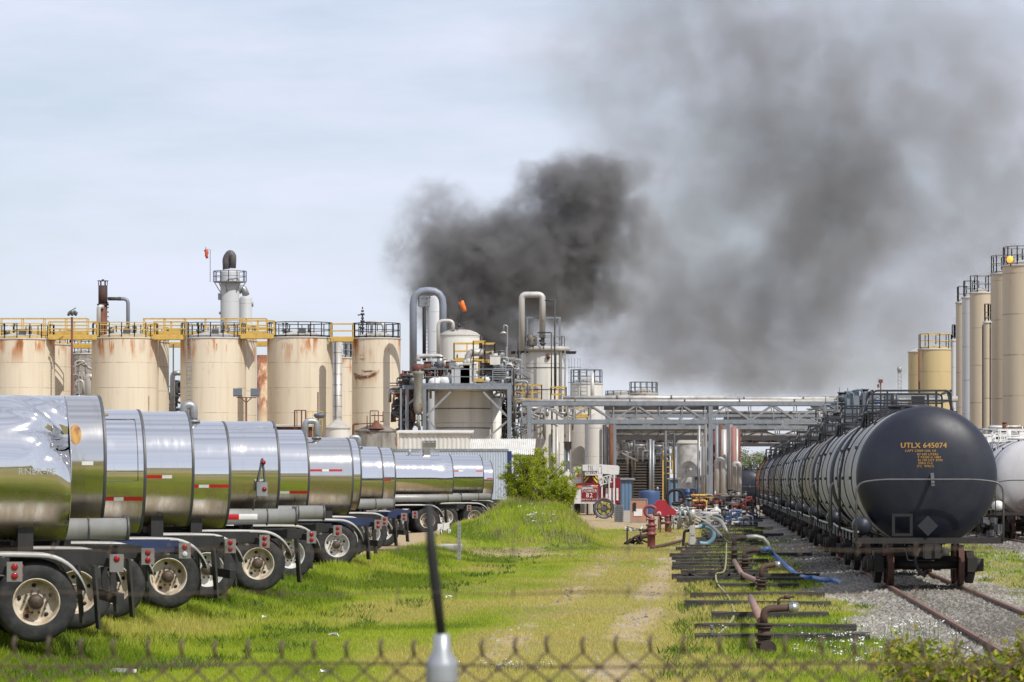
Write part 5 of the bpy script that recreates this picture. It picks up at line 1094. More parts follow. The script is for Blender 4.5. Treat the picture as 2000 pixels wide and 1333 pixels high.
for i_, (px, y0, y1, r2) in enumerate(((1083.5, 790, 584, .055), (1077, 770, 650, .045), (1086, 760, 690, .04), (1012, 700, 655, .05))):
    pole_thing('riser_pipe', ['tallest thin dark riser before the ringed tower', 'shorter dark riser left of the tallest one', 'short dark riser low on the ringed tower', 'dark stub riser left of the big gooseneck'][i_], 'pipe', px, y0, y1, 243, r2, 'darksteel', 8)
pipe_thing('thin dark cross pipe from the gooseneck to the tall riser', [(1064, 587), (1084, 587)], .05, 243.4, 'darksteel', 8); pipe_thing('thin dark pipe bent over beside the brown drum', [(1050, 650), (1077, 650), (1077, 656)], .045, 244, 'darksteel', 8)
Y = 244.6; o, pp = rel(Y, 1040); t = thing('top_drum', 'small brown drum standing on the ringed tower', 'drum', (o.x, o.y, Z(676, Y))); g = G(); g.lathe([(.26, 0), (.30, .1), (.30, .6), (.22, .72), (0, .75)], n=18); g.cyl((0, 0, .7), (0, 0, .95), .04); part('shell', g, M['oldroof'], t)
g = G(); g.ring((0, -.26, .38), .12, .03, 12, 'Y'); part('port', g, M['darksteel'], t)
o, pp = rel(Y, 1060); t = thing('top_valve', 'dark valve below the gooseneck on the ringed tower', 'valve', (o.x, o.y, Z(676, Y))); g = G(); g.cyl((0, 0, 0), (0, 0, .8), .14, n=12); g.cyl((0, 0, .1), (0, 0, .2), .22, n=12); g.cyl((0, 0, .55), (0, 0, .65), .2, n=12); g.cyl((-.25, 0, .35), (.1, 0, .35), .08); part('body', g, M['galvdark'], t)
t = thing('tower_railing', 'thin white rails on the ringed tower top', 'railing', (X(1062, Y), Y + 1, Z(683, Y))); g = G(); g.crail((0, 0, 0), r_ * .95, .95, 12, .02); part('rails', g, M['galv'], t)
for i_, (x0, x1, dk, Y_, hh) in enumerate(((1003, 1058, 781, 240.5, 1.0), (1076, 1106, 785, 240.8, 1.0), (1078, 1150, 812, 250, 1.1))):
    t = thing('yellow_platform', ['yellow railed walkway at the ringed tower foot, left part', 'yellow railed walkway at the ringed tower foot, right part', 'yellow railed platform seen through the pipe bridge truss'][i_], 'platform', (X(x0, Y_), Y_, Z(dk, Y_))); L = X(x1, Y_) - X(x0, Y_)
    g = G(); g.span(0, L, 0, 2, -.14, 0); part('deck', g, M['yellow'], t); g = G(); g.rail([(0, 0, 0), (L, 0, 0), (L, 2, 0), (0, 2, 0), (0, 0, 0)], hh, .032, .55, toe=.1); part('railing', g, M['yellow'], t)
    g = G()
    for x in (.08, L - .08): g.beam((x, 1.0, -.14), (x, 1.0, -Z(dk, Y_)), .12)
    part('leg', g, M['steel'], t)
# insulated tanks right of the tower
gC = 'lagged grey tanks under and behind the pipe bridge'
storage_tank('narrow lagged tank with a yellow cage ladder, left of the brownish tank', 1060, 36, 800, 256, 'grey_tank', None, gC)
t = bpy.data.objects[[o.name for o in bpy.data.objects if o.name.startswith('storage_tank')][-1]]
Y = 254; o, pp = rel(Y, 1072); t = thing('cage_ladder', 'yellow caged ladder on the narrow lagged tank', 'ladder', o); g = G(); g.ladder(0, 0, .4, Z(792, Y), .5, .03, .3, (0, -1), True); part('rungs', g, M['yellow'], t)
storage_tank('brownish lagged tank behind the drum topped post', 1097, 38, 820, 262, 'grimytank', None, gC)
storage_tank('wide pale lagged tank left of the rust streaked one', 1132, 48, 812, 266, 'grey_tank', None, gC); storage_tank('pale lagged tank with one long rust streak, right edge of the group', 1163, 42, 822, 263, 'white_tank', None, gC)
storage_tank('pale tank with dark rails rising above the pipe bridge', 1146, 62, 750, 285, 'white_tank', 'steel', gC, rail_n=12)
Y = 262.5 - 42 / 2 / F * 263; o, pp = rel(Y, 1160); 
t = thing('caged_stair', 'dark caged ladder and rails on the tank above the pipe bridge', 'ladder', (X(1122, 280), 280, 0)); g = G(); g.ladder(0, 0, 2, Z(722, 280), .6, .035, .3, (0, -1), True); g.ladder(.75, 0, 2, Z(722, 280), .5, .03, .3, (0, -1)); part('cage', g, M['steel'], t)
pipe_thing('white vertical pipe with a cap over the pale railed tank', [(1157, 800), (1157, 728)], .15, 279, 'insul', 12)
for i_, (px, y0, y1, Y_, r2, m_) in enumerate(((1088, 985, 828, 244, .13, 'insul'), (1112, 985, 828, 244, .09, 'galv'))):
    pole_thing('riser_pipe', ['cream riser pipe before the brownish tank', 'slim grey riser under the drum topped post'][i_], 'pipe', px, y0, y1, Y_, r2, m_, 10)
Y = 238; o, pp = rel(Y, 1109); t = thing('filter_post', 'grey post carrying a small drum filter beside the fire engine', 'filter', o); g = G(); g.cyl((0, 0, 0), (0, 0, Z(880, Y)), .15, n=14); part('post', g, M['galv'], t); g = G(); g.lathe([(.15, Z(880, Y)), (.25, Z(876, Y)), (.25, Z(866, Y)), (.30, Z(865, Y)), (.30, Z(863, Y)), (0, Z(862.5, Y))], n=18); part('drum', g, M['galvdark'], t)

# ------------------------------------------------------------------ pipe bridges
def pipe_bridge(label, x0, x1, ytop, ybot, Y, npan, cols, pipes, depth=2.2, mat='steel', extra=None):
    t = thing('pipe_bridge', label, 'pipe bridge', (X(x0, Y), Y, 0), 0, 'steel pipe bridges crossing above the train'); L = X(x1, Y) - X(x0, Y); z0, z1 = Z(ybot, Y), Z(ytop, Y)
    for dy in (0, depth):
        g = G(); g.beam((0, dy, z0), (L, dy, z0), .2, .28); g.beam((0, dy, z1), (L, dy, z1), .2, .24); part('chord', g, M[mat], t)
        g = G(); hh = z1 - z0
        for i in range(npan * 2 + 1):
            xa = L * i / (npan * 2); g.beam((xa, dy, z0 + .17), (xa, dy, z1 - .15), .07)
            if i < npan * 2:
                xb = L * (i + 1) / (npan * 2)
                if i % 2 == 0: g.beam((xa, dy, z0 + .1), (xb, dy, z1 - .1), .11)
                else: g.beam((xa, dy, z1 - .1), (xb, dy, z0 + .1), .11)
        part('web', g, M['galv' if mat == 'steel' else mat], t)
    g = G()
    for i in range(npan + 1):
        xa = L * i / npan
        g.beam((xa, .1, z0 + .02), (xa, depth - .1, z0 + .02), .14); g.beam((xa, .1, z1 - .02), (xa, depth - .1, z1 - .02), .14)
    part('cross_beam', g, M[mat], t)
    for px in cols:
        for dy in (0, depth): g = G(); xa = X(px, Y) - X(x0, Y); g.beam((xa, dy - .005, 0), (xa, dy - .005, z1 - .16), .28, .26); part('column', g, M[mat], t)
    for k, (py, dy, r_, m_, a, b) in enumerate(pipes):
        z = Z(py, Y); xa, xb = X(a, Y) - X(x0, Y), X(b, Y) - X(x0, Y); g = G(); g.cyl((xa, dy, z), (xb, dy, z), r_, n=12)
        n = int(abs(xb - xa) / 3.4); m2 = G()
        for j in range(1, n): x = xa + (xb - xa) * j / n; m2.cyl((x - .05, dy, z), (x + .05, dy, z), r_ * 1.22, n=12)
        po = part('pipe', g, M[m_], t)
        if n > 1: part('clamp', m2, M['galvdark'], po)
    return t
pipe_bridge('nearest steel pipe bridge, its truss running over the numbered tank car', 1020, 1645, 789, 824, 236, 7, (1034, 1388, 1638), [(784, .5, .13, 'insul', 1016, 1660), (785.5, 1.1, .10, 'galv', 1020, 1650), (776.5, 1.6, .15, 'insul', 1100, 1420), (778, 1.9, .11, 'insul', 1340, 1690), (797, .8, .13, 'insul_dark', 1180, 1405), (819, .6, .16, 'insul_dark', 1415, 1640), (806, 1.4, .10, 'insul_dark', 1420, 1640)])
pipe_bridge('second pipe bridge back, just below the nearest one', 1195, 1600, 812, 835, 262, 6, (1200, 1420, 1590), [(806, .3, .12, 'insul_dark', 1190, 1620), (829, .8, .20, 'insul_dark', 1190, 1600), (825, 1.5, .12, 'insul', 1190, 1610), (838, 1.2, .12, 'insul_dark', 1190, 1600)], mat='steel')
pipe_bridge('third pipe bridge back with sagging dull pipes', 1185, 1590, 838, 856, 285, 6, (1192, 1400, 1585), [(843, .3, .16, 'insul', 1185, 1500), (850, .9, .13, 'insul_dark', 1185, 1590), (855, 1.4, .18, 'insul_dark', 1190, 1590), (833, 1.0, .12, 'insul_dark', 1185, 1560)], mat='darksteel')
pipe_bridge('farthest low pipe bridge before the trees', 1190, 1540, 856, 869, 318, 5, (1195, 1430, 1535), [(862, .4, .13, 'rust', 1190, 1540), (868, 1.0, .12, 'darksteel', 1190, 1540)], mat='darksteel')
pipe_thing('pale pipe running right behind the first tank car rails', [(1560, 780), (1870, 780)], .22, 246, 'insul', 12)
# tall risers round the bridge column
rr = random.Random(31)
mats_ = ['insul', 'galv', 'insul_dark', 'rustred', 'steel', 'rust', 'insul', 'galvdark', 'insul_dark', 'rustpink', 'insul', 'rust', 'steel', 'insul']
M['rustpink'] = dirty('faded_red_pipe', (.30, .14, .13), (.18, .08, .07), .6, 0, 3, .7)
for i_, px in enumerate((1366, 1372, 1379, 1394, 1400, 1408, 1414, 1421, 1427, 1433, 1439, 1444, 1404, 1436)):
    Y_ = rr.uniform(240, 275); w = rr.uniform(.055, .15) if i_ not in (3, 6, 9) else .19
    t = pole_thing('riser_pipe', '%s upright pipe, %s under the pipe bridge' % ({'insul': 'pale lagged', 'galv': 'bare grey', 'insul_dark': 'dull lagged', 'rustred': 'dark red', 'steel': 'blue grey', 'rust': 'rusty', 'galvdark': 'dark metal', 'rustpink': 'faded pink'}[mats_[i_]], ['leftmost', 'second from left', 'third from left', 'fourth from left', 'fifth from left', 'sixth from left', 'seventh from left', 'eighth from left', 'fifth from right', 'fourth from right', 'third from right', 'rightmost', 'one just right of the fifth', 'one just left of the third last'][i_]), 'pipe', px, 1000, rr.uniform(826, 840), Y_, w, mats_[i_], 10, 'upright pipes under the pipe bridge')
pipe_thing('thick pale pipe bend low right in the riser cluster', [(1400, 985), (1400, 898), (1412, 898), (1412, 985)], .18, 238, 'insul', 12, bend=.3); pipe_thing('pale pipe bend at the right foot of the riser cluster', [(1434, 985), (1434, 905), (1444, 905), (1444, 975)], .16, 239, 'insul', 12, bend=.3)
rr = random.Random(91)
for k in range(16):
    pole_thing('thin_riser', 'thin upright pipe among the thicker risers, %s from the left' % ['first', 'second', 'third', 'fourth', 'fifth', 'sixth', 'seventh', 'eighth', 'ninth', 'tenth', 'eleventh', 'twelfth', 'thirteenth', 'fourteenth', 'fifteenth', 'sixteenth'][k], 'pipe', 1364 + k * 5.6 + rr.uniform(-1.5, 1.5), 1000, rr.uniform(826, 850), rr.uniform(243, 280), rr.uniform(.03, .055), rr.choice(['darksteel', 'insul_dark', 'rust', 'galvdark', 'rustpink']), 7, 'thin upright pipes in the riser cluster')
M['fire_red'] = dirty('red_paint', (.20, .04, .04), (.12, .04, .035), .45, 0, 4, .6); M['blue'] = dirty('blue_paint', (.045, .09, .21), (.03, .05, .12), .5, 0, 4, .5)
clutter('red and yellow valves crowding the foot of the riser cluster', 1352, 1420, 966, 992, 228, 13, 21, ['fire_red', 'yellow', 'galvdark', 'rustred', 'galv'], rr0=(.03, .08))
clutter('red valves and dark pumps right of the riser cluster foot', 1418, 1456, 968, 995, 222, 12, 22, ['fire_red', 'darksteel', 'galvdark', 'insul_dark'], rr0=(.04, .09))
clutter('dark pipework tangle behind the fire engine', 1188, 1330, 838, 890, 300, 16, 23, ['darksteel', 'insul_dark', 'steel', 'galv'], depth=5, rr0=(.05, .11))
clutter('pipe fittings on top of the nearest pipe bridge left end', 1020, 1130, 786, 812, 241, 12, 24, ['galv', 'insul'], rr0=(.05, .1))
for i_, (px, y1, m_, r2, Y_) in enumerate(((1180, 830, 'darksteel', .12, 262), (1186, 828, 'insul_dark', .12, 265), (1194, 826, 'rust', .16, 258), (1300, 830, 'galvdark', .1, 270), (1317, 850, 'darksteel', .1, 280), (1270, 858, 'galv', .1, 275), (1276, 862, 'galv', .08, 276))):
    pole_thing('riser_pipe', ['dark upright left of the rusty upright pipe', 'dull upright pipe touching the rusty one', 'bright rusty upright pipe behind the fire engine', 'dark upright left of the yellow ladder', 'thin dark upright left of the mottled white tank', 'grey upright pipe before the slatted tower', 'second grey upright pipe before the slatted tower'][i_], 'pipe', px, 1000, y1, Y_, r2, m_, 10)
# slatted cooling tower, mottled tank, ladder, sheds, drums
Y = 308; k = Y / F; o, pp = rel(Y, 1200); t = thing('cooling_tower', 'dark weathered timber cooling tower with horizontal slats', 'cooling tower', o); L = X(1302, Y) - X(1196, Y); h = Z(893, Y)
M['darktimber'] = dirty('dark_timber', (.05, .038, .03), (.022, .019, .017), .85, 0, 3, .8)
g = G(); n = 17
for j in range(n): g.box((L / 2, -.1, .3 + j * (h - .4) / n), (L, .03, (h / n) * .62), tilt=('X', R(-35)))
part('slats', g, M['darktimber'], t)
g = G(); g.span(0, L, .25, 5, 0, h - .2); part('core', g, M['void'], t)
g = G()
for x in (0, L * .33, L * .66, L): g.beam((x, -.32, 0), (x, -.32, h), .16)
g.beam((0, -.30, h), (L, -.30, h), .2); part('posts', g, M['darktimber'], t)
g = G(); g.rail([(0, -.3, h + .1), (L, -.3, h + .1), (L, 4, h + .1)], 1.1, .04, 1.2); part('railing', g, M['darksteel'], t)
g = G(); g.span(.4, L - .4, 1, 4.5, h - .2, h + 1.3); part('fan_deck', g, M['galvdark'], t)
storage_tank('mottled grey white tank between the slatted tower and the riser cluster', 1344, 46, 866, 290, dirty('mottled_white', (.52, .52, .52), (.26, .27, .28), .5, 0, 2.2, .9, .05, (1, 1, .7)), None, None, 'cap', .75)
Y = 286; o, pp = rel(Y, 1307); t = thing('yellow_ladder', 'yellow caged ladder between the slatted tower and mottled tank', 'ladder', o); g = G(); g.ladder(0, 0, Z(925, Y), Z(880, Y), .55, .05, .5, (0, -1)); g.beam((-.5, 0, Z(925, Y)), (.6, 0, Z(925, Y)), .08); g.beam((-.5, 0, 0), (-.5, 0, Z(880, Y)), .1); part('rungs', g, M['yellow'], t)
M['bluepanel'] = dirty('faded_blue_panel', (.11, .19, .30), (.08, .13, .2), .5, .1, 3, .5)
t, L, h = shed('blue_cabin', 'tall narrow faded blue cabin right of the fire engine', 1213, 1234, 938, 262, 2.4, M['bluepanel'], M['galv'], .05); t, L, h = shed('blue_cabin', 'grey blue cabinet left of the riser cluster', 1357, 1372, 932, 272, 2.0, M['greyblue'], M['greyblue'], .03); t, L, h = shed('blue_cabin', 'small blue hut behind the yellow ladder foot', 1308, 1324, 937, 282, 2.0, M['bluepanel'], M['galv'], .03)
t = thing('blue_tank', 'low round blue tank before the slatted tower', 'tank', (X(1268, 255), 255, 0)); r_ = 20.5 / F * 255; g = G(); h = Z(961, 255); g.lathe([(r_, 0), (r_ * 1.02, h * .3), (r_, h * .8), (r_ * 1.01, h), (r_ * .97, h + .06), (0, h + .15)], n=32); part('tub', g, M['blue'], t)
g = G(); g.cyl((.6, 0, h + .1), (.6, 0, h + .35), .06); part('spout', g, M['insul'], t)
for i_, (px, py) in enumerate(((1336, 972), (1348, 972), (1358, 974), (1336, 983), (1349, 983))):
    Y_ = 268 + (i_ % 2); t = thing('blue_drum', ['upper left blue drum beside the mottled tank', 'upper middle blue drum beside the mottled tank', 'upper right blue drum beside the mottled tank', 'lower left blue drum', 'lower right blue drum'][i_], 'drum', (X(px - 4, Y_), Y_, .05 + (.9 if i_ < 3 else 0)), 0, 'blue drums stacked by the mottled tank'); g = G(); g.lathe([(0, 0), (.28, 0), (.29, .28), (.305, .3), (.29, .32), (.29, .58), (.305, .6), (.29, .62), (.28, .88), (0, .88)], n=20); part('body', g, M['blue'], t)
    g = G(); g.cyl((.15, 0, .88), (.15, 0, .9), .04); part('bung', g, M['white'], t)
# distant tank railings seen above the bridge
storage_tank('distant low tank whose rails top the pipe bridge', 1257, 56, 769, 350, 'grey_tank', 'steel', None, rail_n=14); storage_tank('farther low tank left of the distant railed one', 1212, 60, 773, 356, 'grey_tank', 'steel', None, rail_n=12, railh=.4)
M['white_silo'] = tankpaint('white_silo_paint', (.50, .50, .50), (.40, .40, .39), 0, 2.4)
M['bluehose'] = plain('blue_grey_hose', (.10, .16, .22), .5)
M['yellowgreen'] = plain('greenish_hose', (.30, .28, .13), .6); M['pumpgrey'] = dirty('pale_pump_paint', (.44, .42, .39), (.22, .2, .18), .5, .1, 6, .7, .1)
M['skyhose'] = dirty('sky_blue_hose', (.12, .25, .35), (.22, .29, .33), .5, 0, 8, .6, 0, (1, 1, 1)); M['hose_grey2'] = dirty('dull_grey_hose', (.12, .125, .13), (.2, .2, .19), .55, 0, 6, .6)
# ------------------------------------------------------------------ right hand silos
gS = 'tall silos along the right edge'
def silo(label, cpx, wpx, ty, Y, mat, rail='steel', lad=None): return storage_tank(label, cpx, wpx, ty, Y, mat, 'galv' if rail == 'steel' else rail, gS, 'cap', .4, None, max(5, int(wpx / 7)), False, 0, 'silo', 1.15, 'silo')
silo('tallest cream silo with rusty rim, cut by the right edge', 2003, 90, 520, 226, 'cream_clean', 'steel')
silo('cream silo with a rust patch at its rim, second from the right edge', 1972, 74, 536, 234, 'cream_clean', 'steel')
silo('cream silo third from the right edge, behind the narrow one', 1917, 46, 573, 246, 'cream_clean', 'steel')
silo('white silo between two cream silos', 1896, 34, 582, 254, 'white_silo', 'steel'); silo('pale cream silo left of the white silo', 1882, 30, 592, 262, 'cream_clean', 'steel')
silo('slim cream silo with its own small railed top', 1928.5, 15, 630, 232, 'cream_clean', 'steel')
silo('slim grey column touching the left silo', 1862.5, 9, 665, 274, 'greyvessel', 'steel')
silo('yellowish squat tank with yellow rails, left of the tall silos', 1826, 66, 683, 280, 'cream_yellow', 'yellow'); silo('yellowish tank peeping out left of the squat railed tank', 1800, 52, 688, 288, 'cream_yellow', None)
pole_thing('conduit', 'dark conduit down the seam of the slim silo, left one', 'conduit', 1919.5, 1000, 634, 230, .05, 'darksteel', 6); pole_thing('conduit', 'dark conduit down the seam of the slim silo, right one', 'conduit', 1934, 1000, 630, 230, .05, 'darksteel', 6); pole_thing('conduit', 'dark drain pipe on the yellowish squat tank', 'conduit', 1795.5, 1000, 684, 277, .09, 'rust', 6)
Y = 224; o, pp = rel(Y, 1974); t = thing('beacon', 'glowing orange beacon on the tallest silo rails', 'beacon', (X(1974, Y), Y, Z(520, Y))); g = G(); g.cyl((0, 0, 0), (0, 0, .25), .05); g.box((.12, 0, .42), (.2, .2, .3)); part('bracket', g, M['galvdark'], t)
q = N('lit_beacon'); q.col((.8, .3, .05)); q.b.inputs['Emission Color'].default_value = (1, .32, .04, 1); q.b.inputs['Emission Strength'].default_value = 1.6
g = G(); g.lathe([(0, -.22), (.18, -.16), (.22, 0), (.18, .16), (0, .22)], (-.05, -.05, .42), n=16); part('lens', g, q.m, t)
# loading rack behind the first car
Y = 150; o, pp = rel(Y, 1672); t = thing('loading_rack', 'blue grey loading rack with hose arms beside the train', 'loading rack', o)
for px in (1660, 1672, 1730, 1752):
    g = G(); a = pp(px, 0); g.beam((a.x, 0, 0), (a.x, 0, Z(764 if px < 1700 else 778, Y)), .26 if px < 1700 else .14, .2); part('mast', g, M['steel'], t)
g = G(); a, b = pp(1636, 800), pp(1770, 800); g.span(a.x, b.x, 0, 1.8, a.z - .12, a.z); part('deck', g, M['steel'], t)
g = G(); g.rail([pp(1636, 800), pp(1700, 800)], .55, .02, .5); g.beam(pp(1680, 774), pp(1835, 774), .12, .2); g.beam(pp(1620, 815), pp(1700, 815), .06); g.beam(pp(1620, 826), pp(1705, 826), .06); part('rails', g, M['steel'], t)
g = G(); g.box(pp(1662, 812), (.5, .5, .55)); g.box(pp(1694, 795), (.45, .5, 1.2)); g.box(pp(1735, 786), (.3, .4, .7)); g.box(pp(1655, 838), (1.6, .8, .4)); part('cabinets', g, M['greyblue'], t)
g = G()
for pts in ([(1652, 800), (1650, 775), (1656, 766), (1666, 770), (1664, 800)], [(1664, 765), (1676, 762), (1683, 764)], [(1700, 790), (1712, 775), (1720, 780), (1718, 800)], [(1740, 795), (1744, 776), (1752, 782), (1752, 800)]): g.tube([pp(a, b, -.2) for a, b in pts], .045, 7)
part('hose_arm', g, M['bluehose'], t)
clutter('pipes and valves crowding the loading rack', 1640, 1700, 775, 840, 152, 26, 41, ['galvdark', 'steel', 'insul', 'darksteel', 'blue'], rr0=(.03, .08), depth=2)
clutter('small fittings on the loading rack left end', 1600, 1650, 790, 830, 165, 14, 42, ['galvdark', 'steel', 'insul_dark'], rr0=(.03, .07), depth=2)
for i_, (x0, x1, py, Y_) in enumerate(((1562, 1640, 822, 195), (1530, 1600, 836, 215), (1515, 1575, 848, 230))):
    t = thing('gangway', ['drop down gangway nearest the loading rack', 'middle drop down gangway over the train', 'farthest drop down gangway over the train'][i_], 'gangway', (X(x0, Y_), Y_, Z(py, Y_)), 0, 'gangways reaching over the train'); L = X(x1, Y_) - X(x0, Y_)
    g = G(); g.span(0, L, 0, .8, -.06, 0); part('tread', g, M['galv'], t); g = G(); g.rail([(0, 0, 0), (L, 0, 0)], .5, .025, 1.2); g.rail([(0, .8, 0), (L, .8, 0)], .5, .025, 1.2); part('rails', g, M['galv'], t)
    g = G(); g.beam((L - .1, .4, -.06), (L - .1, .4, -Z(py, Y_)), .16); part('post', g, M['steel'], t)
Y = 300
for i_, (px, y0, y1) in enumerate(((1720, 800, 745), (1757, 800, 728))):
    t = thing('siren_mast', ['thin mast with a red head above the tank car rails', 'pale lattice mast above the tank car rails'][i_], 'mast', (X(px, Y), Y, 0)); g = G(); z = Z(y1, Y)
    if i_ == 0: g.cyl((0, 0, 0), (0, 0, z), .06); g.box((0, 0, z), (.35, .3, .3)); g.box((-.2, 0, z - .4), (.15, .2, .3)); part('pole', g, M['rustred'], t)
    else:
        for s in (-.13, .13): g.beam((s, 0, 0), (s, 0, z), .05)
        for j in range(40): g.beam((-.13, 0, z - j * .3), (.13, 0, z - j * .3 - .15), .04)
        g.lathe([(.1, z), (.2, z + .1), (.2, z + .4), (.1, z + .5), (0, z + .5)], n=12); part('lattice', g, M['galv'], t)
# buildings/plant low behind the right train
t, L, h = shed('grey_building', 'low grey building behind the white tank cars', 1880, 2060, 838, 246, 6, M['galv'], M['cap'], .2)
clutter('white valve gear above the white tank cars', 1925, 1995, 832, 862, 178, 12, 43, ['whitesheet', 'galv', 'rust'], rr0=(.04, .09), depth=2)

# ------------------------------------------------------------------ fire engine
Y = 246; k = Y / F; o, pp = rel(Y, 1150); t = thing('fire_engine', 'white and red aerial ladder fire engine seen from behind, marked TOWER 82', 'fire engine', o)
M['fred'] = plain('fire_engine_red', (.20, .012, .02), .4); M['fwhite'] = plain('fire_engine_white', (.66, .66, .66), .35); M['chev_y'] = plain('chevron_yellow', (.72, .65, .04), .4); M['letter'] = plain('white_lettering', (.75, .74, .72), .5)
def bx(g, x0, x1, y0, y1, dy0, dy1): a, b = pp(x0, y0), pp(x1, y1); g.span(a.x, b.x, dy0, dy1, b.z, a.z); return g
part('body', bx(bx(G(), 1118, 1170, 950, 984, .02, 7), 1122, 1176, 912, 950, .6, 7), M['fwhite'], t)
part('rear_panel', bx(G(), 1136, 1166, 955, 979, -.04, .02), M['fred'], t)
g = G(); g.beam(pp(1118, 984, -.02), pp(1127, 946, -.02), .14); g.beam(pp(1126, 946, -.02), pp(1170, 946, -.02), .14); g.beam(pp(1170, 946, -.02), pp(1172, 984, -.02), .14); part('red_trim', g, M['fred'], t)
part('light_bar', bx(bx(G(), 1127, 1137, 949, 953, -.06, 0), 1160, 1168, 949, 953, -.06, 0), M['orange'], t)
part('turntable', bx(bx(G(), 1138, 1168, 908, 920, -.3, 1.5), 1142, 1164, 920, 929, -.25, 1.5), M['fwhite'], t)
part('chevron_board', bx(G(), 1140, 1168, 929, 944, .52, .58), M['fred'], t)
for s, (a0, a1) in enumerate(((1141, 1150), (1167, 1158))):
    for j in range(2):
        g = G(); d = 4 * j * (1 if s == 0 else -1); g.beam(pp(a0 + d * .4, 943 - j * 7, .49), pp(a1 + d * .2, 932 - j * 0 if j == 0 else 930, .49), .02, .10) if j == 0 else g.beam(pp(a0, 935, .49), pp(a0 + (4 if s == 0 else -4), 930, .49), .02, .09); part('chevron_stripe', g, M['chev_y'], t)
part('chevron_centre', bx(G(), 1150, 1158, 932, 944, .46, .51), M['fred'], t)
for (tx, sz, cx, cy, dy, m_) in (('TOWER', .29, 1151, 959.5, -.06, 'letter'), ('82', .46, 1151, 968, -.06, 'letter'), ('KEEP BACK 500 FT', .13, 1151, 976, -.06, 'letter'), ('911', .22, 1153, 912, -.32, 'black'), ('115', .24, 1153, 916.5, -.32, 'black'), ('CICERO', .24, 1153, 924.5, -.27, 'black')):
    vs, fs = text_mesh(tx, sz); c = pp(cx, cy); g = G(); g.add([(c.x + v.x, dy, c.z + v.y) for v in vs], fs); part('lettering', g, M[m_], t)
g = G(); a = pp(1170, 912, .6)
g.truss((a.x, .6, Z(924, Y)), (pp(1210, 0).x, 4, Z(926, Y)), .55, 6, .09, .06); g.truss((a.x, 1.3, Z(924, Y)), (pp(1210, 0).x, 4.7, Z(926, Y)), .55, 6, .09, .06); g.beam(pp(1176, 916, .58), pp(1210, 919, .58), .12, .5); part('aerial_ladder', g, M['fwhite'], t)
g = G(); g.truss(pp(1172, 948, .5), pp(1200, 940, .5), .5, 4, .06, .05); g.beam(pp(1176, 952, .4), pp(1176, 985, .4), .1); g.beam(pp(1190, 935, .4), pp(1190, 985, .4), .08); g.beam(pp(1200, 928, .4), pp(1200, 985, .4), .1); part('outrigger', g, M['fwhite'], t)
part('side_body', bx(bx(G(), 1176, 1212, 952, 984, 1.5, 8), 1196, 1214, 934, 952, 2.5, 7), M['fred'], t)
g = G(); 
for j in range(4): bx(g, 1184 + j * 7, 1188 + j * 7, 954, 978, 1.42, 1.49)
part('white_stripe', g, M['fwhite'], t)
g = G(); bx(g, 1124, 1136, 919, 944, .4, .59); part('side_locker', g, M['fwhite'], t)
g = G(); bx(g, 1126, 1134, 927, 932, .33, .39); part('orange_label', g, M['orange'], t)
for px in (1128, 1165): g = G(); c = pp(px, 984); g.lathe([(0, -.2), (.3, -.2), (.52, -.1), (.52, .2), (0, .22)], (c.x, 1.6, .55), 'X', 24); part('wheel', g, M['tyre'], t)

# ------------------------------------------------------------------ yard objects
Y = 215; t = thing('hose_reel', 'large round reel of grey hose below the fire engine', 'hose reel', (X(1180, Y), Y, .15)); r_ = 19 / F * Y; g = G(); g.ring((0, 0, r_), r_, .06, 36, 'Y'); g.ring((0, .35, r_), r_, .06, 36, 'Y')
for a in range(6): c, s_ = math.cos(a * 1.047), math.sin(a * 1.047); g.beam((0, 0, r_), (r_ * c, 0, r_ + r_ * s_), .05)
g.cyl((0, -.05, r_), (0, .4, r_), .16); part('rim_frame', g, M['galvdark'], t)
g = G()
for j in range(4): g.ring((0, .06 + .08 * j, r_), r_ * (.86 - .04 * (j % 2)), .05, 32, 'Y')
part('hose', g, M['hose_grey'], t)
g = G()
for j in range(3): g.ring((0, .05, r_), r_ * (.62 - .1 * j), .03, 24, 'Y')
part('inner_hose', g, plain('yellow_hose', (.38, .33, .06), .6), t)
g = G(); g.beam((-.5, .2, 0), (0, .2, r_), .08); g.beam((.5, .2, 0), (0, .2, r_), .08); part('stand', g, M['darksteel'], t)
Y = 205; t = thing('wire_crate', 'grey wire mesh crate right of the hose reel', 'crate', (X(1209, Y), Y, 0)); g = G(); w = 18 / F * Y; h = Z(987, Y)
for x in range(8): g.beam((-w / 2 + w * x / 7, 0, 0), (-w / 2 + w * x / 7, 0, h), .03)
for z in range(9): g.beam((-w / 2, 0, h * z / 8), (w / 2, 0, h * z / 8), .03)
part('mesh', g, M['galv'], t); g = G(); g.span(-w / 2 + .03, w / 2 - .03, .05, .6, .03, h * .9); part('contents', g, M['galvdark'], t)
t = thing('white_block', 'pale concrete block between the wire crate and orange crate', 'block', (X(1225, 203), 203, 0)); g = G(); g.span(-.22, .22, 0, .6, 0, .35); g.span(-.20, .20, .05, .55, .352, .7); part('blocks', g, M['cap'], t)
Y = 200; t = thing('container_crate', 'faded orange tote crate with a white label', 'crate', (X(1248, Y), Y, 0)); w = 32 / F * Y; h = Z(975, Y); g = G(); g.span(-w / 2, w / 2, 0, .9, .12, h); part('tote', g, dirty('faded_orange_panel', (.42, .20, .13), (.30, .18, .13), .6, 0, 3, .7, .1), t)
g = G()
for x in (-w / 2, w / 2): g.beam((x, -.02, .1), (x, -.02, h), .05)
g.beam((-w / 2, -.02, h), (w / 2, -.02, h), .05); g.span(-w / 2, w / 2, -.02, .9, .0, .119); part('frame', g, M['galv'], t)
g = G(); g.span(-w * .32, w * .2, -.03, -.015, h * .3, h * .6); part('label_sheet', g, M['white'], t)
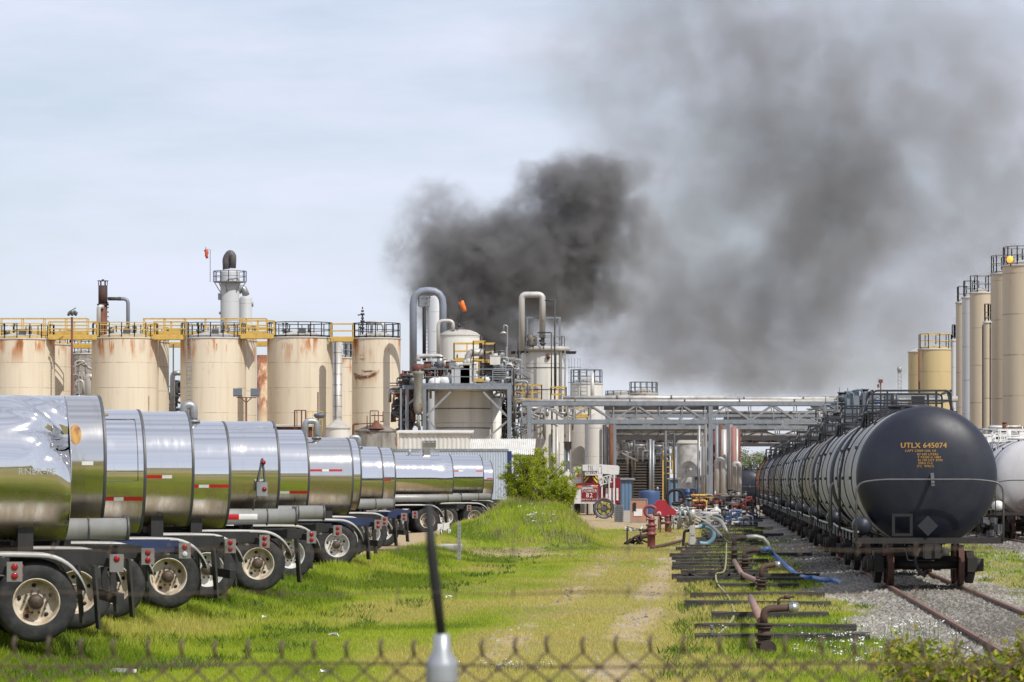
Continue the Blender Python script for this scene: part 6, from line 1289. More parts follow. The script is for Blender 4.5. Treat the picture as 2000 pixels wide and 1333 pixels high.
g = G(); g.span(-w * .38, -w * .18, -.045, -.031, h * .5, h * .85); part('dark_sticker', g, M['black'], t)
M['whitehose'] = plain('off_white_hose', (.55, .53, .48), .6)
for i_, pts in enumerate(([(1228, 1008), (1236, 1004), (1250, 1012), (1264, 1006), (1276, 1000)], [(1232, 1012), (1240, 1003), (1246, 1010)])):
    Y_ = 165; g = G(); o = Vector((X(1240, Y_), Y_, 0)); g.tube([(X(a, Y_) - o.x, (1012 - b) * 1.2, .1) for a, b in pts], .06, 8); ob = part('hose', g, M['whitehose']); ob.location = o; tag(ob, ['off white hose lying before the orange tote', 'short curl of off white hose before the wire crate'][i_], 'hose')
t = thing('white_tank_small', 'small white round topped tank left of the fire engine', 'tank', (X(1107, 235), 235, 0)); g = G(); g.lathe([(.38, 0), (.38, Z(930, 235)), (.34, Z(926, 235)), (.15, Z(922, 235)), (0, Z(921, 235))], n=24); part('shell', g, M['cap'], t)

# ------------------------------------------------------------------ sleepers and unloading pipes in the grass
M['pipe_brown'] = dirty('brown_rusty_pipe', (.095, .050, .035), (.04, .028, .025), .8, .1, 6, .8); M['flange_dark'] = dirty('dark_rusty_flange', (.055, .035, .028), (.025, .02, .018), .8, .1, 8, .8, 0, bump=.3); M['pipe_red'] = dirty('pinkish_rust_pipe', (.32, .19, .15), (.16, .09, .07), .75, 0, 5, .7)
M['camlock'] = plain('aluminium_coupling', (.42, .42, .40), .35, .8); M['bluehose2'] = dirty('blue_ribbed_hose', (.02, .10, .36), (.10, .18, .32), .5, 0, 9, .8, 0, (1, 1, 1))
ties = [(1258, 1358, 1698, 0), (1238, 1358, 1672, .02), (1213, 1390, 1618, .0), (1190, 1337, 1622, -.03), (1172, 1348, 1610, -.02), (1153, 1400, 1560, .02), (1140, 1322, 1570, 0), (1133, 1312, 1600, .01), (1125, 1330, 1500, -.01), (1117, 1312, 1468, .02), (1110, 1313, 1480, 0), (1103, 1320, 1500, .01), (1096, 1312, 1470, -.01), (1090, 1308, 1585, .01), (1083, 1330, 1500, -.01),
        (1078, 1320, 1490, .01), (1073, 1345, 1480, 0), (1069, 1340, 1490, .01), (1065, 1355, 1500, .01), (1061, 1350, 1480, -.01), (1057, 1360, 1480, 0), (1053, 1372, 1500, .01), (1049, 1370, 1530, 0), (1045, 1375, 1490, -.01), (1041, 1372, 1470, .01), (1036, 1380, 1510, 0), (1031, 1385, 1480, .01), (1026, 1385, 1480, 0), (1021, 1392, 1490, 0), (1016, 1395, 1500, 0), (1012, 1400, 1480, 0)]
words_ = ['nearest', 'second', 'third', 'fourth', 'fifth', 'sixth', 'seventh', 'eighth', 'ninth', 'tenth', 'eleventh', 'twelfth', 'thirteenth', 'fourteenth', 'fifteenth', 'sixteenth', 'seventeenth', 'eighteenth', 'nineteenth', 'twentieth', 'twenty-first', 'twenty-second', 'twenty-third', 'twenty-fourth', 'twenty-fifth', 'twenty-sixth', 'twenty-seventh', 'twenty-eighth', 'twenty-ninth', 'thirtieth', 'farthest']
for i_, (py, x0, x1, a) in enumerate(ties):
    Y_ = H * F / (py - HOR); xm = X((x0 + x1) / 2, Y_); L = X(x1, Y_) - X(x0, Y_); g = G(); rr = random.Random(i_); n = 10; vs = []
    for j in range(n + 1):
        x = -L / 2 + L * j / n; e = rr.uniform(-.012, .012); vs += [(x, -.115 + e, -.08), (x, .115 + e, -.08), (x, .11 + e, .15 + e), (x, .03, .16 + e * .6), (x, -.105 + e, .145 - e)]
    fs = [(5 * j + c, 5 * j + (c + 1) % 5, 5 * j + 5 + (c + 1) % 5, 5 * j + 5 + c) for j in range(n) for c in range(5)] + [(4, 3, 2, 1, 0), (5 * n, 5 * n + 1, 5 * n + 2, 5 * n + 3, 5 * n + 4)]
    g.add(vs, fs); ob = part('sleeper', g, M['tie']); ob.location = (xm, Y_, 0); ob.rotation_euler = (rr.uniform(-.06, .06), rr.uniform(-.012, .012), a + rr.uniform(-.02, .02)); tag(ob, '%s old timber sleeper lying across the grass, counted from the viewer' % words_[i_], 'sleeper', 'old timber sleepers in the grass')
def PG(px, py, z=0.0):      # point on the ground seen at px, py, lifted by z
    Y_ = H * F / (py - HOR); return Vector((X(px, Y_), Y_, z))
def flange(g, c, r=.16, ax='Z', t_=.05):
    c = Vector(c); d = {'Z': Vector((0, 0, t_)), 'X': Vector((t_, 0, 0)), 'Y': Vector((0, t_, 0))}[ax]; g.cyl(c - d, c + d, r, n=18)
# front stand: blind flange, stacked body, elbow to the right with a silver cap
b = PG(1492, 1283); t = thing('pipe_stand', 'nearest rusty unloading pipe stand with a bent arm and silver coupling', 'pipe stand', b); z = lambda py: (1283 - py) / F * b.y
g = G(); g.cyl((.04, -.25, .10), (.04, .2, .10), .065, n=16); flange(g, (.04, -.25, .12), .115, 'Y', .02); part('blind_flange', g, M['flange_dark'], t)
g = G(); g.cyl((0, 0, .02), (0, 0, z(1222)), .085, n=18); part('body', g, M['pipe_brown'], t)
for zz, r_ in ((z(1262), .105), (z(1256), .115), (z(1246), .10), (z(1240), .125), (z(1226), .115), (z(1220), .125)): g = G(); flange(g, (0, 0, zz), r_, 'Z', .018); part('flange', g, M['flange_dark'], t)
g = G(); g.pipe([(0, 0, z(1220)), (0, 0, z(1190)), (.32, .05, z(1188)), (.42, .05, z(1188))], .052, 14, .14, 7); part('elbow_arm', g, M['pipe_brown'], t)
g = G(); g.cyl((.34, .05, z(1188)), (.47, .05, z(1188)), .075, n=16); g.cyl((.39, .05, z(1188)), (.41, .05, z(1188)), .085, n=16); part('coupling', g, M['camlock'], t)
g = G(); g.tube([(.2, .05, z(1186)), (.2, .05, z(1172)), (.24, .05, z(1168)), (.42, .05, z(1166))], .018, 7); g.cyl((.28, .05, z(1167)), (.36, .05, z(1167)), .028, n=8); part('bleed_valve', g, M['pipe_brown'], t)
g = G(); g.cyl((-.03, .08, z(1214)), (X(1466, 62) - b.x, 62 - b.y, .35), .06, n=14); part('header_pipe', g, M['pipe_red'], t)
b = PG(1487, 1160); t = thing('pipe_stand', 'second rusty pipe stand with a hooked arm, behind the nearest one', 'pipe stand', b); z = lambda py: (1160 - py) / F * b.y
g = G(); g.cyl((0, 0, -.02), (0, 0, z(1134)), .09, n=16); part('body', g, M['pipe_brown'], t)
for py, r_ in ((1156, .13), (1150, .12), (1142, .14), (1135, .13), (1130, .12)): g = G(); flange(g, (0, 0, z(py)), r_, 'Z', .02); part('flange', g, M['flange_dark'], t)
g = G(); g.pipe([(0, 0, z(1130)), (0, 0, z(1108)), (.2, .1, z(1104)), (.42, .1, z(1104))], .056, 14, .16, 7); part('elbow_arm', g, M['pipe_brown'], t)
g = G(); g.cyl((.30, .1, z(1104)), (.42, .1, z(1104)), .08, n=16); part('coupling', g, M['camlock'], t)
g = G(); g.pipe([(0, 0, z(1150)), (-.02, .5, z(1138)), P(1449, 1122, 84) - b, P(1434, 1096, 95) - b], .06, 12, .6); part('header_pipe', g, M['pipe_red'], t)
b = PG(1455, 1122); t = thing('pipe_stand', 'third pipe stand feeding the long blue hose', 'pipe stand', b); z = lambda py: (1122 - py) / F * b.y
g = G(); g.cyl((0, 0, 0), (0, 0, z(1090)), .085, n=14); g.pipe([(0, 0, z(1095)), (-.02, 0, z(1078)), (.15, .05, z(1075)), (.42, .05, z(1075))], .07, 12, .15); part('body', g, M['flange_dark'], t)
for py in (1118, 1110, 1100, 1094): g = G(); flange(g, (0, 0, z(py)), .14, 'Z', .022); part('flange', g, M['flange_dark'], t)
b2 = b + Vector((.42, .05, z(1075)))
b = PG(1434, 1110); t = thing('pipe_stand', 'fourth pipe stand with a grey hose arching right from its top', 'pipe stand', b); z = lambda py: (1110 - py) / F * b.y
g = G(); g.cyl((0, 0, 0), (0, 0, z(1066)), .08, n=14); g.pipe([(0, 0, z(1070)), (0, 0, z(1054)), (.15, 0, z(1051)), (.35, 0, z(1050))], .065, 12, .15); part('body', g, M['flange_dark'], t)
for py in (1104, 1095, 1084, 1074): g = G(); flange(g, (0, 0, z(py)), .13, 'Z', .022); part('flange', g, M['flange_dark'], t)
g = G(); g.tube([(.33, 0, z(1050)), (.6, .05, z(1049)), (.8, .1, z(1052)), (.93, .1, z(1062)), (.98, .1, z(1075))], [.07, .07, .065, .06, .05], 12); part('hose', g, M['hose_grey'], t)
# long blue hose
hp = [b2, b2 + Vector((.2, 0, .02)), P(1505, 1079, 96), P(1522, 1093, 95), P(1540, 1110, 92), P(1555, 1122, 89)] + [PG(1572, 1136, .08), PG(1590, 1137, .08), PG(1612, 1141, .08), PG(1632, 1142, .08), PG(1645, 1147, .08)]
def smoothpath(ps, k=5):
    ps = [Vector(p) for p in ps]; out = []
    for i in range(len(ps) - 1):
        p0, p1, p2, p3 = ps[max(i - 1, 0)], ps[i], ps[i + 1], ps[min(i + 2, len(ps) - 1)]
        for j in range(k): t_ = j / k; out.append(.5 * ((2 * p1) + (p2 - p0) * t_ + (2 * p0 - 5 * p1 + 4 * p2 - p3) * t_ ** 2 + (3 * p1 - p0 - 3 * p2 + p3) * t_ ** 3))
    out.append(ps[-1]); return out
def hose(label, ps, r, mat, ribs=True, n=10, endm=None, cat='hose'):
    ps = smoothpath(ps, 10 if ribs else 5); o = ps[0].copy(); rr_ = [r * (1.0 + (.09 if (i % 2) and ribs else 0)) for i in range(len(ps))]; g = G(); g.tube([p - o for p in ps], rr_, n)
    t = thing('hose', label, cat, o); part('tube', g, M[mat], t)
    if endm: g = G(); d = (ps[-1] - ps[-3]).normalized(); g.cyl(ps[-1] - o - d * .05, ps[-1] - o + d * .22, r * 1.1, n=14); g.cyl(ps[-1] - o + d * .05, ps[-1] - o + d * .1, r * 1.3, n=14); part('coupling', g, M[endm], t)
    return t
hose('long blue ribbed hose snaking from a pipe stand to the gravel', hp, .066, 'bluehose2', True, 12, 'camlock')
hose('thin greenish yellow hose looping down past the pipe stands', [PG(1419, 1093, .5), P(1416, 1112, 88), PG(1399, 1138, .2), PG(1402, 1152, .12), PG(1420, 1172, .1), PG(1433, 1200, .08), PG(1432, 1216, .08), PG(1420, 1236, .1), PG(1402, 1256, .12)], .022, 'yellowgreen', False, 8)
Yv = H * F / (1262 - HOR)
t = thing('standpipe_tap', 'small grey tap on a short post at the nearest sleeper', 'tap', (X(1390, 52), 52, 0)); g = G(); g.cyl((0, 0, 0), (0, 0, .27), .018, n=8); g.cyl((-.05, 0, .02), (.06, 0, .02), .02, n=8); g.cyl((0, 0, .22), (0, 0, .25), .026, n=8); part('pipe', g, M['galvdark'], t); g = G(); g.box((0, 0, .27), (.05, .04, .015)); part('handle', g, M['galv'], t)
# pale loading pumps and hose loops
def pump(label, px, py, s=1.0, loopmat='skyhose'):
    b = PG(px, py); t = thing('unloading_pump', label, 'pump', b, 0, 'pale unloading pumps with hoses'); g = G()
    g.span(-.10 * s, .10 * s, -.15, .15, .12, .78 * s); g.box((.02, -.16, .5 * s), (.12 * s, .03, .10 * s)); g.cyl((-.1 * s, -.05, .72 * s), (.25 * s, -.05, .74 * s), .07 * s, n=12); part('casing', g, M['pumpgrey'], t)
    g = G(); g.cyl((.02, -.2, .12 * s + .06), (.02, .3, .12 * s + .06), .17 * s, n=22); g.cyl((.02, -.24, .12 * s + .06), (.02, -.2, .12 * s + .06), .13 * s, n=22); part('motor', g, M['pumpgrey'], t)
    g = G(); g.pipe([(-.1 * s, 0, .62 * s), (-.28 * s, 0, .60 * s), (-.32 * s, 0, .15), (-.32 * s, .02, 0)], .055 * s, 10, .12); part('inlet_hose', g, M['black'], t)
    g = G(); g.tube(smoothpath([(.2 * s, 0, .74 * s), (.5 * s, .05, .76 * s), (.74 * s, .1, .62 * s), (.76 * s, .1, .34 * s), (.55 * s, .1, .14 * s), (.25 * s, .05, .16 * s)], 5), .085 * s, 12); part('loop_hose', g, M[loopmat], t)
    return t
pump('nearest pale grey pump with a big sky blue hose loop', 1352, 1070, 1.0); pump('second pale pump with its hose loop, behind the nearest', 1382, 1035, .95, 'hose_grey2'); pump('third pale pump far back beside the dark post', 1398, 1018, 1.0)
hose('dark grey hose arching over right of the nearest pump', [P(1360, 1030, 128), P(1380, 1024, 127), P(1398, 1036, 124), P(1412, 1052, 121), PG(1424, 1066, .06)], .06, 'hose_grey2', False, 10)
hose('grey hose bending down from the second pump to the sleepers', [P(1392, 1012, 150), P(1408, 1018, 140), P(1418, 1036, 132), PG(1426, 1062, .05)], .07, 'hose_grey', False, 10)
hose('black hose lying straight along the sleepers', [PG(1380, 1062, .2), PG(1410, 1060, .2), PG(1440, 1064, .18), PG(1465, 1066, .15)], .05, 'black', False, 8)
hose('rusty pipe lying in the grass left of the nearest pump', [PG(1272, 1074, .06), PG(1300, 1070, .1), PG(1335, 1062, .12)], .06, 'pipe_brown', False, 8, cat='pipe'); hose('pinkish pipe stub leaning below the nearest pump', [PG(1333, 1082, .05), P(1342, 1068, 128)], .07, 'pipe_red', False, 10, cat='pipe')
clutter('pumps, hoses and fittings heaped far along the sleepers', 1378, 1440, 996, 1020, 190, 15, 51, ['galv', 'blue', 'whitesheet', 'darksteel', 'insul'], rr0=(.04, .09), depth=14)
clutter('pipes and hose ends between the red hydrants and pumps', 1300, 1350, 990, 1010, 175, 14, 52, ['galv', 'insul', 'darksteel'], rr0=(.04, .08), depth=8)
# red hydrants
def hydrant(label, px, py, hpx, s=1.0, loop=True):
    b = PG(px, py); h = hpx / F * b.y; t = thing('hydrant', label, 'hydrant', b, 0, 'red fire hydrants'); g = G()
    pr = [(.13, 0), (.13, .40), (.175, .41), (.175, .47), (.13, .48), (.14, .56), (.165, .62), (.14, .68), (.13, .70), (.18, .71), (.18, .77), (.10, .79), (.10, .90), (.15, .91), (.15, .95), (.08, .96), (.08, 1.0)]
    pr = [(r * s, z * h * (.72 if loop else .9)) for r, z in pr]; g.lathe(pr + [(0, pr[-1][1])], n=18); part('barrel', g, M['hydred'], t); zt = pr[-1][1]
    g = G(); g.cyl((-.22 * s, 0, h * .40), (-.1 * s, 0, h * .40), .05 * s, n=10); g.cyl((-.3 * s, 0, h * .40), (-.22 * s, 0, h * .40), .07 * s, n=10); part('outlet', g, M['flange_dark'], t)
    g = G()
    if loop: g.tube(smoothpath([(0, 0, zt), (-.18 * s, 0, zt + .12), (-.2 * s, 0, zt + .34), (-.03, 0, zt + .42), (.14 * s, 0, zt + .32), (.10 * s, 0, zt + .12), (.3 * s, 0, zt + .12)], 5), .055 * s, 10)
    else: g.lathe([(.1, zt), (.13, zt + .05), (.05, zt + .12), (.05, h), (0, h)], n=12)
    part('crown_pipe', g, M['hydred'], t)
    return t
M['hydred'] = dirty('weathered_red_paint', (.22, .045, .05), (.15, .07, .06), .5, 0, 6, .7, .1)
hydrant('nearest weathered red hydrant with a looped pipe on top', 1272, 1069, 80, 1.1); hydrant('second red hydrant before the red monitor cover', 1304, 1042, 50, 1.0, False); hydrant('third red hydrant right of the red monitor cover', 1330, 1018, 44, 1.2, False); hydrant('far red hydrant among the valves left of the risers', 1366, 1012, 48, 1.2, False)
Y = 160; o, pp = rel(Y, 1300); t = thing('monitor_cover', 'bright red sloping cover on the fire water monitor', 'cover', o); g = G(); prf = [(1279, 1008), (1278, 985), (1284, 978), (1300, 977), (1304, 985), (1318, 996), (1326, 1003), (1322, 1008), (1305, 1006), (1296, 1010)]
vs = [pp(a, b, d) for d in (0, .55) for a, b in prf]; n = len(prf); g.add(vs, [tuple(range(n))[::-1], tuple(range(n, 2 * n))] + [(j, (j + 1) % n, n + (j + 1) % n, n + j) for j in range(n)]); part('shell', g, dirty('bright_red_cover', (.36, .015, .03), (.22, .02, .03), .55, 0, 3, .7), t)
g = G(); g.ring(pp(1287, 1004, -.04), .08, .025, 14, 'Y'); part('port', g, M['white'], t)
g = G(); g.beam(pp(1290, 1008, .2), (pp(1290, 0).x, .2, 0), .08); g.beam(pp(1310, 1006, .2), (pp(1310, 0).x, .2, 0), .08); part('leg', g, M['rustred'], t)
hose('thick black hose loop standing above the red cover', [P(1306, 990, 170), P(1304, 968, 170), P(1314, 958, 170), P(1330, 960, 170), P(1336, 975, 170), P(1326, 985, 170), P(1312, 984, 170)], .07, 'black', False, 8)
Y = 150; o, pp = rel(Y, 1330); t = thing('pipe_tripod', 'leaning grey pipes propped like a tripod right of the red cover', 'pipes', o); g = G()
for a, b in (((1320, 1004), (1336, 998)), ((1336, 998), (1346, 1030)), ((1342, 990), (1350, 1020)), ((1318, 1010), (1306, 1034)), ((1328, 1000), (1330, 1030)), ((1348, 1000), (1352, 1026))): g.cyl(pp(*a), pp(*b, .3), .05, n=8)
part('legs', g, M['galv'], t)
for i_, (px, y0, y1) in enumerate(((1225, 1064, 1032), (1329, 1034, 1006), (1340, 1060, 1046))):
    b = PG(px, y0 if i_ < 2 else 1075); t = thing('stake', ['short black stake left of the nearest hydrant', 'black stake right of the second hydrant', 'dark stub stake by the rusty pipe'][i_], 'stake', b); g = G(); g.beam((0, 0, 0), (0, 0, (y0 - y1) / F * b.y), .07, .05); part('bar', g, M['flange_dark'], t)
b = PG(1246, 1064); t = thing('scrap_heap', 'small heap of dark scrap metal beside the nearest hydrant', 'scrap', b); g = G(); rr = random.Random(12)
for j in range(12): g.tube([(rr.uniform(-.55, .5), rr.uniform(-.3, .3), .04), (rr.uniform(-.4, .4), rr.uniform(-.3, .3), rr.uniform(.08, .35))], rr.uniform(.02, .05), 7)
g.ring((.1, 0, .28), .17, .04, 16, 'X'); g.cyl((-.1, 0, .25), (.35, 0, .33), .09, n=12); part('metal', g, M['flange_dark'], t)
b = PG(1440, 1143); t = thing('driftwood', 'twisted dark root of wood lying on the sleepers', 'wood', PG(1400, 1140)); g = G(); rr = random.Random(2)
for j in range(9): x = rr.uniform(-.7, .7); g.tube([(x, 0, .1), (x + rr.uniform(-.3, .3), .1, .22), (x + rr.uniform(-.5, .5), 0, rr.uniform(.12, .34))], [.06, .045, .015], 7)
part('branches', g, M['tie'], t)
# concrete slab, marker post, white bits and a small sign stand by the trailers
t = thing('concrete_slab', 'weathered concrete slab end beside the grey marker post', 'slab', PG(850, 1098) + Vector((0, 6, 0))); g = G(); g.span(X(800, 110), X(893, 110) , 0, 3.0, 0, .38); g.v = [(x - X(850, 110), y, z) for x, y, z in g.v]; part('block', g, M['cap'], t)
b = PG(897, 1103); t = thing('marker_post', 'grey perforated marker post beside the concrete slab', 'post', b); g = G(); g.beam((0, 0, 0), (0, 0, 84 / F * b.y), .10, .05); part('post', g, M['galv'], t); g = G()
for j in range(9): g.box((0, -.027, .15 + j * .12), (.025, .004, .025))
part('holes', g, M['galvdark'], t)
Y = 128; o, pp = rel(Y, 868); o.z = 0; t = thing('sign_stand', 'cluster of small white warning plates with red print by the tankers', 'sign', o); g = G()
for a, b, w, h in ((860, 1030, .16, .2), (872, 1028, .18, .2), (868, 1040, .3, .18), (877, 1041, .12, .22), (862, 1048, .1, .3)): g.box(pp(a, b), (w * 1.2, .02, h * 1.2))
part('plates', g, M['white'], t)
g = G(); g.cyl(pp(862, 1080), pp(862, 1030), .03); g.cyl(pp(876, 1080), pp(876, 1032), .03); part('stand', g, M['galv'], t)
g = G()
for j in range(3): g.box(pp(869, 1037 + j * 2.4, -.02), (.26, .01, .018))
part('red_print', g, M['fred'], t)
g = G(); g.tube([pp(868, 1047), pp(880, 1044), pp(892, 1046)], .03, 7); part('blue_strap', g, M['blue'], t)
for i_, (px, py) in enumerate(((518, 1217), (652, 1254), (872, 1173), (637, 1330), (700, 1108))):
    b = PG(px, py, .05); b.z = float(ground_h(b.x, b.y)) + .05; g = G(); rr = random.Random(i_); g.add([(rr.uniform(-.11, .11), rr.uniform(-.08, .08), rr.uniform(0, .07)) for _ in range(7)], [(0, 1, 2), (2, 3, 4), (4, 5, 6), (0, 2, 4), (1, 3, 5), (0, 5, 6)]); ob = part('paper_scrap', g, M['white']); ob.location = b; tag(ob, ['white scrap of paper on the bank below the trailers', 'small white scrap low on the bank', 'flat white scrap right of the fence arm', 'white scrap at the bottom edge of the picture', 'white scrap in front of the trailer wheels'][i_], 'litter')
b = PG(243, 1326, .08); g = G(); g.box((0, 0, 0), (.34, .05, .04), -.6); ob = part('white_stick', g, M['white']); b.z = float(ground_h(b.x, b.y)) + .06; ob.location = b; tag(ob, 'white stick lying in the grass at the bottom left', 'litter')

# ------------------------------------------------------------------ bushes and trees
def foliage(name, label, cat, base, crowns, nleaf, leaf, mat, trunk='bark', trunks=(), seed=1, group=None, droop=0.0, shell=.55, twig=1.0):
    r = np.random.RandomState(seed); t = thing(name, label, cat, base, 0, group)
    ws = np.array([c[3] * c[4] * c[5] for c in crowns]); ws = ws / ws.sum(); idx = r.choice(len(crowns), nleaf, p=ws); C_ = np.array(crowns)[idx]
    d = r.normal(0, 1, (nleaf, 3)); d /= np.linalg.norm(d, axis=1)[:, None]; rad = r.uniform(0, 1, nleaf) ** shell
    p = C_[:, :3] + d * rad[:, None] * C_[:, 3:6]; p += r.normal(0, .04, p.shape); keep = p[:, 2] > .02; p = p[keep]; m = len(p)
    a = r.normal(0, 1, (m, 3)); a[:, 2] -= droop; a /= np.linalg.norm(a, axis=1)[:, None]; b = np.cross(a, r.normal(0, 1, (m, 3))); b /= np.linalg.norm(b, axis=1)[:, None]
    s = leaf * r.uniform(.5, 1.3, m)[:, None]; v = np.empty((m, 4, 3), np.float32); v[:, 0] = p; v[:, 1] = p + a * s * .5 + b * s * .22; v[:, 2] = p + a * s; v[:, 3] = p + a * s * .5 - b * s * .22
    me = bpy.data.meshes.new('leaves'); me.vertices.add(m * 4); me.vertices.foreach_set('co', v.ravel()); me.loops.add(m * 4); me.polygons.add(m); me.loops.foreach_set('vertex_index', np.arange(m * 4, dtype=np.int32)); me.polygons.foreach_set('loop_start', np.arange(0, m * 4, 4, dtype=np.int32)); me.update(calc_edges=True)
    tv = np.repeat(r.uniform(0, 1, m), 4); ca = me.color_attributes.new('tint', 'FLOAT_COLOR', 'POINT'); ca.data.foreach_set('color', np.stack([tv, tv, tv, np.ones_like(tv)], -1).astype(np.float32).ravel()); me.materials.append(mat)
    o = bpy.data.objects.new('leaves', me); COL.objects.link(o); o.parent = t
    g = G()
    for c in trunks: g.tube(c[0], c[1], 7)
    # twigs reaching into the crown
    rr = random.Random(seed)
    for k in range(26):
        c = crowns[rr.randrange(len(crowns))]; e = Vector((c[0] + rr.uniform(-.7, .7) * c[3], c[1] + rr.uniform(-.7, .7) * c[4], c[2] + rr.uniform(-.5, .8) * c[5])); q_ = trunks[rr.randrange(len(trunks))][0]; st = Vector(q_[rr.randrange(len(q_))]); md = st.lerp(e, .5) + Vector((rr.uniform(-.1, .1), 0, .1)); g.tube([st, md, e], [.022 * twig, .015 * twig, .006 * twig], 5)
    part('trunk', g, M[trunk], t); return t
M['bark'] = dirty('bark', (.10, .08, .06), (.05, .04, .03), .9, 0, 6, .8)
M['leaf_spring'] = leafmat('spring_leaves', (.16, .22, .015), (.34, .42, .025), (.54, .54, .06), .5); M['leaf_pale'] = leafmat('pale_far_leaves', (.10, .13, .06), (.20, .25, .11), (.28, .30, .15), .4); M['leaf_near'] = leafmat('near_shrub_leaves', (.09, .14, .012), (.27, .32, .025), (.44, .34, .05), .35)
for i_, (px, Y_, w, h, sd, lb) in enumerate(((1062, 158, 1.3, 3.4, 3, 'tall spring green bush on the mound before the shelter'), (1018, 152, 1.0, 2.6, 4, 'smaller spring green bush left of the tall one'), (1095, 156, .8, 2.0, 5, 'low spring green bush right of the tall one'))):
    z0 = float(ground_h(X(px, Y_), Y_)); rr = random.Random(sd); cr_ = []; tr = []
    for k in range(int(20 * w)):      # leafy wands leaning outward
        lx = rr.gauss(0, .42) * w; ly = rr.gauss(0, .3) * w; hh = h * rr.uniform(.55, 1.0) * (1 - .35 * min(1, abs(lx) / w)); tr.append(([(lx * .2, ly * .2, -.1), (lx * .55, ly * .5, hh * .5), (lx, ly, hh)], [.035, .02, .005]))
        for q_ in range(5): f_ = .35 + .16 * q_; cr_.append((lx * (.2 + .8 * f_) + rr.gauss(0, .1), ly * f_ + rr.gauss(0, .1), hh * f_, rr.uniform(.10, .24), .2, rr.uniform(.10, .22)))
    foliage('bush', lb, 'bush', (X(px, Y_), Y_, z0), cr_, int(17000 * w), .08, M['leaf_spring'], 'bark', tr, sd, 'spring green bushes on the mound', 0, .8)
# reddish brown scrub behind the bushes
foliage('bush', 'sparse orange brown scrub left behind the green bushes', 'bush', (X(1005, 172), 172, .3), [(0, 0, 1.2, 1.0, .5, 1.0)], 900, .09, leafmat('autumn_leaves', (.16, .09, .02), (.26, .15, .03), (.22, .22, .04)), 'bark', [([(0, 0, 0), (.2, 0, 1.6)], [.04, .01])], 8, None)
for i_, (px, Y_, h, w) in enumerate(((1462, 430, 6.3, 2.6), (1492, 440, 6.0, 2.8), (1520, 450, 5.4, 2.5), (1440, 445, 5.6, 2.2))):
    rr = random.Random(60 + i_); cr_ = [(rr.uniform(-w, w) * .7, rr.uniform(-1, 1), h * rr.uniform(.35, .92), w * rr.uniform(.25, .45), w * .4, h * rr.uniform(.10, .18)) for _ in range(14)]
    tr = [([(0, 0, 0), (rr.uniform(-.2, .2), 0, h * .4), (rr.uniform(-1, 1), 0, h * .85)], [.16, .10, .03]) for _ in range(4)]
    foliage('tree', ['airy pale green tree behind the lone dark tank car', 'airy pale green tree right of the first, above the orange car', 'pale tree at the far end behind the train', 'pale tree half hidden by the upright pipes'][i_], 'tree', (X(px, Y_), Y_, 0), cr_, 2600, .30, M['leaf_pale'], 'bark', tr, 70 + i_, 'pale trees beyond the plant', 0, .8)
rr = random.Random(77); cr_ = [(rr.uniform(-.55, .75), rr.uniform(-.4, .4), rr.uniform(.8, 1.22), rr.uniform(.14, .24), .2, rr.uniform(.12, .22)) for _ in range(26)] + [(.45, 0, 1.3, .22, .25, .22)] + [(.2, 0, .85, .5, .4, .42), (.3, 0, 1.2, .2, .3, .22), (.05, 0, 1.1, .2, .3, .2), (-.35, 0, .9, .3, .3, .3)]
tr = [([(rr.uniform(-.2, .4), 0, 0), (rr.uniform(-.3, .5), 0, .7), (rr.uniform(-.5, .8), 0, 1.35)], [.012, .009, .004]) for _ in range(9)]
foliage('shrub', 'yellow green leafy shrub out of focus in the bottom right corner', 'shrub', (X(1925, 22.5), 22.5, 0), cr_, 26000, .06, M['leaf_near'], 'bark', tr, 9, twig=.15)
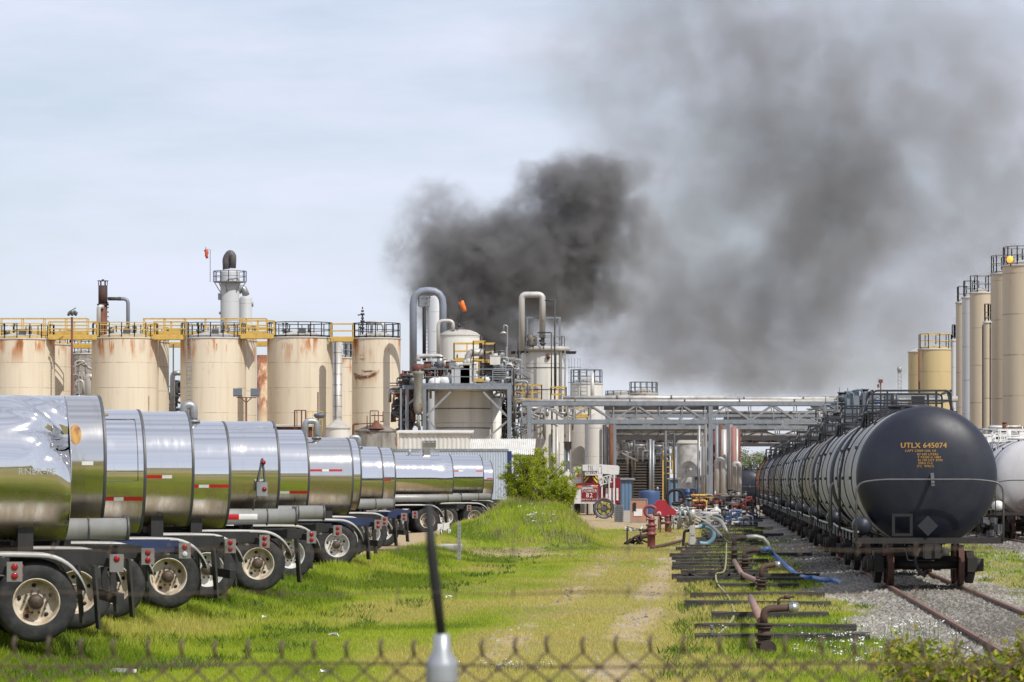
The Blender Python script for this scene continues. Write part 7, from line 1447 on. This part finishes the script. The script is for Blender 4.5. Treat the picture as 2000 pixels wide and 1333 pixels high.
# ------------------------------------------------------------------ smoke: a real volume behind the plant
def smoke_volume(name, Y0, depth, x0, x1, z0, z1, blobs, vox, dens, seed, warp=2.6, nscale=.11, matcol=(.30, .29, .285), label='', lo=.12):
    ng = bpy.data.node_groups.new(name, 'GeometryNodeTree')
    ng.interface.new_socket(name='Geometry', in_out='OUTPUT', socket_type='NodeSocketGeometry')
    n = ng.nodes; L = ng.links.new
    out = n.new('NodeGroupOutput'); vc = n.new('GeometryNodeVolumeCube'); sm = n.new('GeometryNodeSetMaterial')
    vc.inputs['Min'].default_value = (x0, Y0 - depth / 2, z0); vc.inputs['Max'].default_value = (x1, Y0 + depth / 2, z1)
    vc.inputs['Resolution X'].default_value = int((x1 - x0) / vox); vc.inputs['Resolution Y'].default_value = int(depth / vox); vc.inputs['Resolution Z'].default_value = int((z1 - z0) / vox)
    pos = n.new('GeometryNodeInputPosition')
    def noise(vec, sc, det, ro, off):
        a = n.new('ShaderNodeVectorMath'); a.operation = 'ADD'; L(vec, a.inputs[0]); a.inputs[1].default_value = (off, off * 1.7, off * .6)
        t = n.new('ShaderNodeTexNoise'); t.inputs['Scale'].default_value = sc; t.inputs['Detail'].default_value = det; t.inputs['Roughness'].default_value = ro
        L(a.outputs[0], t.inputs['Vector']); return t
    def vm(op, a, b, scale=None):
        q = n.new('ShaderNodeVectorMath'); q.operation = op
        for i, s in enumerate((a, b)):
            if s is None: continue
            if isinstance(s, tuple): q.inputs[i].default_value = s
            else: L(s, q.inputs[i])
        if scale is not None: q.inputs['Scale'].default_value = scale
        return q
    def mm(op, a, b):
        q = n.new('ShaderNodeMath'); q.operation = op
        for i, s in enumerate((a, b)):
            if isinstance(s, (int, float)): q.inputs[i].default_value = s
            else: L(s, q.inputs[i])
        return q.outputs[0]
    w1 = noise(pos.outputs[0], nscale * .7, 6, .66, seed)
    c = vm('SUBTRACT', w1.outputs['Color'], (.5, .5, .5)); sc = vm('SCALE', c.outputs[0], None, warp * 4)
    p = vm('ADD', pos.outputs[0], sc.outputs[0]).outputs[0]
    w2 = noise(p, nscale * 3.2, 4, .6, seed + 5); c2 = vm('SUBTRACT', w2.outputs['Color'], (.5, .5, .5)); s2 = vm('SCALE', c2.outputs[0], None, warp * 1.6); p = vm('ADD', p, s2.outputs[0]).outputs[0]
    tot = None
    for (px, py, rx, rz, d, dy) in blobs:
        cx, cz = X(px, Y0), Z(py, Y0); k = Y0 / F; rx *= k; rz *= k; ry = (rx + rz) / 2
        a = vm('SUBTRACT', p, (cx, Y0 + dy, cz)); b = vm('DIVIDE', a.outputs[0], (rx, min(ry, depth * .42), rz)); ln = vm('LENGTH', b.outputs[0], None)
        mr = n.new('ShaderNodeMapRange'); mr.interpolation_type = 'SMOOTHERSTEP'; mr.inputs[1].default_value = 1.5; mr.inputs[2].default_value = .1; mr.inputs[3].default_value = 0; mr.inputs[4].default_value = d
        L(ln.outputs['Value'], mr.inputs[0]); tot = mr.outputs[0] if tot is None else mm('ADD', tot, mr.outputs[0])
    f1 = noise(p, nscale * 1.9, 9, .68, seed + 11)
    mr = n.new('ShaderNodeMapRange'); mr.inputs[1].default_value = .36; mr.inputs[2].default_value = .66; mr.inputs[3].default_value = lo; mr.inputs[4].default_value = 2.2
    L(f1.outputs[0], mr.inputs[0])
    den = mm('MAXIMUM', mm('SUBTRACT', mm('MULTIPLY', tot, mr.outputs[0]), .03), 0.0)
    L(den, vc.inputs['Density']); L(vc.outputs[0], sm.inputs[0]); L(sm.outputs[0], out.inputs[0])
    m = bpy.data.materials.new(name + '_smoke'); m.use_nodes = True; t = m.node_tree; t.nodes.clear()
    o = t.nodes.new('ShaderNodeOutputMaterial'); v = t.nodes.new('ShaderNodeVolumePrincipled')
    v.inputs['Color'].default_value = (*matcol, 1); v.inputs['Density'].default_value = dens; v.inputs['Anisotropy'].default_value = .1
    t.links.new(v.outputs[0], o.inputs['Volume']); sm.inputs['Material'].default_value = m
    me = bpy.data.meshes.new(name); me.from_pydata([(0, 0, 0)], [], []); me.materials.append(m)
    ob = bpy.data.objects.new(name, me); COL.objects.link(ob); md = ob.modifiers.new('smoke', 'NODES'); md.node_group = ng
    return tag(ob, label, 'smoke', kind='stuff')
DENSE = [(925, 650, 62, 62, .9, 0), (905, 590, 80, 65, .8, 0), (955, 520, 115, 75, .7, 1), (1020, 490, 120, 85, .8, 0), (1085, 520, 100, 90, .75, 2), (1125, 430, 78, 100, .75, 0),
         (1135, 362, 82, 58, 1.0, -1), (1060, 352, 55, 40, .4, 0), (860, 450, 115, 95, .17, 1), (815, 520, 80, 90, .12, 0), (850, 395, 80, 55, .08, 0), (1215, 340, 90, 60, .10, 1), (1200, 420, 80, 90, .12, 1), (1150, 500, 55, 70, .5, 0), (1215, 455, 90, 70, .14, 0), (1240, 400, 90, 120, .08, 0), (1205, 580, 70, 45, .2, 1), (1190, 380, 60, 50, .3, 0),
         (1100, 570, 100, 45, .4, 1), (985, 665, 62, 50, .8, 0), (900, 485, 85, 65, .26, -1), (870, 575, 60, 100, .6, 0), (930, 700, 60, 50, .9, 0), (1040, 560, 90, 70, .6, 0), (1040, 420, 60, 50, .45, 0), (1170, 590, 90, 50, .18, 0), (1120, 600, 90, 50, .2, 0), (1060, 530, 60, 50, .8, 0), (890, 600, 45, 60, .8, 0), (1100, 680, 150, 70, .07, 2), (1000, 600, 160, 120, .08, 2), (1230, 520, 90, 120, .09, 0), (1180, 680, 110, 60, .08, 0)]
WIDE = [(1330, 560, 170, 130, .42, 0), (1400, 640, 200, 130, .52, 1), (1230, 650, 130, 95, .22, 0), (1450, 715, 210, 75, .38, 0), (1310, 735, 150, 50, .28, 0), (1560, 620, 160, 130, .26, 2),
        (1300, 480, 120, 85, .30, -1), (1560, 250, 180, 180, .46, 0), (1640, 400, 150, 160, .54, 1), (1500, 120, 200, 150, .30, 0), (1430, 10, 260, 110, .30, 0), (1270, 190, 190, 150, .22, 0),
        (1120, 110, 190, 120, .10, 0), (1400, 330, 190, 160, .24, 0), (1610, 530, 160, 160, .32, 0), (1850, 300, 300, 330, .17, 0), (1850, 570, 280, 240, .17, 0), (1930, 60, 280, 260, .11, 0), (1700, 670, 190, 130, .18, 0),
        (1500, 460, 220, 180, .26, 0), (1230, 50, 260, 150, .12, 0), (1730, 150, 220, 240, .20, 0), (1190, 330, 140, 120, .14, 0), (1220, 560, 110, 110, .12, 0), (1980, 400, 200, 300, .14, 0), (1580, 740, 200, 50, .25, 0)]
smoke_volume('smoke_dense', 330, 16, X(720, 330), X(1310, 330), Z(800, 330), Z(230, 330), DENSE, .19, .95, 3.0, 1.25, .30, (.38, .38, .39), lo=.03, label='dense dark smoke column rising from behind the process towers')
smoke_volume('smoke_drift', 372, 30, X(880, 372), X(2250, 372), Z(810, 372), Z(-160, 372), WIDE, .45, .175, 21.0, 2.4, .095, (.47, .475, .49), label='wide grey smoke cloud drifting right across the sky', lo=.2)
